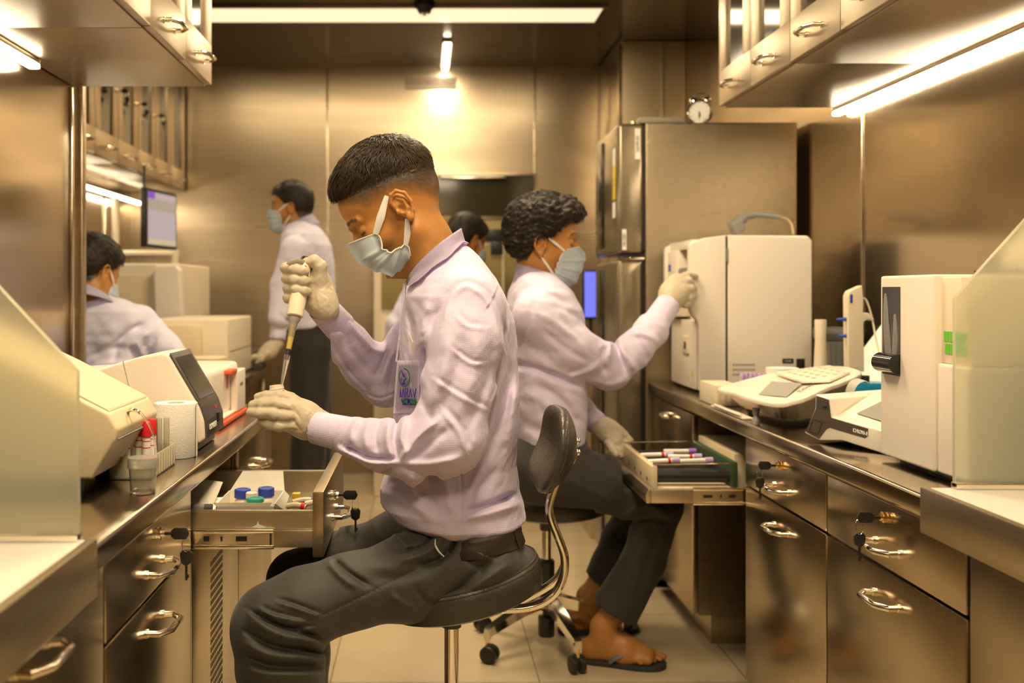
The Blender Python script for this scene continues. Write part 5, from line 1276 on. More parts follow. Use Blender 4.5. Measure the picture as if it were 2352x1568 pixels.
# ------------------------------------------------------------------ the seated man in front, filling a bottle with a pipette
YM = 2.04
def m_(px, py, dy=0.): return W(px, py, YM + dy)
ROOT1 = thing('person', 'person in a lilac checked shirt seated in front, holding a pipette over a small bottle', 'person', (.09, YM, 0))
H1 = Head(m_(917, 488), 180, 37, 1.0, hair='fade')
r1 = lambda px, Y=YM: px * Y / F
neck1 = {'pts': [m_(948, 505), m_(975, 560), m_(1002, 620), m_(1020, 660)], 'r': [r1(62), r1(60), r1(62), r1(72)], 'cut': (m_(0, 612).z, m_(0, 640).z)}
arm_n = [m_(1085, 712, -.15), m_(1030, 1010, -.20), m_(735, 985, -.10), m_(700, 968, -.09)]
arm_f = [m_(1010, 712, .17), m_(885, 875, .20), m_(742, 712, .04), m_(728, 690, .03)]
limbs1 = [([m_(1050, 680), m_(1050, 900), m_(1085, 1180)], [.075, .09, .06]), ([m_(1060, 690, -.13), m_(1060, 690, .14)], [.05, .05]),
          (arm_n, [.042, .024, .020, .020]), (arm_f, [.042, .028, .022, .020]),
          ([m_(1085, 1275, -.09), m_(640, 1430, -.17), m_(675, 1700, -.16), m_(690, 1965, -.16)], [.05, .05, .045, .032]), ([m_(1085, 1240, .09), m_(690, 1340, .16), m_(700, 1700, .17), m_(700, 1905, .17)], [.05, .045, .04, .032])]
body_mesh(H1, neck1, limbs1, ROOT1, .12, .0017, .008, (-.5, 1.6, .02), (.35, 2.45, 1.3))
hair_part(H1, ROOT1, .0125, .0020, .004, 9000, 11, .0018, .026, .0012, m='hair_brown', sth=.0215)
# --- mask (outline read in the head's own frame)
def pl(px, py):
    q = H1.loc(np.array([A3(m_(px, py))], np.float32))[0]; return (float(q[0]), float(q[2]))
Fm = [pl(801, 563), pl(812, 585), pl(826, 604), pl(850, 617), pl(878, 630), pl(905, 634), pl(925, 626), pl(941, 608)]
Sm = [pl(868, 540), pl(876, 550), pl(883, 572), pl(897, 582), pl(912, 575), pl(926, 566), pl(939, 568), pl(943, 590)]
mk, rows1 = mask_part(ROOT1, H1, Fm, Sm, [.063, .064, .064, .064, .063, .062, .061, .056])
mp = lambda px, py, y: H1.w(pl(px, py)[0], y, pl(px, py)[1])
for s_ in (1, -1):
    strap(mk, [mp(866, 542, s_ * .065), mp(878, 505, s_ * .074), mp(892, 458, s_ * .079)], .0085)
    strap(mk, [mp(933, 566, s_ * .063), mp(937, 540, s_ * .069), mp(936, 508, s_ * .075)], .0068)

# --- shirt
zy = lambda *ys: [HC - (y - CY) * YM / F for y in ys]; xx = lambda *xs: [(x - CX) * YM / F for x in xs]
YS = (556, 580, 600, 640, 680, 740, 820, 900, 980, 1060, 1115, 1150, 1180, 1202, 1222)
SX0 = xx(1040, 1015, 985, 948, 930, 924, 915, 909, 901, 893, 874, 876, 905, 960, 1040); SX1 = xx(1070, 1092, 1108, 1138, 1160, 1180, 1188, 1190, 1190, 1183, 1190, 1202, 1206, 1196, 1150)
SHW = [.05, .085, .115, .160, .188, .190, .176, .165, .16, .16, .168, .176, .176, .162, .12]
def P_(px, py, Y): return W(px, py, Y)
near = ([P_(1078, 706, 1.905), P_(1066, 790, 1.865), P_(1048, 890, 1.85), P_(1030, 1006, 1.84)], [.074, .070, .065, .066])
near2 = ([P_(1030, 1006, 1.84), P_(950, 1032, 1.85), P_(870, 1022, 1.88), P_(806, 1003, 1.908)], [.066, .056, .046, .038])
cuffn = ([P_(818, 1002, 1.905), P_(722, 981, 1.94)], [.0350, .0315])
far = ([P_(1020, 712, 2.19), P_(955, 790, 2.225), P_(885, 878, 2.235)], [.068, .060, .052])
far2 = ([P_(885, 878, 2.235), P_(840, 838, 2.21), P_(800, 790, 2.16), P_(775, 752, 2.12)], [.052, .050, .043, .036])
cufff = ([P_(780, 750, 2.125), P_(738, 704, 2.07)], [.0345, .031])
def G(pts, Y, wd, dep): return ([P_(a, b, Y) for a, b in pts], wd, dep)
strokes = [
 ([(1075, 652), (1108, 668), (1135, 705), (1150, 755), (1160, 800)], 9, .0055, 's'), ([(1075, 652), (1050, 660), (1028, 690), (1012, 740)], 8, -.0045, 's'),
 ([(1028, 770), (1018, 850), (985, 940)], 15, .0085, 'r'), ([(1062, 760), (1052, 850), (1010, 950)], 13, -.007, 'g'), ([(1095, 760), (1090, 860), (1045, 965)], 15, .006, 'r'),
 ([(1130, 780), (1118, 870), (1075, 985)], 12, -.006, 'g'), ([(962, 880), (975, 930), (1000, 975)], 10, -.005, 'g'), ([(1000, 870), (1055, 905), (1112, 935)], 7, .0035, 's'), ([(1020, 940), (1060, 990), (1075, 1035)], 9, .005, 's'),
 ([(1050, 720), (1075, 745), (1115, 750)], 7, .003, 's'), ([(1040, 800), (1080, 830), (1110, 832)], 6, .003, 's'),
 ([(918, 1058), (960, 1005), (1006, 962)], 8, .012, 'r'), ([(932, 1060), (985, 1020), (1028, 985)], 9, -.009, 'g'), ([(918, 1060), (985, 1066), (1050, 1052)], 8, .007, 'r'), ([(925, 1072), (975, 1090), (1010, 1094)], 6, -.006, 'g'),
 ([(916, 955), (906, 1008), (918, 1060)], 6, -.009, 'g'), ([(930, 960), (922, 1005), (934, 1040)], 7, .008, 'r'), ([(893, 962), (888, 1010), (900, 1055)], 8, .006, 'r'), ([(872, 966), (862, 1000), (868, 1040)], 7, -.006, 'g'), ([(850, 966), (838, 995), (842, 1035)], 8, .006, 'r'),
 ([(912, 1064), (850, 1063), (800, 1042), (778, 1030)], 6, .009, 'r'), ([(910, 1053), (850, 1050), (812, 1032), (795, 1026)], 5, -.010, 'g'), ([(905, 1075), (850, 1078), (805, 1055)], 7, -.005, 'g'),
 ([(806, 962), (789, 995), (782, 1028)], 5, -.006, 'g'), ([(826, 962), (808, 985), (806, 1020)], 7, .007, 'r'), ([(1000, 985), (960, 1015), (925, 1035)], 7, -.004, 'g'),
 ([(1100, 1000), (1065, 1045), (1010, 1075)], 12, .004, 'r'),
 ([(1182, 720), (1180, 830), (1150, 960), (1110, 1060)], 14, -.008, 'g'), ([(1150, 860), (1138, 960), (1108, 1050)], 10, .006, 'r'), ([(1187, 880), (1172, 1000), (1130, 1100)], 13, .007, 'r'), ([(1165, 1010), (1140, 1075), (1085, 1140)], 12, -.007, 'g'),
 ([(1078, 1172), (1125, 1160), (1180, 1138)], 8, -.013, 'g'), ([(1070, 1188), (1125, 1178), (1190, 1158)], 9, .009, 'r'), ([(1105, 1070), (1092, 1110), (1075, 1160)], 11, .006, 'r'), ([(1058, 1075), (1062, 1130), (1058, 1198)], 2.5, -.003, 'g'),
 ([(950, 1085), (946, 1130), (968, 1168)], 13, .008, 'r'), ([(985, 1092), (985, 1130), (1005, 1178)], 12, -.006, 'g'), ([(1020, 1090), (1028, 1140), (1045, 1185)], 12, .005, 'r'), ([(892, 1105), (925, 1115), (965, 1160)], 9, -.005, 'g'), ([(885, 1130), (930, 1150), (990, 1190)], 10, .005, 'r'),
 ([(925, 700), (945, 745), (948, 800)], 8, -.005, 'g'), ([(985, 690), (968, 750), (955, 810)], 9, .006, 'r'), ([(1010, 700), (990, 770), (968, 850)], 9, -.006, 'g'), ([(1130, 610), (1165, 680), (1180, 760)], 12, -.004, 'g'), ([(1150, 640), (1130, 690), (1112, 715)], 3, .002, 's')]
far_str = [([(812, 755), (852, 800), (888, 808)], 8, .006, 'r'), ([(862, 862), (880, 830), (893, 800)], 6, -.010, 'g'), ([(878, 880), (888, 840), (900, 808)], 6, .007, 'r'), ([(893, 900), (903, 850), (912, 812)], 6, -.009, 'g'), ([(768, 792), (800, 850), (850, 900)], 4, -.004, 'g'),
 ([(785, 740), (805, 800), (850, 855)], 9, -.005, 'g'), ([(745, 770), (775, 830), (830, 890)], 9, .005, 'r'), ([(845, 905), (872, 914), (905, 903)], 3, -.004, 'g'), ([(770, 690), (800, 740), (850, 790)], 8, .004, 'r'), ([(800, 712), (760, 750), (742, 765)], 5, .004, 's')]
def shirt1(P):
    d = sections(P, zy(*YS), SX0, SX1, SHW, YM, 2.35)
    dn = smin(chain(P, *near, k=.02), chain(P, *near2, k=.02), .022); df = smin(chain(P, *far, k=.02), chain(P, *far2, k=.02), .02)
    d = smin(d, dn, .010); d = smin(d, df, .010)
    d = d - fold2(P, strokes, 1.97, .05)
    fm = (P[:, 0] < (915 - CX) / F * P[:, 1]); d = d - np.where(fm, fold2(P, far_str, 2.24, .03), 0)
    hem = m_(0, 1205).z + .10 * np.clip((P[:, 0] - .06) / .15, -1.2, 1) * .16 + np.clip((.03 - P[:, 0]), 0, 1) * .28
    d = smax(d, hem - P[:, 2], .012)
    d = d - .0012 * nz(P, 9, 21) - .0005 * nz(P, 30, 22)
    return d
sh1 = sdf_part('shirt', shirt1, (-.20, 1.68, .60), (.235, 2.34, 1.235), .0030, M['shirt'], ROOT1)
def cuff(parent, seg, opening, name='cuff', m='shirt', h=.0022):
    a, b = seg[0]; dr = (b - a).normalized()
    def f(P):
        d = cone(P, a, b, *seg[1]); t = (P - A3(a)) @ A3(dr); L = (b - a).length
        d = smax(d, t - L, .003); d = smax(d, -t - .004, .003)
        inn = cone(P, a, b + dr * .03, seg[1][0] - .006, seg[1][1] - .003); inn = smax(inn, (L - .018) - t, .002)
        d = smax(d, -inn, .002); d = d - groove(P, [a + dr * .004, a + dr * .0041], .004, 0)
        return d
    lo = [min(a[i], b[i]) - .06 for i in range(3)]; hi = [max(a[i], b[i]) + .06 for i in range(3)]
    return sdf_part(name, f, lo, hi, h, M[m], parent)
cuff(sh1, cuffn, .0); cuff(sh1, cufff, .0)
# collar, placket, buttons, pocket with the embroidered emblem, lapel pin
top = [m_(931, 648, -.008), m_(944, 625, -.045), m_(975, 590, -.078), m_(1015, 555, -.083), m_(1048, 532, -.05), m_(1060, 524, .0), m_(1048, 532, .05), m_(1015, 555, .083), m_(975, 590, .078), m_(944, 625, .045), m_(931, 648, .008)]
low = [m_(975, 674, -.100), m_(990, 650, -.118), m_(1012, 618, -.122), m_(1035, 594, -.112), m_(1062, 573, -.062), m_(1072, 567, .0), m_(1062, 573, .062), m_(1035, 594, .112), m_(1012, 618, .122), m_(990, 650, .118), m_(975, 674, .100)]
collar_part(sh1, top, low, 'shirt', f=shirt1)
MB().prism(xz(YM, (926, 650), (934, 650), (925, 740), (914, 830), (908, 830), (920, 735)), YM - .018, YM + .018, 'y', .003).build('placket', M['shirt'], sh1)
def button(p, n_, parent, r=.0055):
    mb = MB(); mb.lathe([(r, 0), (r, .0012), (r * .8, .002), (r * .5, .0014), (0, .0014)], p, n_, 18); return mb.build('button', M['maskwhite'], parent)
button(m_(946, 704, -.085), (-.75, -.65, 0), sh1); button(m_(895, 1096, -.03), (-.95, -.3, 0), sh1)
# a small pocket patch that follows the chest
def chest_pt(px, py, off=.0):
    """point on the chest of the shirt seen at (px, py)"""
    o = Vector((0, 0, HC)); dr = W(px, py, 1.) - o; ts = np.linspace(1.70, 2.3, 400, dtype=np.float32)
    P = np.array([[o.x + dr.x * t, dr.y * t, o.z + dr.z * t] for t in ts], np.float32); d = sections(P, zy(*YS), SX0, SX1, SHW, YM, 2.35)
    k = np.argmax(d < off); return Vector(P[k].tolist()) if d[k] < off else None
def patch(cols, rows_, off, m, name, parent, th=.0012):
    g = []
    for r_ in rows_:
        row = [chest_pt(c_[0] + (c_[1] - c_[0]) * (r_[0]), r_[1], off) for c_ in cols]
        if all(row): g.append(row)
    if len(g) > 1: mb = MB(); mb.grid(g, th); return mb.build(name, m, parent, True)
cols = [(913 + (v * 5.2), 903 + v * 5.8) for v in range(11)]; rws = [(i / 10, 814 + 13.5 * i) for i in range(11)]
pk = patch(cols, rws, .0018, M['shirt'], 'pocket', sh1, .002)
def emb(pts, wd, m, name, off=.0068):
    q = [chest_pt(a, b, off) for a, b in pts]; q = [p for p in q if p is not None]
    if len(q) > 1: MB().tube(q, wd, 6, flat=.5).build(name, M[m], sh1)
def arc(cx_, cy_, rx_, ry_, a0, a1, n=22): return [(cx_ + rx_ * math.cos(R(a0 + (a1 - a0) * i / n)), cy_ + ry_ * math.sin(R(a0 + (a1 - a0) * i / n))) for i in range(n + 1)]
emb(arc(928.5, 867, 12, 20, -90, 240, 30), .0011, 'logo_purple', 'emblem_ring'); emb(arc(929, 867, 13.2, 21.5, -100, 110, 26), .0010, 'logo_green', 'emblem_outer_ring')
emb(arc(926, 872, 4.8, 11, 200, 60, 14), .0014, 'logo_purple', 'emblem_arc'); emb([(923, 853), (926, 860), (930, 865)], .0019, 'logo_purple', 'emblem_stem'); emb([(926, 880), (928, 874), (934, 868)], .0018, 'logo_purple', 'emblem_base')
emb([(925, 880), (932, 880)], .0016, 'logo_purple', 'emblem_foot'); emb([(929, 868), (934, 867)], .0014, 'logo_green', 'emblem_leaf')
for i in range(6): emb([(916.5 + .3 * i, 856 + 3.6 * i), (920 + .2 * i, 855 + 3.6 * i)], .0010, 'logo_green', 'emblem_rung')
# lettering bent onto the chest: strokes of A A R A V and the green and purple band below
def glyph(st, x0, y0, wx, hy, wd, m, name, off=.0068): emb([(x0 + a * wx, y0 + b * hy) for a, b in st], wd, m, name, off)
GL = {'A': [[(0, 1), (.5, 0), (1, 1)]], 'R': [[(0, 1), (0, 0), (.8, 0), (.9, .3), (.6, .5), (.25, .5)], [(.5, .5), (1, 1)]], 'V': [[(0, 0), (.5, 1), (1, 0)]], 'T': [[(0, 0), (1, 0)], [(.5, 0), (.5, 1)]], 'H': [[(0, 0), (0, 1)], [(1, 0), (1, 1)], [(0, .5), (1, .5)]],
      'L': [[(0, 0), (0, 1), (1, 1)]], 'B': [[(0, 0), (0, 1), (.8, 1), (1, .75), (.8, .5), (0, .5)], [(.8, .5), (.95, .25), (.8, 0), (0, 0)]], 'S': [[(1, 0), (.2, 0), (0, .25), (1, .7), (.8, 1), (0, 1)]]}
x_ = 918.2
for i, ch in enumerate('AARAV'):
    wx = (3.2, 5.6, 6.4, 6.8, 7)[i]
    for st in GL[ch]: glyph(st, x_, 892, wx, 20, .0015, 'logo_purple', 'letter_' + ch.lower())
    x_ += wx + 2.0
bnd = patch([(921 + 3.9 * v, 925 + 3.5 * v) for v in range(10)], [(i / 4, 915.5 + 3.6 * i) for i in range(5)], .0068, M['logo_purple'], 'emblem_band', sh1, .0006)
x_ = 924
for i, ch in enumerate('THLABS'):
    wx = (3.2, 4.2, 4.2, 4.6, 4.6, 4.6)[i]
    for st in GL[ch]: glyph(st, x_, 917.6, wx, 9.5, .0009, 'logo_green', 'letter_' + ch.lower(), .0078)
    x_ += wx + 1.9
q = [chest_pt(939, 762, .008), chest_pt(943, 780, .008), chest_pt(946, 806, .008), chest_pt(949, 785, .008)]
if all(q): mb = MB(); pext(mb, q, (-.001, -.001, 0)); mb.build('name_tag', M['ivory'], sh1)

# --- trousers
TN = ([P_(1090, 1278, 1.945), P_(950, 1325, 1.925), P_(800, 1358, 1.895), P_(700, 1395, 1.875), P_(632, 1440, 1.87)], [.092, .080, .066, .069, .078])
TN2 = ([P_(632, 1440, 1.87), P_(645, 1530, 1.875), P_(662, 1640, 1.88), P_(690, 1985, 1.88)], [.078, .080, .068, .062])
TF = ([P_(1090, 1240, 2.13), P_(930, 1245, 2.18), P_(800, 1285, 2.2), P_(685, 1335, 2.21)], [.088, .072, .064, .066])
TF2 = ([P_(685, 1335, 2.21), P_(690, 1500, 2.2), P_(700, 1880, 2.2)], [.066, .062, .056])
tst = [([(738, 1466), (690, 1450), (640, 1438), (590, 1408)], 7, -.012, 'g'), ([(738, 1478), (695, 1468), (640, 1458), (575, 1425)], 8, .010, 'r'), ([(738, 1498), (690, 1492), (625, 1482), (562, 1448)], 7, -.012, 'g'), ([(738, 1512), (690, 1510), (620, 1505), (556, 1475)], 9, .010, 'r'),
 ([(738, 1532), (690, 1532), (620, 1528), (560, 1505)], 8, -.010, 'g'), ([(735, 1548), (690, 1550), (600, 1548), (562, 1530)], 9, .008, 'r'), ([(566, 1400), (600, 1425), (660, 1445), (720, 1440)], 6, .006, 's'), ([(552, 1470), (560, 1430), (575, 1400)], 10, .004, 'r'),
 ([(770, 1288), (800, 1316), (850, 1346)], 7, -.010, 'g'), ([(752, 1288), (782, 1322), (820, 1350)], 8, .007, 'r'), ([(640, 1380), (680, 1392), (735, 1412)], 6, .006, 's'), ([(600, 1395), (630, 1410), (700, 1425)], 6, .005, 's'),
 ([(1188, 1235), (1120, 1295), (1040, 1365)], 10, -.007, 'g'), ([(1180, 1290), (1110, 1335), (1040, 1382)], 9, .006, 'r'), ([(1170, 1330), (1130, 1352), (1080, 1370)], 7, -.005, 'g'), ([(950, 1345), (975, 1375), (1005, 1388)], 7, -.005, 'g'), ([(900, 1368), (930, 1390), (955, 1398)], 8, .005, 'r'),
 ([(1022, 1212), (1000, 1252), (960, 1275), (915, 1285)], 11, .011, 'r'), ([(1052, 1225), (1036, 1262), (1000, 1290), (960, 1296)], 8, -.014, 'g'), ([(995, 1225), (975, 1255), (925, 1268)], 6, -.010, 'g'), ([(1064, 1232), (1080, 1285), (1110, 1305)], 8, -.008, 'g'), ([(1080, 1240), (1100, 1270), (1140, 1290)], 8, .007, 'r'),
 ([(558, 1508), (700, 1432), (850, 1360), (1012, 1278)], 2.2, -.0030, 'g'), ([(905, 1180), (882, 1210), (850, 1235)], 8, -.007, 'g'), ([(862, 1180), (905, 1225), (935, 1250)], 8, .007, 'r'), ([(840, 1300), (900, 1300), (960, 1285)], 14, .004, 'r'), ([(860, 1330), (930, 1325), (1000, 1300)], 12, -.004, 'g')]
def trous1(P):
    d = smin(chain(P, *TN, k=.03), chain(P, *TN2, k=.02), .025); d2 = smin(chain(P, *TF, k=.03), chain(P, *TF2, k=.02), .02); d = smin(d, d2, .02)
    d = smin(d, ell(P, m_(1098, 1272), (.096, .172, .092)), .03)
    d = smin(d, sections(P, zy(1180, 1200, 1230, 1280, 1330), xx(1030, 1018, 1012, 1010, 1020), xx(1182, 1184, 1187, 1190, 1180), [.142, .150, .162, .175, .17], YM, 2.2), .02)
    d = d - fold2(P, tst, 1.93, .04)
    seat = A3(m_(1062, 1352, -.02)); nn = A3(Vector((-math.sin(R(13)), 0, math.cos(R(13))))); pl_ = (P - seat) @ nn
    d = smax(d, np.where((P[:, 0] > -.06) & (P[:, 2] > .35), -pl_ - .028, -1), .015)
    d = smax(d, np.where((P[:, 0] < -.19) & (P[:, 1] > 1.955) & (P[:, 1] < 2.48), P[:, 2] - .586, -1), .006)
    return d - .0010 * nz(P, 8, 4)
tr1 = sdf_part('trousers', trous1, (-.42, 1.72, .02), (.22, 2.36, .68), .0034, M['trouser'], ROOT1)
# pocket edge with the lighter lining
MB().tube(push_out(trous1, [P_(1000, 1238, 1.845), P_(1000, 1252, 1.845), P_(1008, 1266, 1.845), P_(1020, 1278, 1.845)], .0015), .0048, 8, sub=5, flat=.4, rr=[.002, .005, .002]).build('pocket_lining', M['maskwhite'], tr1)
# belt
def ring_on(field, c, zf, off, n=56, r0=.02, r1=.30, rmax=(.100, .20)):
    """points just outside a garment, all round its axis; zf(x) gives the height"""
    out = []; rs_ = np.linspace(r0, r1, 240, dtype=np.float32)
    for k_ in range(n + 1):
        a = 2 * math.pi * k_ / n; x = c[0] + rs_ * math.cos(a); y = c[1] + rs_ * math.sin(a); z = zf(x); d = field(np.stack([x, y, z], 1)); i = int(np.argmax(d > 0)); r_ = rs_[i]
        if rmax is not None: r_ = min(r_, 1 / math.sqrt((math.cos(a) / rmax[0]) ** 2 + (math.sin(a) / rmax[1]) ** 2))
        r_ += off
        out.append(Vector((c[0] + r_ * math.cos(a), c[1] + r_ * math.sin(a), float(zf(np.array([c[0] + r_ * math.cos(a)]))[0]))))
    return out
bz_ = lambda py, sl: (lambda x: m_(0, py).z + sl * (x - .112) + 0 * x)
wc = (m_(1100, 0).x, YM)
rings_ = [ring_on(trous1, wc, bz_(py, .12), .0035) for py in (1192, 1202, 1214, 1226)]
mb = MB(); mb.grid(rings_, .003); bt = mb.build('belt', M['belt'], ROOT1)
def strip_on(a0, a1, off, nm, mm, py0=1190, py1=1229):
    n_ = 56; g = []
    for py in (py0, (py0 + py1) / 2, py1):
        r_ = ring_on(trous1, wc, bz_(py, .12), off, n_); g.append(r_[a0:a1])
    m2 = MB(); m2.grid(g, .0025); return m2.build(nm, M[mm], bt)
strip_on(46, 50, .0075, 'belt_tip', 'belt'); strip_on(38, 40, .0085, 'belt_loop', 'trouser', 1186, 1234); strip_on(51, 53, .0085, 'belt_loop', 'trouser', 1186, 1234)
# shoes (below the frame, on the floor)
for (px, Y, nm) in ((660, 1.88, 's'), (690, 2.2, 's')):
    c = W(px, 0, Y); c.z = 0
    sdf_part('shoe', lambda P, c=c: smax(smin(ell(P, c + Vector((-.07, 0, .035)), (.10, .045, .045)), ell(P, c + Vector((.03, 0, .05)), (.06, .042, .065)), .03), -P[:, 2] + .002, .004), (c.x - .2, c.y - .08, -.01), (c.x + .12, c.y + .08, .14), .006, M['black'], ROOT1)

# --- gloves
YG = 1.955
def g_(px, py, dy=0.): return W(px, py, YG + dy)
kk = PR(1, YG)
fing = [([g_(672, 918, -.008), g_(640, 908, -.012), g_(612, 909, -.008), g_(592, 912, .000)], [13.5, 12.5, 11.5, 9.5]),
        ([g_(668, 935, -.020), g_(632, 926, -.024), g_(602, 927, -.018), g_(580, 930, -.008)], [14.5, 13, 12.5, 10.5]),
        ([g_(665, 955, -.026), g_(628, 950, -.030), g_(598, 948, -.024), g_(576, 946, -.012)], [14.5, 13.5, 12.5, 10.5]),
        ([g_(668, 978, -.022), g_(640, 978, -.026), g_(616, 974, -.020), g_(600, 966, -.008)], [13.5, 13, 11.5, 9.5])]
thumb = ([g_(690, 935, .022), g_(668, 915, .034), g_(645, 905, .040), g_(626, 900, .036)], [15, 13, 12, 10])
def glove1(P):
    d = chain(P, [g_(672, 928, -.006), g_(702, 952, -.004), g_(740, 976, .0)], [kk * 22, kk * 27, kk * 29], .02)
    d = smin(d, chain(P, [g_(668, 968, -.008), g_(700, 975, -.004), g_(742, 984, .0)], [kk * 23, kk * 29, kk * 28], .02), .02)
    for pts, rd in fing: d = smin(d, chain(P, pts, [r * kk for r in rd], .004), .0045)
    d = smin(d, chain(P, thumb[0], [r * kk for r in thumb[1]], .006), .010)
    for i in range(5): x0 = 706 + 6 * i; d = d - groove(P, [g_(x0 + 16, 948 + 3 * i, -.030), g_(x0 + 4, 975 + 2 * i, -.038), g_(x0 - 3, 1008, -.02)], .0022, .0016)
    for (a, b, c_, e) in ((650, 918, 690, 925), (640, 938, 676, 945), (636, 962, 676, 966), (655, 985, 690, 990), (672, 935, 690, 962), (668, 958, 688, 985)): d = d - groove(P, [g_(a, b, -.030), g_(c_, e, -.034)], .003, -.0018)
    return d - .0005 * nz(P, 60, 6)
sdf_part('glove', glove1, (-.37, 1.87, .78), (-.17, 2.03, .935), .0016, M['glove'], ROOT1)
YH = 2.055
def h_(px, py, dy=0.): return W(px, py, YH + dy)
kh = PR(1, YH)
grip = []
for (yb, xr, xl, dyr) in ((618, 704, 662, 0), (641, 709, 664, 0), (664, 709, 668, 0), (686, 697, 668, 0)):
    grip.append(([h_(712, yb + 2, .030), h_(684, yb - 2, .034), h_(xl - 2, yb - 4, .022), h_(xl - 6, yb - 2, -.004), h_(xl + 12, yb, -.028), h_(xr - 10, yb + 4, -.030), h_(xr - 2, yb + 5, -.024)], [12, 12.5, 12, 12, 11.5, 11, 9.5]))
def glove2(P):
    d = chain(P, [h_(722, 622, .026), h_(730, 655, .020), h_(742, 690, .012), h_(752, 712, .008)], [kh * 25, kh * 29, kh * 28, kh * 27], .02)
    d = smin(d, chain(P, [h_(712, 690, .020), h_(735, 700, .012)], [kh * 24, kh * 28], .02), .02)
    for pts, rd in grip: d = smin(d, chain(P, pts, [r * kh for r in rd], .004), .0035)
    d = smin(d, chain(P, [h_(735, 640, .0), h_(735, 612, -.004), h_(722, 599, -.006), h_(704, 603, -.004)], [kh * 17, kh * 15, kh * 13, kh * 11], .006), .010)
    for i in range(6): d = d - groove(P, [h_(700 + 7 * i, 690 + 4 * i, -.012), h_(705 + 8 * i, 712 + 1 * i, -.014), h_(712 + 7 * i, 722 - i, -.008)], .002, .0012)
    for (a, b, c_, e) in ((745, 660, 755, 700), (722, 660, 735, 705), (760, 665, 748, 712)): d = d - groove(P, [h_(a, b, -.022), h_(c_, e, -.018)], .003, .0012)
    return d - .0005 * nz(P, 60, 6)
sdf_part('glove', glove2, (-.33, 1.98, 1.03), (-.15, 2.14, 1.215), .0016, M['glove'], ROOT1)
# --- pipette and bottle
t = thing('pipette', 'hand pipette with a yellow-grey shaft and clear tip held over the small bottle', 'pipette', tuple(h_(668, 740)))
A_, B_ = h_(700, 604), W(645, 896, YG + .015)
dr_ = (B_ - A_); Lp = dr_.length; ad = dr_.normalized()
def along(py): return A_ + dr_ * ((py - 604) / (896 - 604))
def seg(name, prof, m, n=28):
    base = along(prof[0][0]); mb = MB(); mb.lathe([(PR(r, YH), (along(p) - base).length) for p, r in [(a, b) for a, b in prof]], base, tuple(ad), n); return mb.build(name, M[m], t)
seg('handle', [(606, 15), (640, 18), (700, 19), (728, 19), (730, 17)], 'ivory'); seg('collar', [(728, 13), (736, 14), (744, 10), (750, 9), (756, 8)], 'mgrey')
seg('shaft', [(776, 7.2), (804, 6), (805, 5)], 'amber'); seg('upper_shaft', [(754, 8.2), (777, 7.4)], 'olive'); seg('nozzle', [(803, 4.8), (828, 3.6)], 'black'); seg('tip', [(818, 7), (822, 7.3), (838, 6.4), (860, 5.0), (880, 3.0), (895, 1.4)], 'clear_plastic'); seg('button', [(590, 9), (594, 11), (606, 11)], 'black')
MB().box(h_(683, 704, -.020), h_(688, 716, -.012), .001).build('display', M['black'], t)
MB().tube([h_(698, 602, -.012), h_(680, 600, -.030), h_(666, 604, -.034), h_(662, 608, -.034)], .005, 10, sub=5, flat=.45).build('finger_hook', M['mgrey'], t)
MB().tube([h_(700, 612, -.016), h_(706, 625, -.022), h_(703, 632, -.022)], .0035, 8, sub=3).build('ejector', M['dgrey'], t)
t = thing('small_bottle', 'small white bottle with a threaded neck held under the pipette tip', 'bottle', tuple(g_(636, 940, .014)))
c = W(637, 905, YG + .016)
mb = MB(); mb.lathe([(.0, -.050), (.017, -.050), (.0185, -.047), (.0185, -.010), (.0155, -.002), (.0138, .002), (.0138, .018), (.0112, .018), (.0112, .002), (0, .002)], c, (-.10, 0, 1), 32); mb.build('body', M['white'], t)
mb = MB(); q_ = Vector((0, 0, 1)).rotation_difference(Vector((-.10, 0, 1)))
mb.tube([c + q_ @ Vector((.0141 * math.cos(a), .0141 * math.sin(a), .005 + .009 * i / 50)) for i, a in enumerate([k_ * 2 * math.pi * 2.5 / 50 for k_ in range(51)])], .0010, 6); mb.build('thread', M['white'], t)
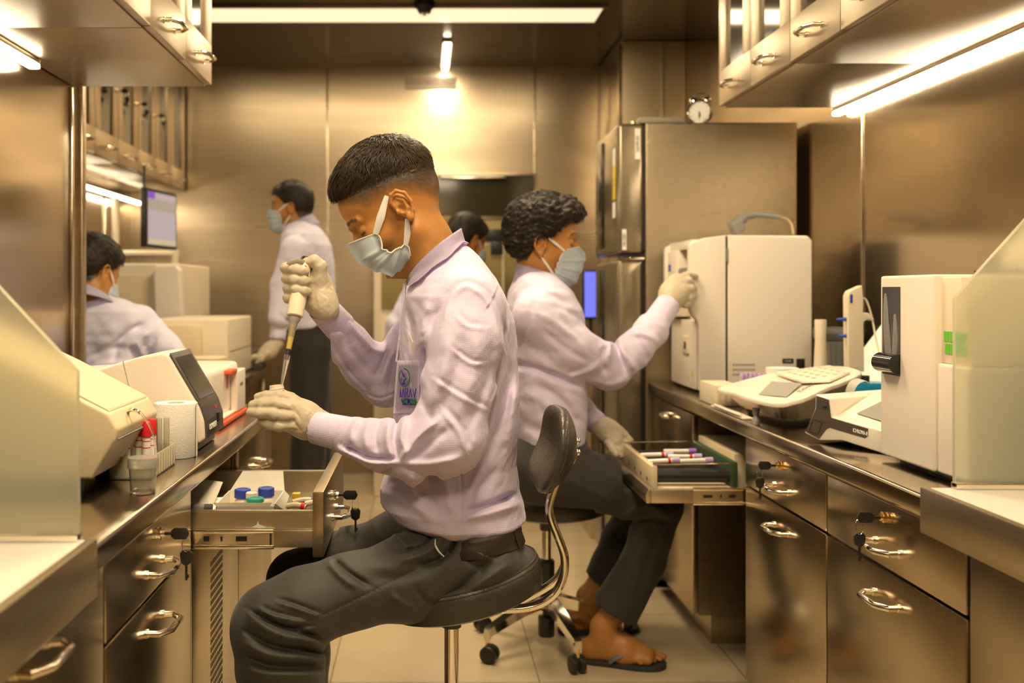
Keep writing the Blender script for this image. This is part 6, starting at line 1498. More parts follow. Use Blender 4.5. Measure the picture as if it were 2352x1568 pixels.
# ------------------------------------------------------------------ stools
def stool(label, c, zs, tilt, rot0, rseat=.162, back=None, castz=True, group=None):
    """c: post x, y; zs: height of the seat centre; tilt: lean of the seat towards -X (degrees)"""
    cx_, cy_ = c; t = thing('stool', label, 'stool', (cx_, cy_, 0), group)
    q = Matrix.Rotation(R(-tilt), 3, 'Y'); sc_ = Vector((cx_ + .025, cy_, zs))
    ax_ = tuple(q @ Vector((0, 0, 1))); th = .070
    pr = [(0, -th / 2), (rseat * .86, -th / 2), (rseat * .97, -th * .38), (rseat, -th * .1), (rseat, th * .18), (rseat * .975, th * .36), (rseat * .93, th * .45), (rseat * .80, th / 2), (0, th * .54)]
    st_ = MB().lathe(pr, sc_, ax_, 64).build('seat', M['leather'], t)
    pi = MB(); pi.tube([sc_ + q @ Vector((rseat * .965 * math.cos(a), rseat * .965 * math.sin(a), th * .40)) for a in [i * 2 * math.pi / 64 for i in range(64)]], .0022, 6, closed=True); pi.tube([sc_ + q @ Vector((rseat * .985 * math.cos(a), rseat * .985 * math.sin(a), th * .30)) for a in [i * 2 * math.pi / 64 for i in range(64)]], .0012, 6, closed=True)
    pi.build('piping', M['leather'], st_)
    zb = zs - th / 2 - .04
    MB().lathe([(.055, .012), (.052, .0), (.022, -.004), (.020, -.03)], (cx_, cy_, zb + .018), n=24).build('mount', M['dgrey'], t)
    MB().cyl((cx_, cy_, .27), (cx_, cy_, zb), .0145, n=24).build('post', M['chrome'], t)
    MB().lathe([(.024, .125), (.026, .13), (.026, .27), (.022, .275), (.0145, .278)], (cx_, cy_, 0), n=24).build('post_sleeve', M['black'], t)
    MB().lathe([(.0, .035), (.024, .035), (.026, .04), (.026, .095), (.012, .098), (.012, .12), (.032, .122), (.034, .165), (.024, .17)], (cx_, cy_, 0), n=28).build('hub', M['black'], t)
    for i in range(5):
        a = R(rot0 + 72 * i); d = Vector((math.cos(a), math.sin(a), 0)); o = Vector((cx_, cy_, 0)); sdv = Vector((-d.y, d.x, 0))
        arm = MB(); rows = []
        for k_, (rr_, z0, z1, w_) in enumerate(((.025, .13, .168, .020), (.10, .118, .150, .018), (.19, .092, .118, .015), (.225, .080, .106, .013), (.238, .066, .098, .011), (.240, .062, .080, .010))):
            rows.append([o + d * rr_ + sdv * w_ + Vector((0, 0, z0)), o + d * rr_ + sdv * w_ + Vector((0, 0, z1)), o + d * rr_ - sdv * w_ + Vector((0, 0, z1)), o + d * rr_ - sdv * w_ + Vector((0, 0, z0))])
        arm.grid(rows, close_u=True); arm.bm.faces.new([v for v in list(arm.bm.verts)[-4:]])
        ao = arm.build('leg', M['chrome'], t)
        MB().cyl(o + d * .235 + Vector((0, 0, .05)), o + d * .235 + Vector((0, 0, .075)), .006, n=12).build('stem', M['brass'], ao)
        ca = a + 1.1 + i; cdir = Vector((math.cos(ca), math.sin(ca), 0)); cs = Vector((-cdir.y, cdir.x, 0)); cc = o + d * .235 + cdir * .008 + Vector((0, 0, .0265))
        cm = MB()
        for s_ in (-1, 1): cm.lathe([(.004, 0), (.024, 0), (.0262, .003), (.0262, .013), (.024, .016), (.0, .018)], cc + cs * (.005 * s_), tuple(cs * s_), 24)
        cm.box(cc + Vector((-.012, -.012, .008)), cc + Vector((.012, .012, .028)), .004); cm.build('caster', M['black'], ao)
    if back: back(t, sc_)
    return t
def back1(t, sc_):
    Y = 2.0
    for dy in (-.038, .034):
        sh = 18 if dy > 0 else 0
        pts = [W(1090, 1396 - sh * .2, Y + dy), W(1180, 1398 - sh * .9, Y + dy), W(1235, 1388 - sh * 1.6, Y + dy), W(1274, 1362 - sh * 1.6, Y + dy), W(1294, 1322 - sh, Y + dy), W(1296, 1276, Y + dy), W(1280, 1228, Y + dy), W(1264, 1185, Y + dy), W(1264, 1150, Y + dy), W(1280, 1100, Y + dy), W(1298, 1058, Y + dy)]
        MB().tube(pts, .0085, 14, sub=6).build('back_tube', M['chrome'], t)
        k_ = MB(); c0 = W(1306, 1043 - (26 if dy > 0 else 0), Y + dy); k_.lathe([(0, -.022), (.012, -.020), (.0175, -.012), (.0175, .008), (.013, .016), (0, .018)], c0, (.25, 0, 1), 20); k_.cyl(c0 + Vector((-.02, 0, .002)), c0 + Vector((.02, 0, .004)), .0055, n=14); k_.ball(c0 + Vector((.018, 0, .004)), .0065, 12)
        k_.build('clamp', M['chrome'], t)
    C = W(1270, 1030, Y); B = Matrix.Rotation(R(17), 3, 'Y')
    def pad(P):
        q = (P - A3(C)) @ np.array(B, np.float32); a = np.abs
        xo = q[:, 0] + .9 * (q[:, 1] ** 2) * 1.2 - .020 * np.cos(q[:, 2] * 22)
        r_ = ((a(xo) / .021) ** 2.6 + (a(q[:, 1]) / .150) ** 3 + (a(q[:, 2]) / .084) ** 3) ** (1 / 2.8)
        return (r_ - 1) * .019
    po = sdf_part('backrest', pad, (C.x - .10, Y - .18, C.z - .12), (C.x + .10, Y + .18, C.z + .12), .003, M['leather'], t)
    rim = [];
    for i in range(64):
        a = i * 2 * math.pi / 64; yy = .146 * math.copysign(abs(math.cos(a)) ** .7, math.cos(a)); zz = .081 * math.copysign(abs(math.sin(a)) ** .7, math.sin(a)); xo = -1.08 * yy * yy + .020 * math.cos(zz * 22)
        rim.append(C + B @ Vector((xo + .006, yy, zz)))
    MB().tube(rim, .0030, 6, closed=True).build('piping', M['leather'], po)
stool('black leather stool with chrome tubes and a small backrest under the man in front', (.054, 2.0), HC - (1352 - CY) * 2.0 / F + .012, 13, 20, rseat=.160, back=back1)
stool('black leather stool with a chrome five-star base under the man at the big analyzer', (.384, 3.137), .455, 2, 142, rseat=.168)
# ------------------------------------------------------------------ second seated man at the big analyzer
Y2 = 3.02
def n_(px, py, dy=0.): return W(px, py, Y2 + dy)
ROOT2 = thing('person', 'person with thick wavy black hair seated in a lilac shirt, touching the big analyzer', 'person', (.4, Y2, 0))
H2 = Head(n_(1248, 566), -4, 2, .97, hair='thick')
r2 = lambda p: p * Y2 / F
neck2 = {'pts': [n_(1225, 575), n_(1238, 610), n_(1245, 660)], 'r': [r2(42), r2(42), r2(52)], 'cut': (n_(0, 618).z, n_(0, 640).z)}
def P_(px, py, Y): return W(px, py, Y)
armn2 = [P_(1235, 735, 2.87), P_(1400, 850, 2.99), P_(1528, 700, 3.19)]; armf2 = [P_(1270, 735, 3.17), P_(1290, 900, 3.24), P_(1375, 975, 3.16)]
limbs2 = [([n_(1245, 690), n_(1255, 850), n_(1255, 1030)], [.08, .09, .08]), ([n_(1250, 705, -.12), n_(1250, 705, .12)], [.05, .05]), (armn2, [.042, .032, .022]), (armf2, [.042, .032, .024]),
          ([n_(1245, 1075, -.07), P_(1508, 1190, 2.95), P_(1440, 1350, 2.99), P_(1385, 1440, 3.0)], [.045, .024, .034, .034]), ([n_(1245, 1085, .1), P_(1480, 1160, 3.22), P_(1378, 1335, 3.27), P_(1350, 1370, 3.27)], [.05, .035, .034, .033]),
          ([P_(1385, 1440, 3.0), P_(1392, 1478, 3.0)], [.034, .030]), ([P_(1350, 1370, 3.27), P_(1352, 1392, 3.27)], [.033, .03])]
def foot(P, A, ang, s=1., flatz=0.016):
    """A: point on the floor under the ankle"""
    c, sn = math.cos(R(ang)), math.sin(R(ang)); f = Vector((c, sn, 0)); l = Vector((-sn, c, 0)); o = Vector(A)
    def q(a, b, h): return o + f * a * s + l * b * s + Vector((0, 0, flatz + h * s))
    d = chain(P, [q(-.035, 0, .028), q(.0, 0, .055), q(.06, .0, .042), q(.125, .005, .022)], [.030, .034, .032, .024], .02)
    d = smin(d, chain(P, [q(-.04, 0, .02), q(.06, -.02, .018), q(.13, -.022, .014)], [.026, .022, .016], .02), .02); d = smin(d, chain(P, [q(-.04, 0, .02), q(.06, .016, .016), q(.125, .026, .014)], [.026, .022, .018], .02), .02)
    for i, (b, L, r_) in enumerate(((.030, .055, .0115), (.010, .056, .0085), (-.006, .050, .008), (-.020, .042, .0075), (-.033, .033, .007))):
        b = b * (1 if s > 0 else 1); d = smin(d, chain(P, [q(.118 - i * .006, b, .016), q(.118 + L * .55 - i * .008, b * 1.08, .015), q(.118 + L - i * .010, b * 1.12, .008)], [r_ * 1.05, r_, r_ * .92], .004), .005)
    return d
F2A = P_(1378, 1500, 3.0); F2A.z = 0; F2A.x += .012; F2B = P_(1345, 1400, 3.27); F2B.z = 0
cut2 = neck2['cut']
def b1(P): return np.maximum(smin(H2.field(P), chain(P, neck2['pts'], neck2['r'], .03), .025), cut2[1] - P[:, 2])
def b2(P):
    d = chain(P, neck2['pts'], [r * .97 for r in neck2['r']], .03)
    for pts, rad in limbs2: d = smin(d, chain(P, pts, rad, .02), .02)
    return np.maximum(d, P[:, 2] - cut2[0])
parts = []
l_ = [H2.O[i] - .19 for i in range(3)]; h_2 = [H2.O[i] + .2 for i in range(3)]; l_[2] = cut2[1] - .01
p_, q_ = nets(b1, l_, h_2, .0028); parts.append((p_, q_, H2.color(.2)(p_)))
p_, q_ = nets(lambda P: np.maximum(b2(P), .20 - P[:, 2]), (.20, 2.72, .19), (.88, 3.42, 1.2), .008); parts.append((p_, q_, np.repeat(SKIN[None], len(p_), 0)))
p_, q_ = nets(lambda P: np.maximum(smin(smin(foot(P, F2A, -16), b2(P), .02), foot(P, F2B, 8), .02), P[:, 2] - .215), (F2B.x - .12, 2.85, 0), (F2A.x + .25, 3.42, .22), .0028)
fc = np.repeat((SKIN * .8)[None], len(p_), 0); parts.append((p_, q_, fc))
Pj, Qj, Cj = join_np(parts); me = np_mesh('body', Pj, Qj); ca = me.color_attributes.new('Col', 'FLOAT_COLOR', 'POINT'); c_ = np.ones((len(Pj), 4), np.float32); c_[:, :3] = Cj; ca.data.foreach_set('color', c_[:len(me.vertices)].ravel())
link_mesh('body', me, M['skin'], ROOT2, True)
hair_part(H2, ROOT2, .034, .0048, .012, 4200, 5, .0030, .016, .0013, sth=.036)
MSK_F = [(.112, .002), (.128, -.020), (.128, -.045), (.122, -.075), (.108, -.105), (.086, -.122), (.06, -.124)]
MSK_S = [(.062, -.012), (.050, -.032), (.044, -.050), (.040, -.066), (.038, -.080), (.036, -.092), (.034, -.108)]
def gen_mask(root, H, m='maskblue'):
    mk, _ = mask_part(root, H, MSK_F, MSK_S, [.060, .064, .066, .066, .062, .058, .050], m=m)
    for s_ in (1, -1):
        strap(mk, [H.w(.064, s_ * .062, -.016), H.w(.035, s_ * .073, .006), H.w(.004, s_ * .080, .028)], .0042, up0=H.w(0, 1, 0) - H.O); strap(mk, [H.w(.036, s_ * .056, -.094), H.w(.012, s_ * .069, -.062), H.w(-.010, s_ * .079, -.034)], .0042, up0=H.w(0, 1, 0) - H.O)
    return mk
gen_mask(ROOT2, H2)
zy2 = lambda *ys: [HC - (y - CY) * Y2 / F for y in ys]; xx2 = lambda *xs: [(x - CX) * Y2 / F for x in xs]
def mk_sections(Yc, ys, x0, x1, hw, p=2.3):
    zs = [HC - (y - CY) * Yc / F for y in ys]; a = [(x - CX) * Yc / F for x in x0]; b = [(x - CX) * Yc / F for x in x1]
    return lambda P: sections(P, zs, a, b, hw, Yc, p)
tor2 = mk_sections(Y2, (618, 640, 670, 710, 760, 850, 950, 1010, 1035), (1200, 1180, 1168, 1162, 1160, 1165, 1178, 1190, 1200), (1262, 1285, 1312, 1335, 1342, 1344, 1346, 1342, 1330), [.07, .12, .165, .185, .185, .165, .16, .155, .14])
f2 = [([(1170, 830), (1240, 850), (1330, 885)], 8, -.014, 'g'), ([(1225, 690), (1215, 740), (1190, 800)], 7, -.007, 'g'), ([(1240, 720), (1300, 760), (1345, 800)], 9, .007, 'r'), ([(1250, 760), (1300, 800), (1350, 830)], 8, -.006, 'g'), ([(1385, 800), (1400, 790), (1400, 830)], 7, .014, 'r'), ([(1395, 785), (1382, 820), (1392, 860)], 6, -.014, 'g'),
      ([(1425, 790), (1440, 820), (1460, 850)], 8, .012, 'r'), ([(1412, 780), (1422, 815), (1435, 855)], 6, -.013, 'g'), ([(1445, 770), (1470, 790), (1490, 830)], 7, -.010, 'g'), ([(1460, 760), (1490, 770), (1520, 790)], 8, .010, 'r'), ([(1475, 745), (1500, 755), (1525, 775)], 6, -.008, 'g'),
      ([(1300, 870), (1360, 850), (1380, 830)], 8, .007, 'r'), ([(1200, 900), (1260, 930), (1300, 990)], 12, .007, 'r'), ([(1230, 880), (1290, 920), (1330, 980)], 10, -.007, 'g'), ([(1190, 960), (1240, 990), (1280, 1020)], 10, -.005, 'g'), ([(1350, 870), (1400, 885), (1440, 870)], 8, .006, 'r')]
def shirt2(P):
    d = tor2(P)
    d = smin(d, chain(P, [P_(1235, 728, 2.88), P_(1310, 800, 2.90), P_(1400, 845, 2.97)], [.076, .070, .064], .02), .012)
    d = smin(d, chain(P, [P_(1400, 845, 2.97), P_(1455, 805, 3.06), P_(1495, 758, 3.13), P_(1512, 735, 3.16)], [.064, .054, .050, .040], .02), .012)
    d = smin(d, chain(P, [P_(1275, 735, 3.16), P_(1290, 890, 3.24), P_(1350, 955, 3.19)], [.07, .055, .038], .02), .015)
    d = d - fold2(P, f2, 3.05, .05)
    return d - .0015 * nz(P, 9, 31) - .0012 * nz(P, 22, 32)
sh2 = sdf_part('shirt', shirt2, (.18, 2.72, .60), (.86, 3.38, 1.22), .0045, M['shirt2'], ROOT2)
cuff(sh2, ([P_(1508, 738, 3.155), P_(1535, 698, 3.205)], [.042, .040]), 0, m='shirt2', h=.003); cuff(sh2, ([P_(1350, 955, 3.19), P_(1376, 975, 3.17)], [.038, .036]), 0, m='shirt2', h=.003)
tp = [n_(1302, 668, -.01), n_(1292, 650, -.045), n_(1262, 628, -.066), n_(1215, 612, -.062), n_(1190, 607, -.03), n_(1186, 606, 0), n_(1190, 607, .03), n_(1215, 612, .062), n_(1262, 628, .066), n_(1292, 650, .045), n_(1302, 668, .01)]
lw = [n_(1302, 686, -.07), n_(1286, 676, -.082), n_(1255, 662, -.096), n_(1212, 650, -.090), n_(1184, 646, -.045), n_(1178, 645, 0), n_(1184, 646, .045), n_(1212, 650, .09), n_(1255, 662, .096), n_(1286, 676, .082), n_(1302, 686, .07)]
collar_part(sh2, tp, lw, 'shirt2')
tf2 = [([(1350, 1010), (1400, 1060), (1440, 1110)], 9, -.007, 'g'), ([(1430, 1190), (1480, 1160), (1530, 1180)], 8, .008, 'r'), ([(1440, 1200), (1490, 1190), (1540, 1200)], 7, -.009, 'g'), ([(1480, 1250), (1450, 1300), (1430, 1370)], 10, .006, 'r'), ([(1510, 1230), (1485, 1300), (1462, 1370)], 9, -.006, 'g'), ([(1300, 1100), (1360, 1130), (1420, 1150)], 10, .005, 'r')]
def trous2(P):
    d = chain(P, [P_(1235, 1082, 2.95), P_(1380, 1108, 2.94), P_(1512, 1160, 2.95)], [.100, .084, .068], .02); d = smin(d, chain(P, [P_(1512, 1160, 2.95), P_(1478, 1290, 2.98), P_(1408, 1410, 3.0)], [.068, .062, .074], .02), .02)
    d = smin(d, smin(chain(P, [P_(1240, 1080, 3.15), P_(1400, 1110, 3.2), P_(1480, 1135, 3.22)], [.09, .075, .066], .02), chain(P, [P_(1480, 1135, 3.22), P_(1425, 1240, 3.25), P_(1378, 1345, 3.27)], [.066, .058, .062], .02), .02), .02)
    d = smin(d, ell(P, n_(1245, 1070), (.13, .17, .10)), .03); d = smin(d, sections(P, zy2(1000, 1030, 1070, 1110), xx2(1192, 1188, 1180, 1185), xx2(1350, 1352, 1350, 1340), [.145, .15, .165, .16], Y2, 2.2), .02)
    ax_ = A3((P_(1408, 1410, 3.0) - P_(1478, 1290, 2.98)).normalized()); near_ = P[:, 1] < 3.14
    hem = np.where(near_, (P - A3(P_(1408, 1398, 3.0))) @ ax_, (P - A3(P_(1378, 1332, 3.27))) @ ax_)
    d = smax(d, hem, .004); inn = smin(chain(P, [P_(1478, 1290, 2.98), P_(1400, 1424, 3.0)], [.05, .068], .02), chain(P, [P_(1425, 1240, 3.25), P_(1372, 1360, 3.27)], [.045, .056], .02), .01); inn = smax(inn, -hem - .035, .004); d = smax(d, -inn, .003)
    d = smax(d, .483 - P[:, 2] + np.where(P[:, 0] > .50, -1, 0), .01)
    d = d - fold2(P, tf2, 3.02, .04)
    d = smax(d, np.where((P[:, 0] > .575) & (P[:, 1] < 3.19), P[:, 2] - .545, -1), .008)
    return d - .0015 * nz(P, 8, 41)
tr2 = sdf_part('trousers', trous2, (.18, 2.80, .10), (.86, 3.42, .72), .0045, M['trouser2'], ROOT2)
# gloves
kq = PR(1, 3.24)
def i_(px, py, Y=3.25): return W(px, py, Y)
def glove3(P):
    d = chain(P, [i_(1532, 700, 3.21), i_(1545, 675, 3.24), i_(1555, 650, 3.26)], [kq * 23, kq * 29, kq * 23], .02)
    d = smin(d, chain(P, [i_(1552, 690, 3.22), i_(1572, 668, 3.24)], [kq * 18, kq * 17], .02), .015)
    for pts, r_ in (([i_(1560, 640, 3.26), i_(1578, 632, 3.275), i_(1598, 634, 3.29)], [10, 9, 7]), ([i_(1566, 650, 3.24), i_(1582, 645, 3.255), i_(1592, 662, 3.26), i_(1588, 676, 3.26)], [11, 10, 9.5, 8]), ([i_(1570, 664, 3.23), i_(1586, 664, 3.24), i_(1590, 680, 3.245), i_(1582, 690, 3.24)], [11, 10, 9.5, 8]), ([i_(1568, 680, 3.225), i_(1582, 684, 3.23), i_(1582, 698, 3.235), i_(1572, 700, 3.23)], [10, 9.5, 9, 8]), ([i_(1545, 648, 3.29), i_(1562, 640, 3.31), i_(1582, 652, 3.30)], [11, 9.5, 8])):
        d = smin(d, chain(P, pts, [a * kq for a in r_], .004), .004)
    for i in range(4): d = d - groove(P, [i_(1530 + 9 * i, 676 + 4 * i, 3.20), i_(1545 + 9 * i, 700 + 4 * i, 3.18)], .003, -.0016)
    return d - .0006 * nz(P, 50, 6)
sdf_part('glove', glove3, (.74, 3.15, 1.04), (.92, 3.36, 1.19), .0025, M['glove'], ROOT2)
ky = PR(1, 3.15)
def glove4(P):
    d = chain(P, [P_(1375, 975, 3.17), P_(1395, 990, 3.15), P_(1415, 1000, 3.14)], [ky * 24, ky * 26, ky * 24], .02); d = smin(d, chain(P, [P_(1385, 995, 3.13), P_(1412, 1015, 3.11)], [ky * 20, ky * 18], .02), .015)
    for pts, r_ in (([P_(1412, 982, 3.16), P_(1432, 998, 3.13), P_(1447, 1012, 3.12)], [12, 10, 8]), ([P_(1420, 1005, 3.13), P_(1438, 1022, 3.11), P_(1448, 1036, 3.10)], [11, 9.5, 8]), ([P_(1414, 1012, 3.12), P_(1430, 1030, 3.10), P_(1438, 1042, 3.09)], [11, 9.5, 8]), ([P_(1406, 1016, 3.11), P_(1418, 1034, 3.09), P_(1426, 1046, 3.08)], [10.5, 9.5, 8]), ([P_(1398, 1018, 3.10), P_(1408, 1034, 3.08), P_(1415, 1044, 3.07)], [10, 9, 7.5])):
        d = smin(d, chain(P, pts, [a * ky for a in r_], .004), .004)
    return d - .0006 * nz(P, 50, 6)
sdf_part('glove', glove4, (.50, 3.02, .56), (.70, 3.24, .74), .0025, M['glove'], ROOT2)
# flip-flops
def flipflop(A, ang, lab):
    c, sn = math.cos(R(ang)), math.sin(R(ang)); f = Vector((c, sn, 0)); l = Vector((-sn, c, 0)); o = Vector(A); t = thing('flip_flop', lab, 'sandal', tuple(A))
    out = [(-.085, -.022), (-.092, 0), (-.085, .024), (-.04, .034), (.02, .032), (.08, .042), (.13, .048), (.165, .040), (.182, .018), (.178, -.012), (.155, -.036), (.10, -.046), (.02, -.038), (-.04, -.034)]
    V_ = catmull([Vector((a, b, 0)) for a, b in out], 4, True)
    MB().prism([tuple((o + f * v.x + l * v.y).xy) for v in V_], .0012, .0155, 'z', .003).build('sole', M['rubber'], t)
    q = lambda a, b, h: o + f * a + l * b + Vector((0, 0, h))
    MB().tube([q(.128, .018, .016), q(.120, .016, .045), q(.09, .034, .058), q(.045, .046, .046), q(.02, .042, .018)], .007, 10, flat=.45, sub=5).build('strap', M['strap'], t)
    MB().tube([q(.128, .018, .016), q(.120, .012, .045), q(.09, -.026, .052), q(.045, -.047, .038), q(.02, -.042, .018)], .007, 10, flat=.45, sub=5).build('strap', M['strap'], t)
flipflop(F2A, -16, 'black flip-flop with grey straps on the foot nearest the camera'); flipflop(F2B, 8, 'black flip-flop on the far foot, half hidden behind the stool base')
# ------------------------------------------------------------------ people in the background
def simple_person(label, loc, H, neck, limbs, tor, sleeves, cuffs, collar, trous, lo, hi, hairp, shirtm='shirt3', folds=None, h=.006, gloves=None, mask=True, stub=.1, flim=9):
    root = thing('person', label, 'person', loc)
    body_mesh(H, neck, limbs, root, stub, .0040, .010, lo, hi)
    hair_part(H, root, *hairp)
    if mask: gen_mask(root, H)
    def sf(P):
        d = tor(P)
        for s_ in sleeves: d = smin(d, chain(P, s_[0], s_[1], .02), .015)
        if folds: d = d - fold2(P, folds, flim, .05)
        return d - .002 * nz(P, 8, 3) - .0016 * nz(P, 19, 4)
    sh = sdf_part('shirt', sf, lo, hi, h, M[shirtm], root)
    for c_ in cuffs: cuff(sh, c_, 0, m=shirtm, h=.004)
    if collar: collar_part(sh, collar[0], collar[1], shirtm)
    if trous:
        def tf(P):
            d = None
            for s_ in trous: d = smin(d, chain(P, s_[0], s_[1], .02), .02) if d is not None else chain(P, s_[0], s_[1], .02)
            return d - .002 * nz(P, 7, 6)
        sdf_part('trousers', tf, (lo[0], lo[1], .0), hi, .008, M['trouser2'], root)
    if gloves:
        for g_f, gl, gh in gloves: sdf_part('glove', g_f, gl, gh, .004, M['glove'], root)
    return root
def ring(cn, a, b, dz, n=14, rot=0., open_=(0,)):
    """closed loop about the neck starting at the front"""
    out = []
    for i in range(n + 1):
        t = 2 * math.pi * (i + .25 if False else i) / n; x = a * math.cos(t); y = b * math.sin(t); c, s = math.cos(R(rot)), math.sin(R(rot)); out.append(Vector((cn[0] + x * c - y * s, cn[1] + x * s + y * c, cn[2] + dz - .03 * math.cos(t))))
    return out
def fingers(P, base, dr, up, n=4, L=.07, r=.009, spread=.018):
    dr = Vector(dr).normalized(); up = Vector(up); sd = dr.cross(up).normalized(); d = None
    for i in range(n):
        o = Vector(base) + sd * (i - (n - 1) / 2) * spread; e = chain(P, [o, o + dr * L * .5 + up * .006, o + dr * L * (1 - .08 * abs(i - 1.3)) - up * .012], [r * 1.1, r, r * .85], .004); d = e if d is None else smin(d, e, .003)
    return d
# standing person at the back left
YS3 = 4.66
def s_(px, py, dy=0.): return W(px, py, YS3 + dy)
H3 = Head(s_(670, 482), 176, 0, .88, hair='thick')
nk3 = {'pts': [s_(684, 485), s_(690, 505), s_(694, 530)], 'r': [.052, .053, .065], 'cut': (s_(0, 508).z, s_(0, 522).z)}
lb3 = [([s_(700, 560), s_(712, 640), s_(712, 745)], [.07, .08, .07]), ([s_(700, 572, -.11), s_(700, 572, .11)], [.035, .035]), ([s_(690, 580, -.14), s_(655, 670, -.17), s_(640, 770, -.22)], [.04, .032, .022]), ([s_(705, 565, .16), s_(690, 670, .17), s_(670, 770, .1)], [.04, .032, .022]), ([s_(715, 760, -.07), s_(712, 960, -.07), s_(712, 1180, -.07)], [.06, .045, .035]), ([s_(715, 760, .08), s_(712, 960, .08), s_(712, 1180, .08)], [.06, .045, .035])]
to3 = mk_sections(YS3, (505, 520, 540, 565, 610, 680, 740, 760), (676, 655, 648, 645, 640, 645, 652, 655), (712, 732, 748, 760, 768, 770, 766, 760), [.06, .11, .16, .19, .18, .16, .155, .15])
fo3 = [([(650, 600), (690, 620), (720, 680)], 7, -.012, 'g'), ([(640, 640), (665, 660), (690, 700)], 7, .010, 'r'), ([(720, 560), (740, 620), (745, 700)], 8, -.010, 'g'), ([(690, 640), (720, 690), (740, 735)], 8, .009, 'r'), ([(640, 720), (660, 735), (680, 740)], 5, -.010, 'g')]
def gl3(P):
    d = chain(P, [W(636, 788, 4.44), W(618, 806, 4.42), W(604, 816, 4.40)], [.030, .034, .028], .02); d = smin(d, fingers(P, W(600, 818, 4.40), (-1, -.1, -.25), (0, 0, 1), 4, .07, .010, .020), .006)
    return smin(d, chain(P, [W(612, 812, 4.38), W(600, 826, 4.37), W(590, 832, 4.37)], [.014, .011, .009], .004), .006)
collar3 = (ring(s_(688, 512), -.062, .062, .012, rot=0), ring(s_(692, 524), -.088, .092, -.006, rot=0))
p3 = simple_person('person standing at the back left in a pale shirt, one gloved hand on the counter', (s_(712, 700).x, YS3, 0), H3, nk3, lb3, to3,
    [([s_(675, 575, -.17), s_(648, 660, -.20), s_(640, 730, -.24)], [.062, .052, .046]), ([s_(715, 575, .17), s_(720, 680, .18), s_(690, 750, .10)], [.062, .05, .042])],
    [([W(641, 742, 4.45), W(637, 780, 4.44)], [.038, .036])], collar3, [([s_(712, 750, -.03), s_(712, 800, -.06), s_(712, 960, -.08), s_(700, 1200, -.08)], [.12, .10, .085, .075]), ([s_(712, 750, .03), s_(712, 800, .06), s_(722, 960, .09), s_(722, 1200, .09)], [.12, .10, .085, .075])],
    (-.80, 4.30, .05), (-.33, 5.0, 1.60), (.018, .001, .004, 500, 3, .005, .006, .0016), folds=fo3, gloves=[(gl3, (-.90, 4.30, .70), (-.60, 4.54, .95))], flim=4.7)
for dy in (-.08, .09):
    c = s_(690, 0, dy); c.z = 0; sdf_part('shoe', lambda P, c=c: smax(smin(ell(P, c + Vector((-.05, 0, .03)), (.10, .042, .04)), ell(P, c + Vector((.04, 0, .05)), (.05, .04, .06)), .03), -P[:, 2] + .002, .004), (c.x - .2, c.y - .07, -.01), (c.x + .13, c.y + .07, .13), .008, M['black'], p3)
# seated person at the far left, back to the camera
Y4 = 3.62
def u_(px, py, dy=0.): return W(px, py, Y4 + dy)
H4 = Head(u_(208, 632, .0), 62, 22, 1.0, hair='thick')
nk4 = {'pts': [u_(203, 650, -.03), u_(205, 672, -.04), u_(215, 705, -.02)], 'r': [.056, .056, .052], 'cut': (u_(0, 672).z, u_(0, 690).z)}
lb4 = [([u_(235, 730), u_(250, 830), u_(255, 960)], [.07, .09, .08]), ([u_(170, 745, -.02), u_(320, 745, .02)], [.045, .045]), ([u_(325, 755, .02), u_(400, 825, .0), u_(455, 848, .0)], [.035, .026, .02]), ([u_(160, 750, .0), u_(120, 860, .10), u_(170, 870, .34)], [.04, .032, .022]), ([u_(215, 980, .05), u_(170, 1000, .40), u_(170, 1180, .42)], [.06, .05, .035]), ([u_(300, 980, .05), u_(300, 1000, .40), u_(300, 1180, .42)], [.06, .05, .035])]
to4 = mk_sections(Y4, (672, 690, 715, 760, 820, 900, 960, 990), (190, 150, 118, 105, 115, 125, 130, 140), (228, 290, 345, 358, 345, 345, 350, 345), [.05, .09, .12, .135, .135, .14, .15, .15], 2.5)
fo4 = [([(330, 745), (300, 760), (270, 790), (262, 830)], 8, -.014, 'g'), ([(345, 760), (320, 790), (330, 830)], 9, .012, 'r'), ([(360, 770), (345, 800), (350, 830)], 6, -.014, 'g'), ([(300, 800), (330, 830), (360, 845)], 7, -.010, 'g'), ([(400, 790), (410, 820), (430, 840)], 7, .010, 'r'), ([(200, 850), (260, 835), (330, 850)], 8, .010, 'r'), ([(205, 820), (250, 800), (290, 800)], 8, -.008, 'g')]
def gl4(P):
    d = chain(P, [u_(458, 848, .0), u_(466, 850, .0), u_(472, 852, .01)], [.022, .026, .022], .02); return smin(d, fingers(P, u_(474, 852, .01), (1, .25, -.2), (0, 0, 1), 4, .05, .009, .016), .006)
collar4 = (ring(u_(206, 674, -.035), .062, .062, .01, rot=62), ring(u_(212, 688, -.045), .092, .092, -.004, rot=62))
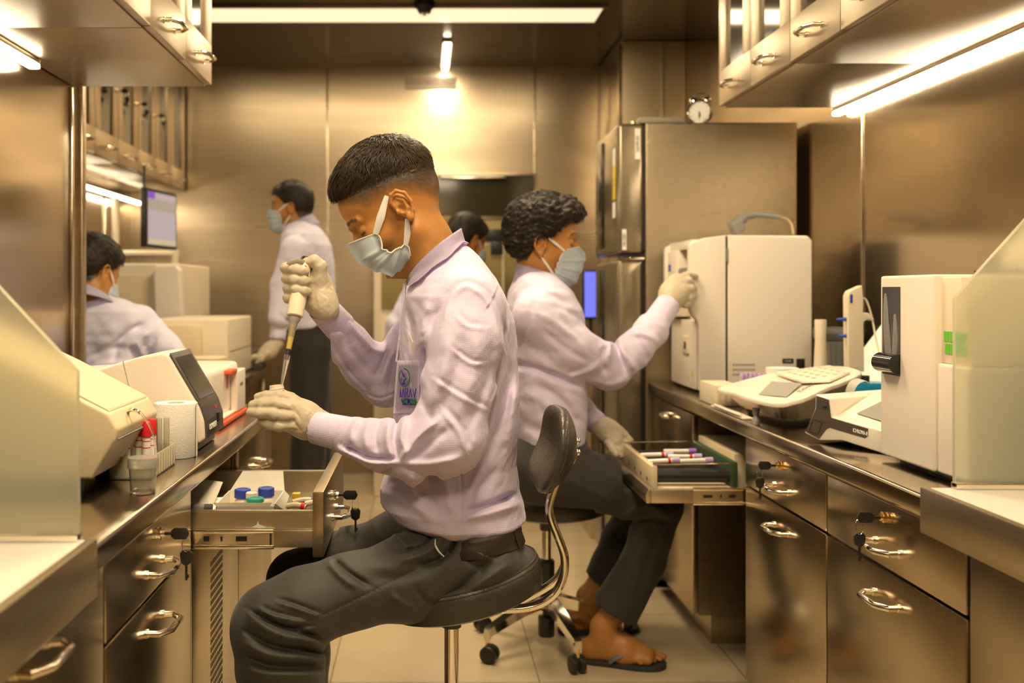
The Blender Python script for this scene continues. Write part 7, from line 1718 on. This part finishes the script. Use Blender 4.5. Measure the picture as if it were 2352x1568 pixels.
p4 = simple_person('person in a white shirt seated at the far left with the back to the camera', (u_(240, 0).x, Y4, 0), H4, nk4, lb4, to4,
    [([u_(318, 745, .0), u_(375, 800, -.02), u_(420, 836, .0), u_(448, 846, .0)], [.072, .060, .044, .034]), ([u_(150, 750, .0), u_(115, 850, .06), u_(165, 868, .28)], [.068, .058, .045])],
    [([u_(446, 845, .0), u_(457, 848, .0)], [.032, .030])], collar4, [([u_(210, 975, .0), u_(180, 1000, .40), u_(180, 1205, .44)], [.10, .075, .06]), ([u_(300, 975, .0), u_(300, 1000, .40), u_(300, 1205, .44)], [.10, .075, .06]), ([u_(215, 960), u_(300, 960)], [.12, .12])],
    (-1.60, 3.36, .05), (-.74, 4.15, 1.16), (.020, .002, .004, 500, 9, .0045, .006, .0016), folds=fo4, gloves=[(gl4, (-.90, 3.54, .74), (-.70, 3.72, .92))], flim=3.66)
stool('black stool under the person seated at the far left', (u_(250, 0).x - .02, Y4), .435, 0, 30, rseat=.17)
# bending person at the back centre
Y5 = 4.88
def v_(px, py, dy=0.): return W(px, py, Y5 + dy)
H5 = Head(v_(1068, 560), 40, 18, 1.0, hair='thick')
nk5 = {'pts': [v_(1058, 575), v_(1045, 600), v_(1030, 630)], 'r': [.054, .056, .07], 'cut': (v_(0, 596).z, v_(0, 612).z)}
lb5 = [([v_(1020, 650), v_(990, 760), v_(985, 870)], [.07, .08, .07]), ([v_(960, 668, -.05), v_(1075, 668, .05)], [.045, .045]), ([v_(955, 672, -.08), v_(920, 770, -.10), v_(895, 860, -.06)], [.04, .032, .022]), ([v_(1080, 680, .08), v_(1100, 770, .14), v_(1120, 830, .2)], [.04, .032, .022]), ([v_(970, 890), v_(975, 1040), v_(980, 1185)], [.06, .045, .035]), ([v_(1030, 890), v_(1035, 1040), v_(1040, 1185)], [.06, .045, .035])]
to5 = mk_sections(Y5, (590, 610, 640, 680, 760, 850, 900), (1010, 975, 945, 935, 930, 940, 945), (1060, 1080, 1095, 1095, 1080, 1065, 1060), [.06, .10, .13, .14, .13, .13, .12])
collar5 = (ring(v_(1046, 597), .062, .062, .01, rot=40), ring(v_(1042, 610), .09, .09, -.004, rot=40))
p5 = simple_person('person with dark hair at the back, mostly hidden behind the two seated men', (v_(1000, 0).x, Y5, 0), H5, nk5, lb5, to5,
    [([v_(958, 672, -.08), v_(915, 745, -.12), v_(893, 830, -.10)], [.066, .056, .045]), ([v_(1078, 680, .08), v_(1100, 770, .12), v_(1118, 820, .18)], [.062, .05, .04])],
    [([v_(893, 832, -.10), v_(887, 862, -.08)], [.038, .036])], collar5, [([v_(985, 880), v_(978, 1000), v_(980, 1215)], [.11, .08, .068]), ([v_(1025, 880), v_(1032, 1000), v_(1040, 1215)], [.11, .08, .068])],
    (-.25, 4.55, .05), (.42, 5.2, 1.52), (.018, .001, .004, 400, 13, .005, .006, .0016), folds=[([(905, 720), (930, 770), (925, 830)], 8, -.012, 'g'), ([(945, 690), (925, 740), (905, 800)], 7, .010, 'r')], flim=4.85)
for px, r_ in ((980, p5), (1040, p5)):
    c = v_(px, 0); c.z = 0; sdf_part('shoe', lambda P, c=c: smax(smin(ell(P, c + Vector((.05, .03, .03)), (.09, .05, .04)), ell(P, c + Vector((0, 0, .05)), (.045, .045, .06)), .03), -P[:, 2] + .002, .004), (c.x - .08, c.y - .08, -.01), (c.x + .17, c.y + .12, .13), .008, M['black'], r_)

GROUPS = {'floor_cabinet': 'steel floor cabinets under the worktops', 'wall_cabinet': 'steel wall cabinets', 'ceiling_panel_light': 'square ceiling light panels', 'light_strip': 'light strips under the wall cabinets',
          'reagent_bottle': 'small capped bottles in the cardboard box', 'blood_tube': 'blood tubes on the tube roller', 'sample_tube': 'red capped sample tubes in the rack', 'glass_tube': 'empty glass tubes in the rack',
          'stool': 'black laboratory stools', 'worktop': 'steel worktops', 'white_ledge': 'white stone ledges', 'glass_screen': 'frosted glass screens', 'tube_holder': 'small clips in the drawer', 'flip_flop': 'pair of black flip-flops',
          'side_counter': 'counters of the far left bay', 'paper_label': 'white labels on the refrigerator', 'person': 'people working in the laboratory'}
for o in bpy.data.objects:
    if o.parent is None and o.get('category') and not o.get('group'):
        g = GROUPS.get(o.name.split('.')[0])
        if g: o['group'] = g
bpy.context.view_layer.update()
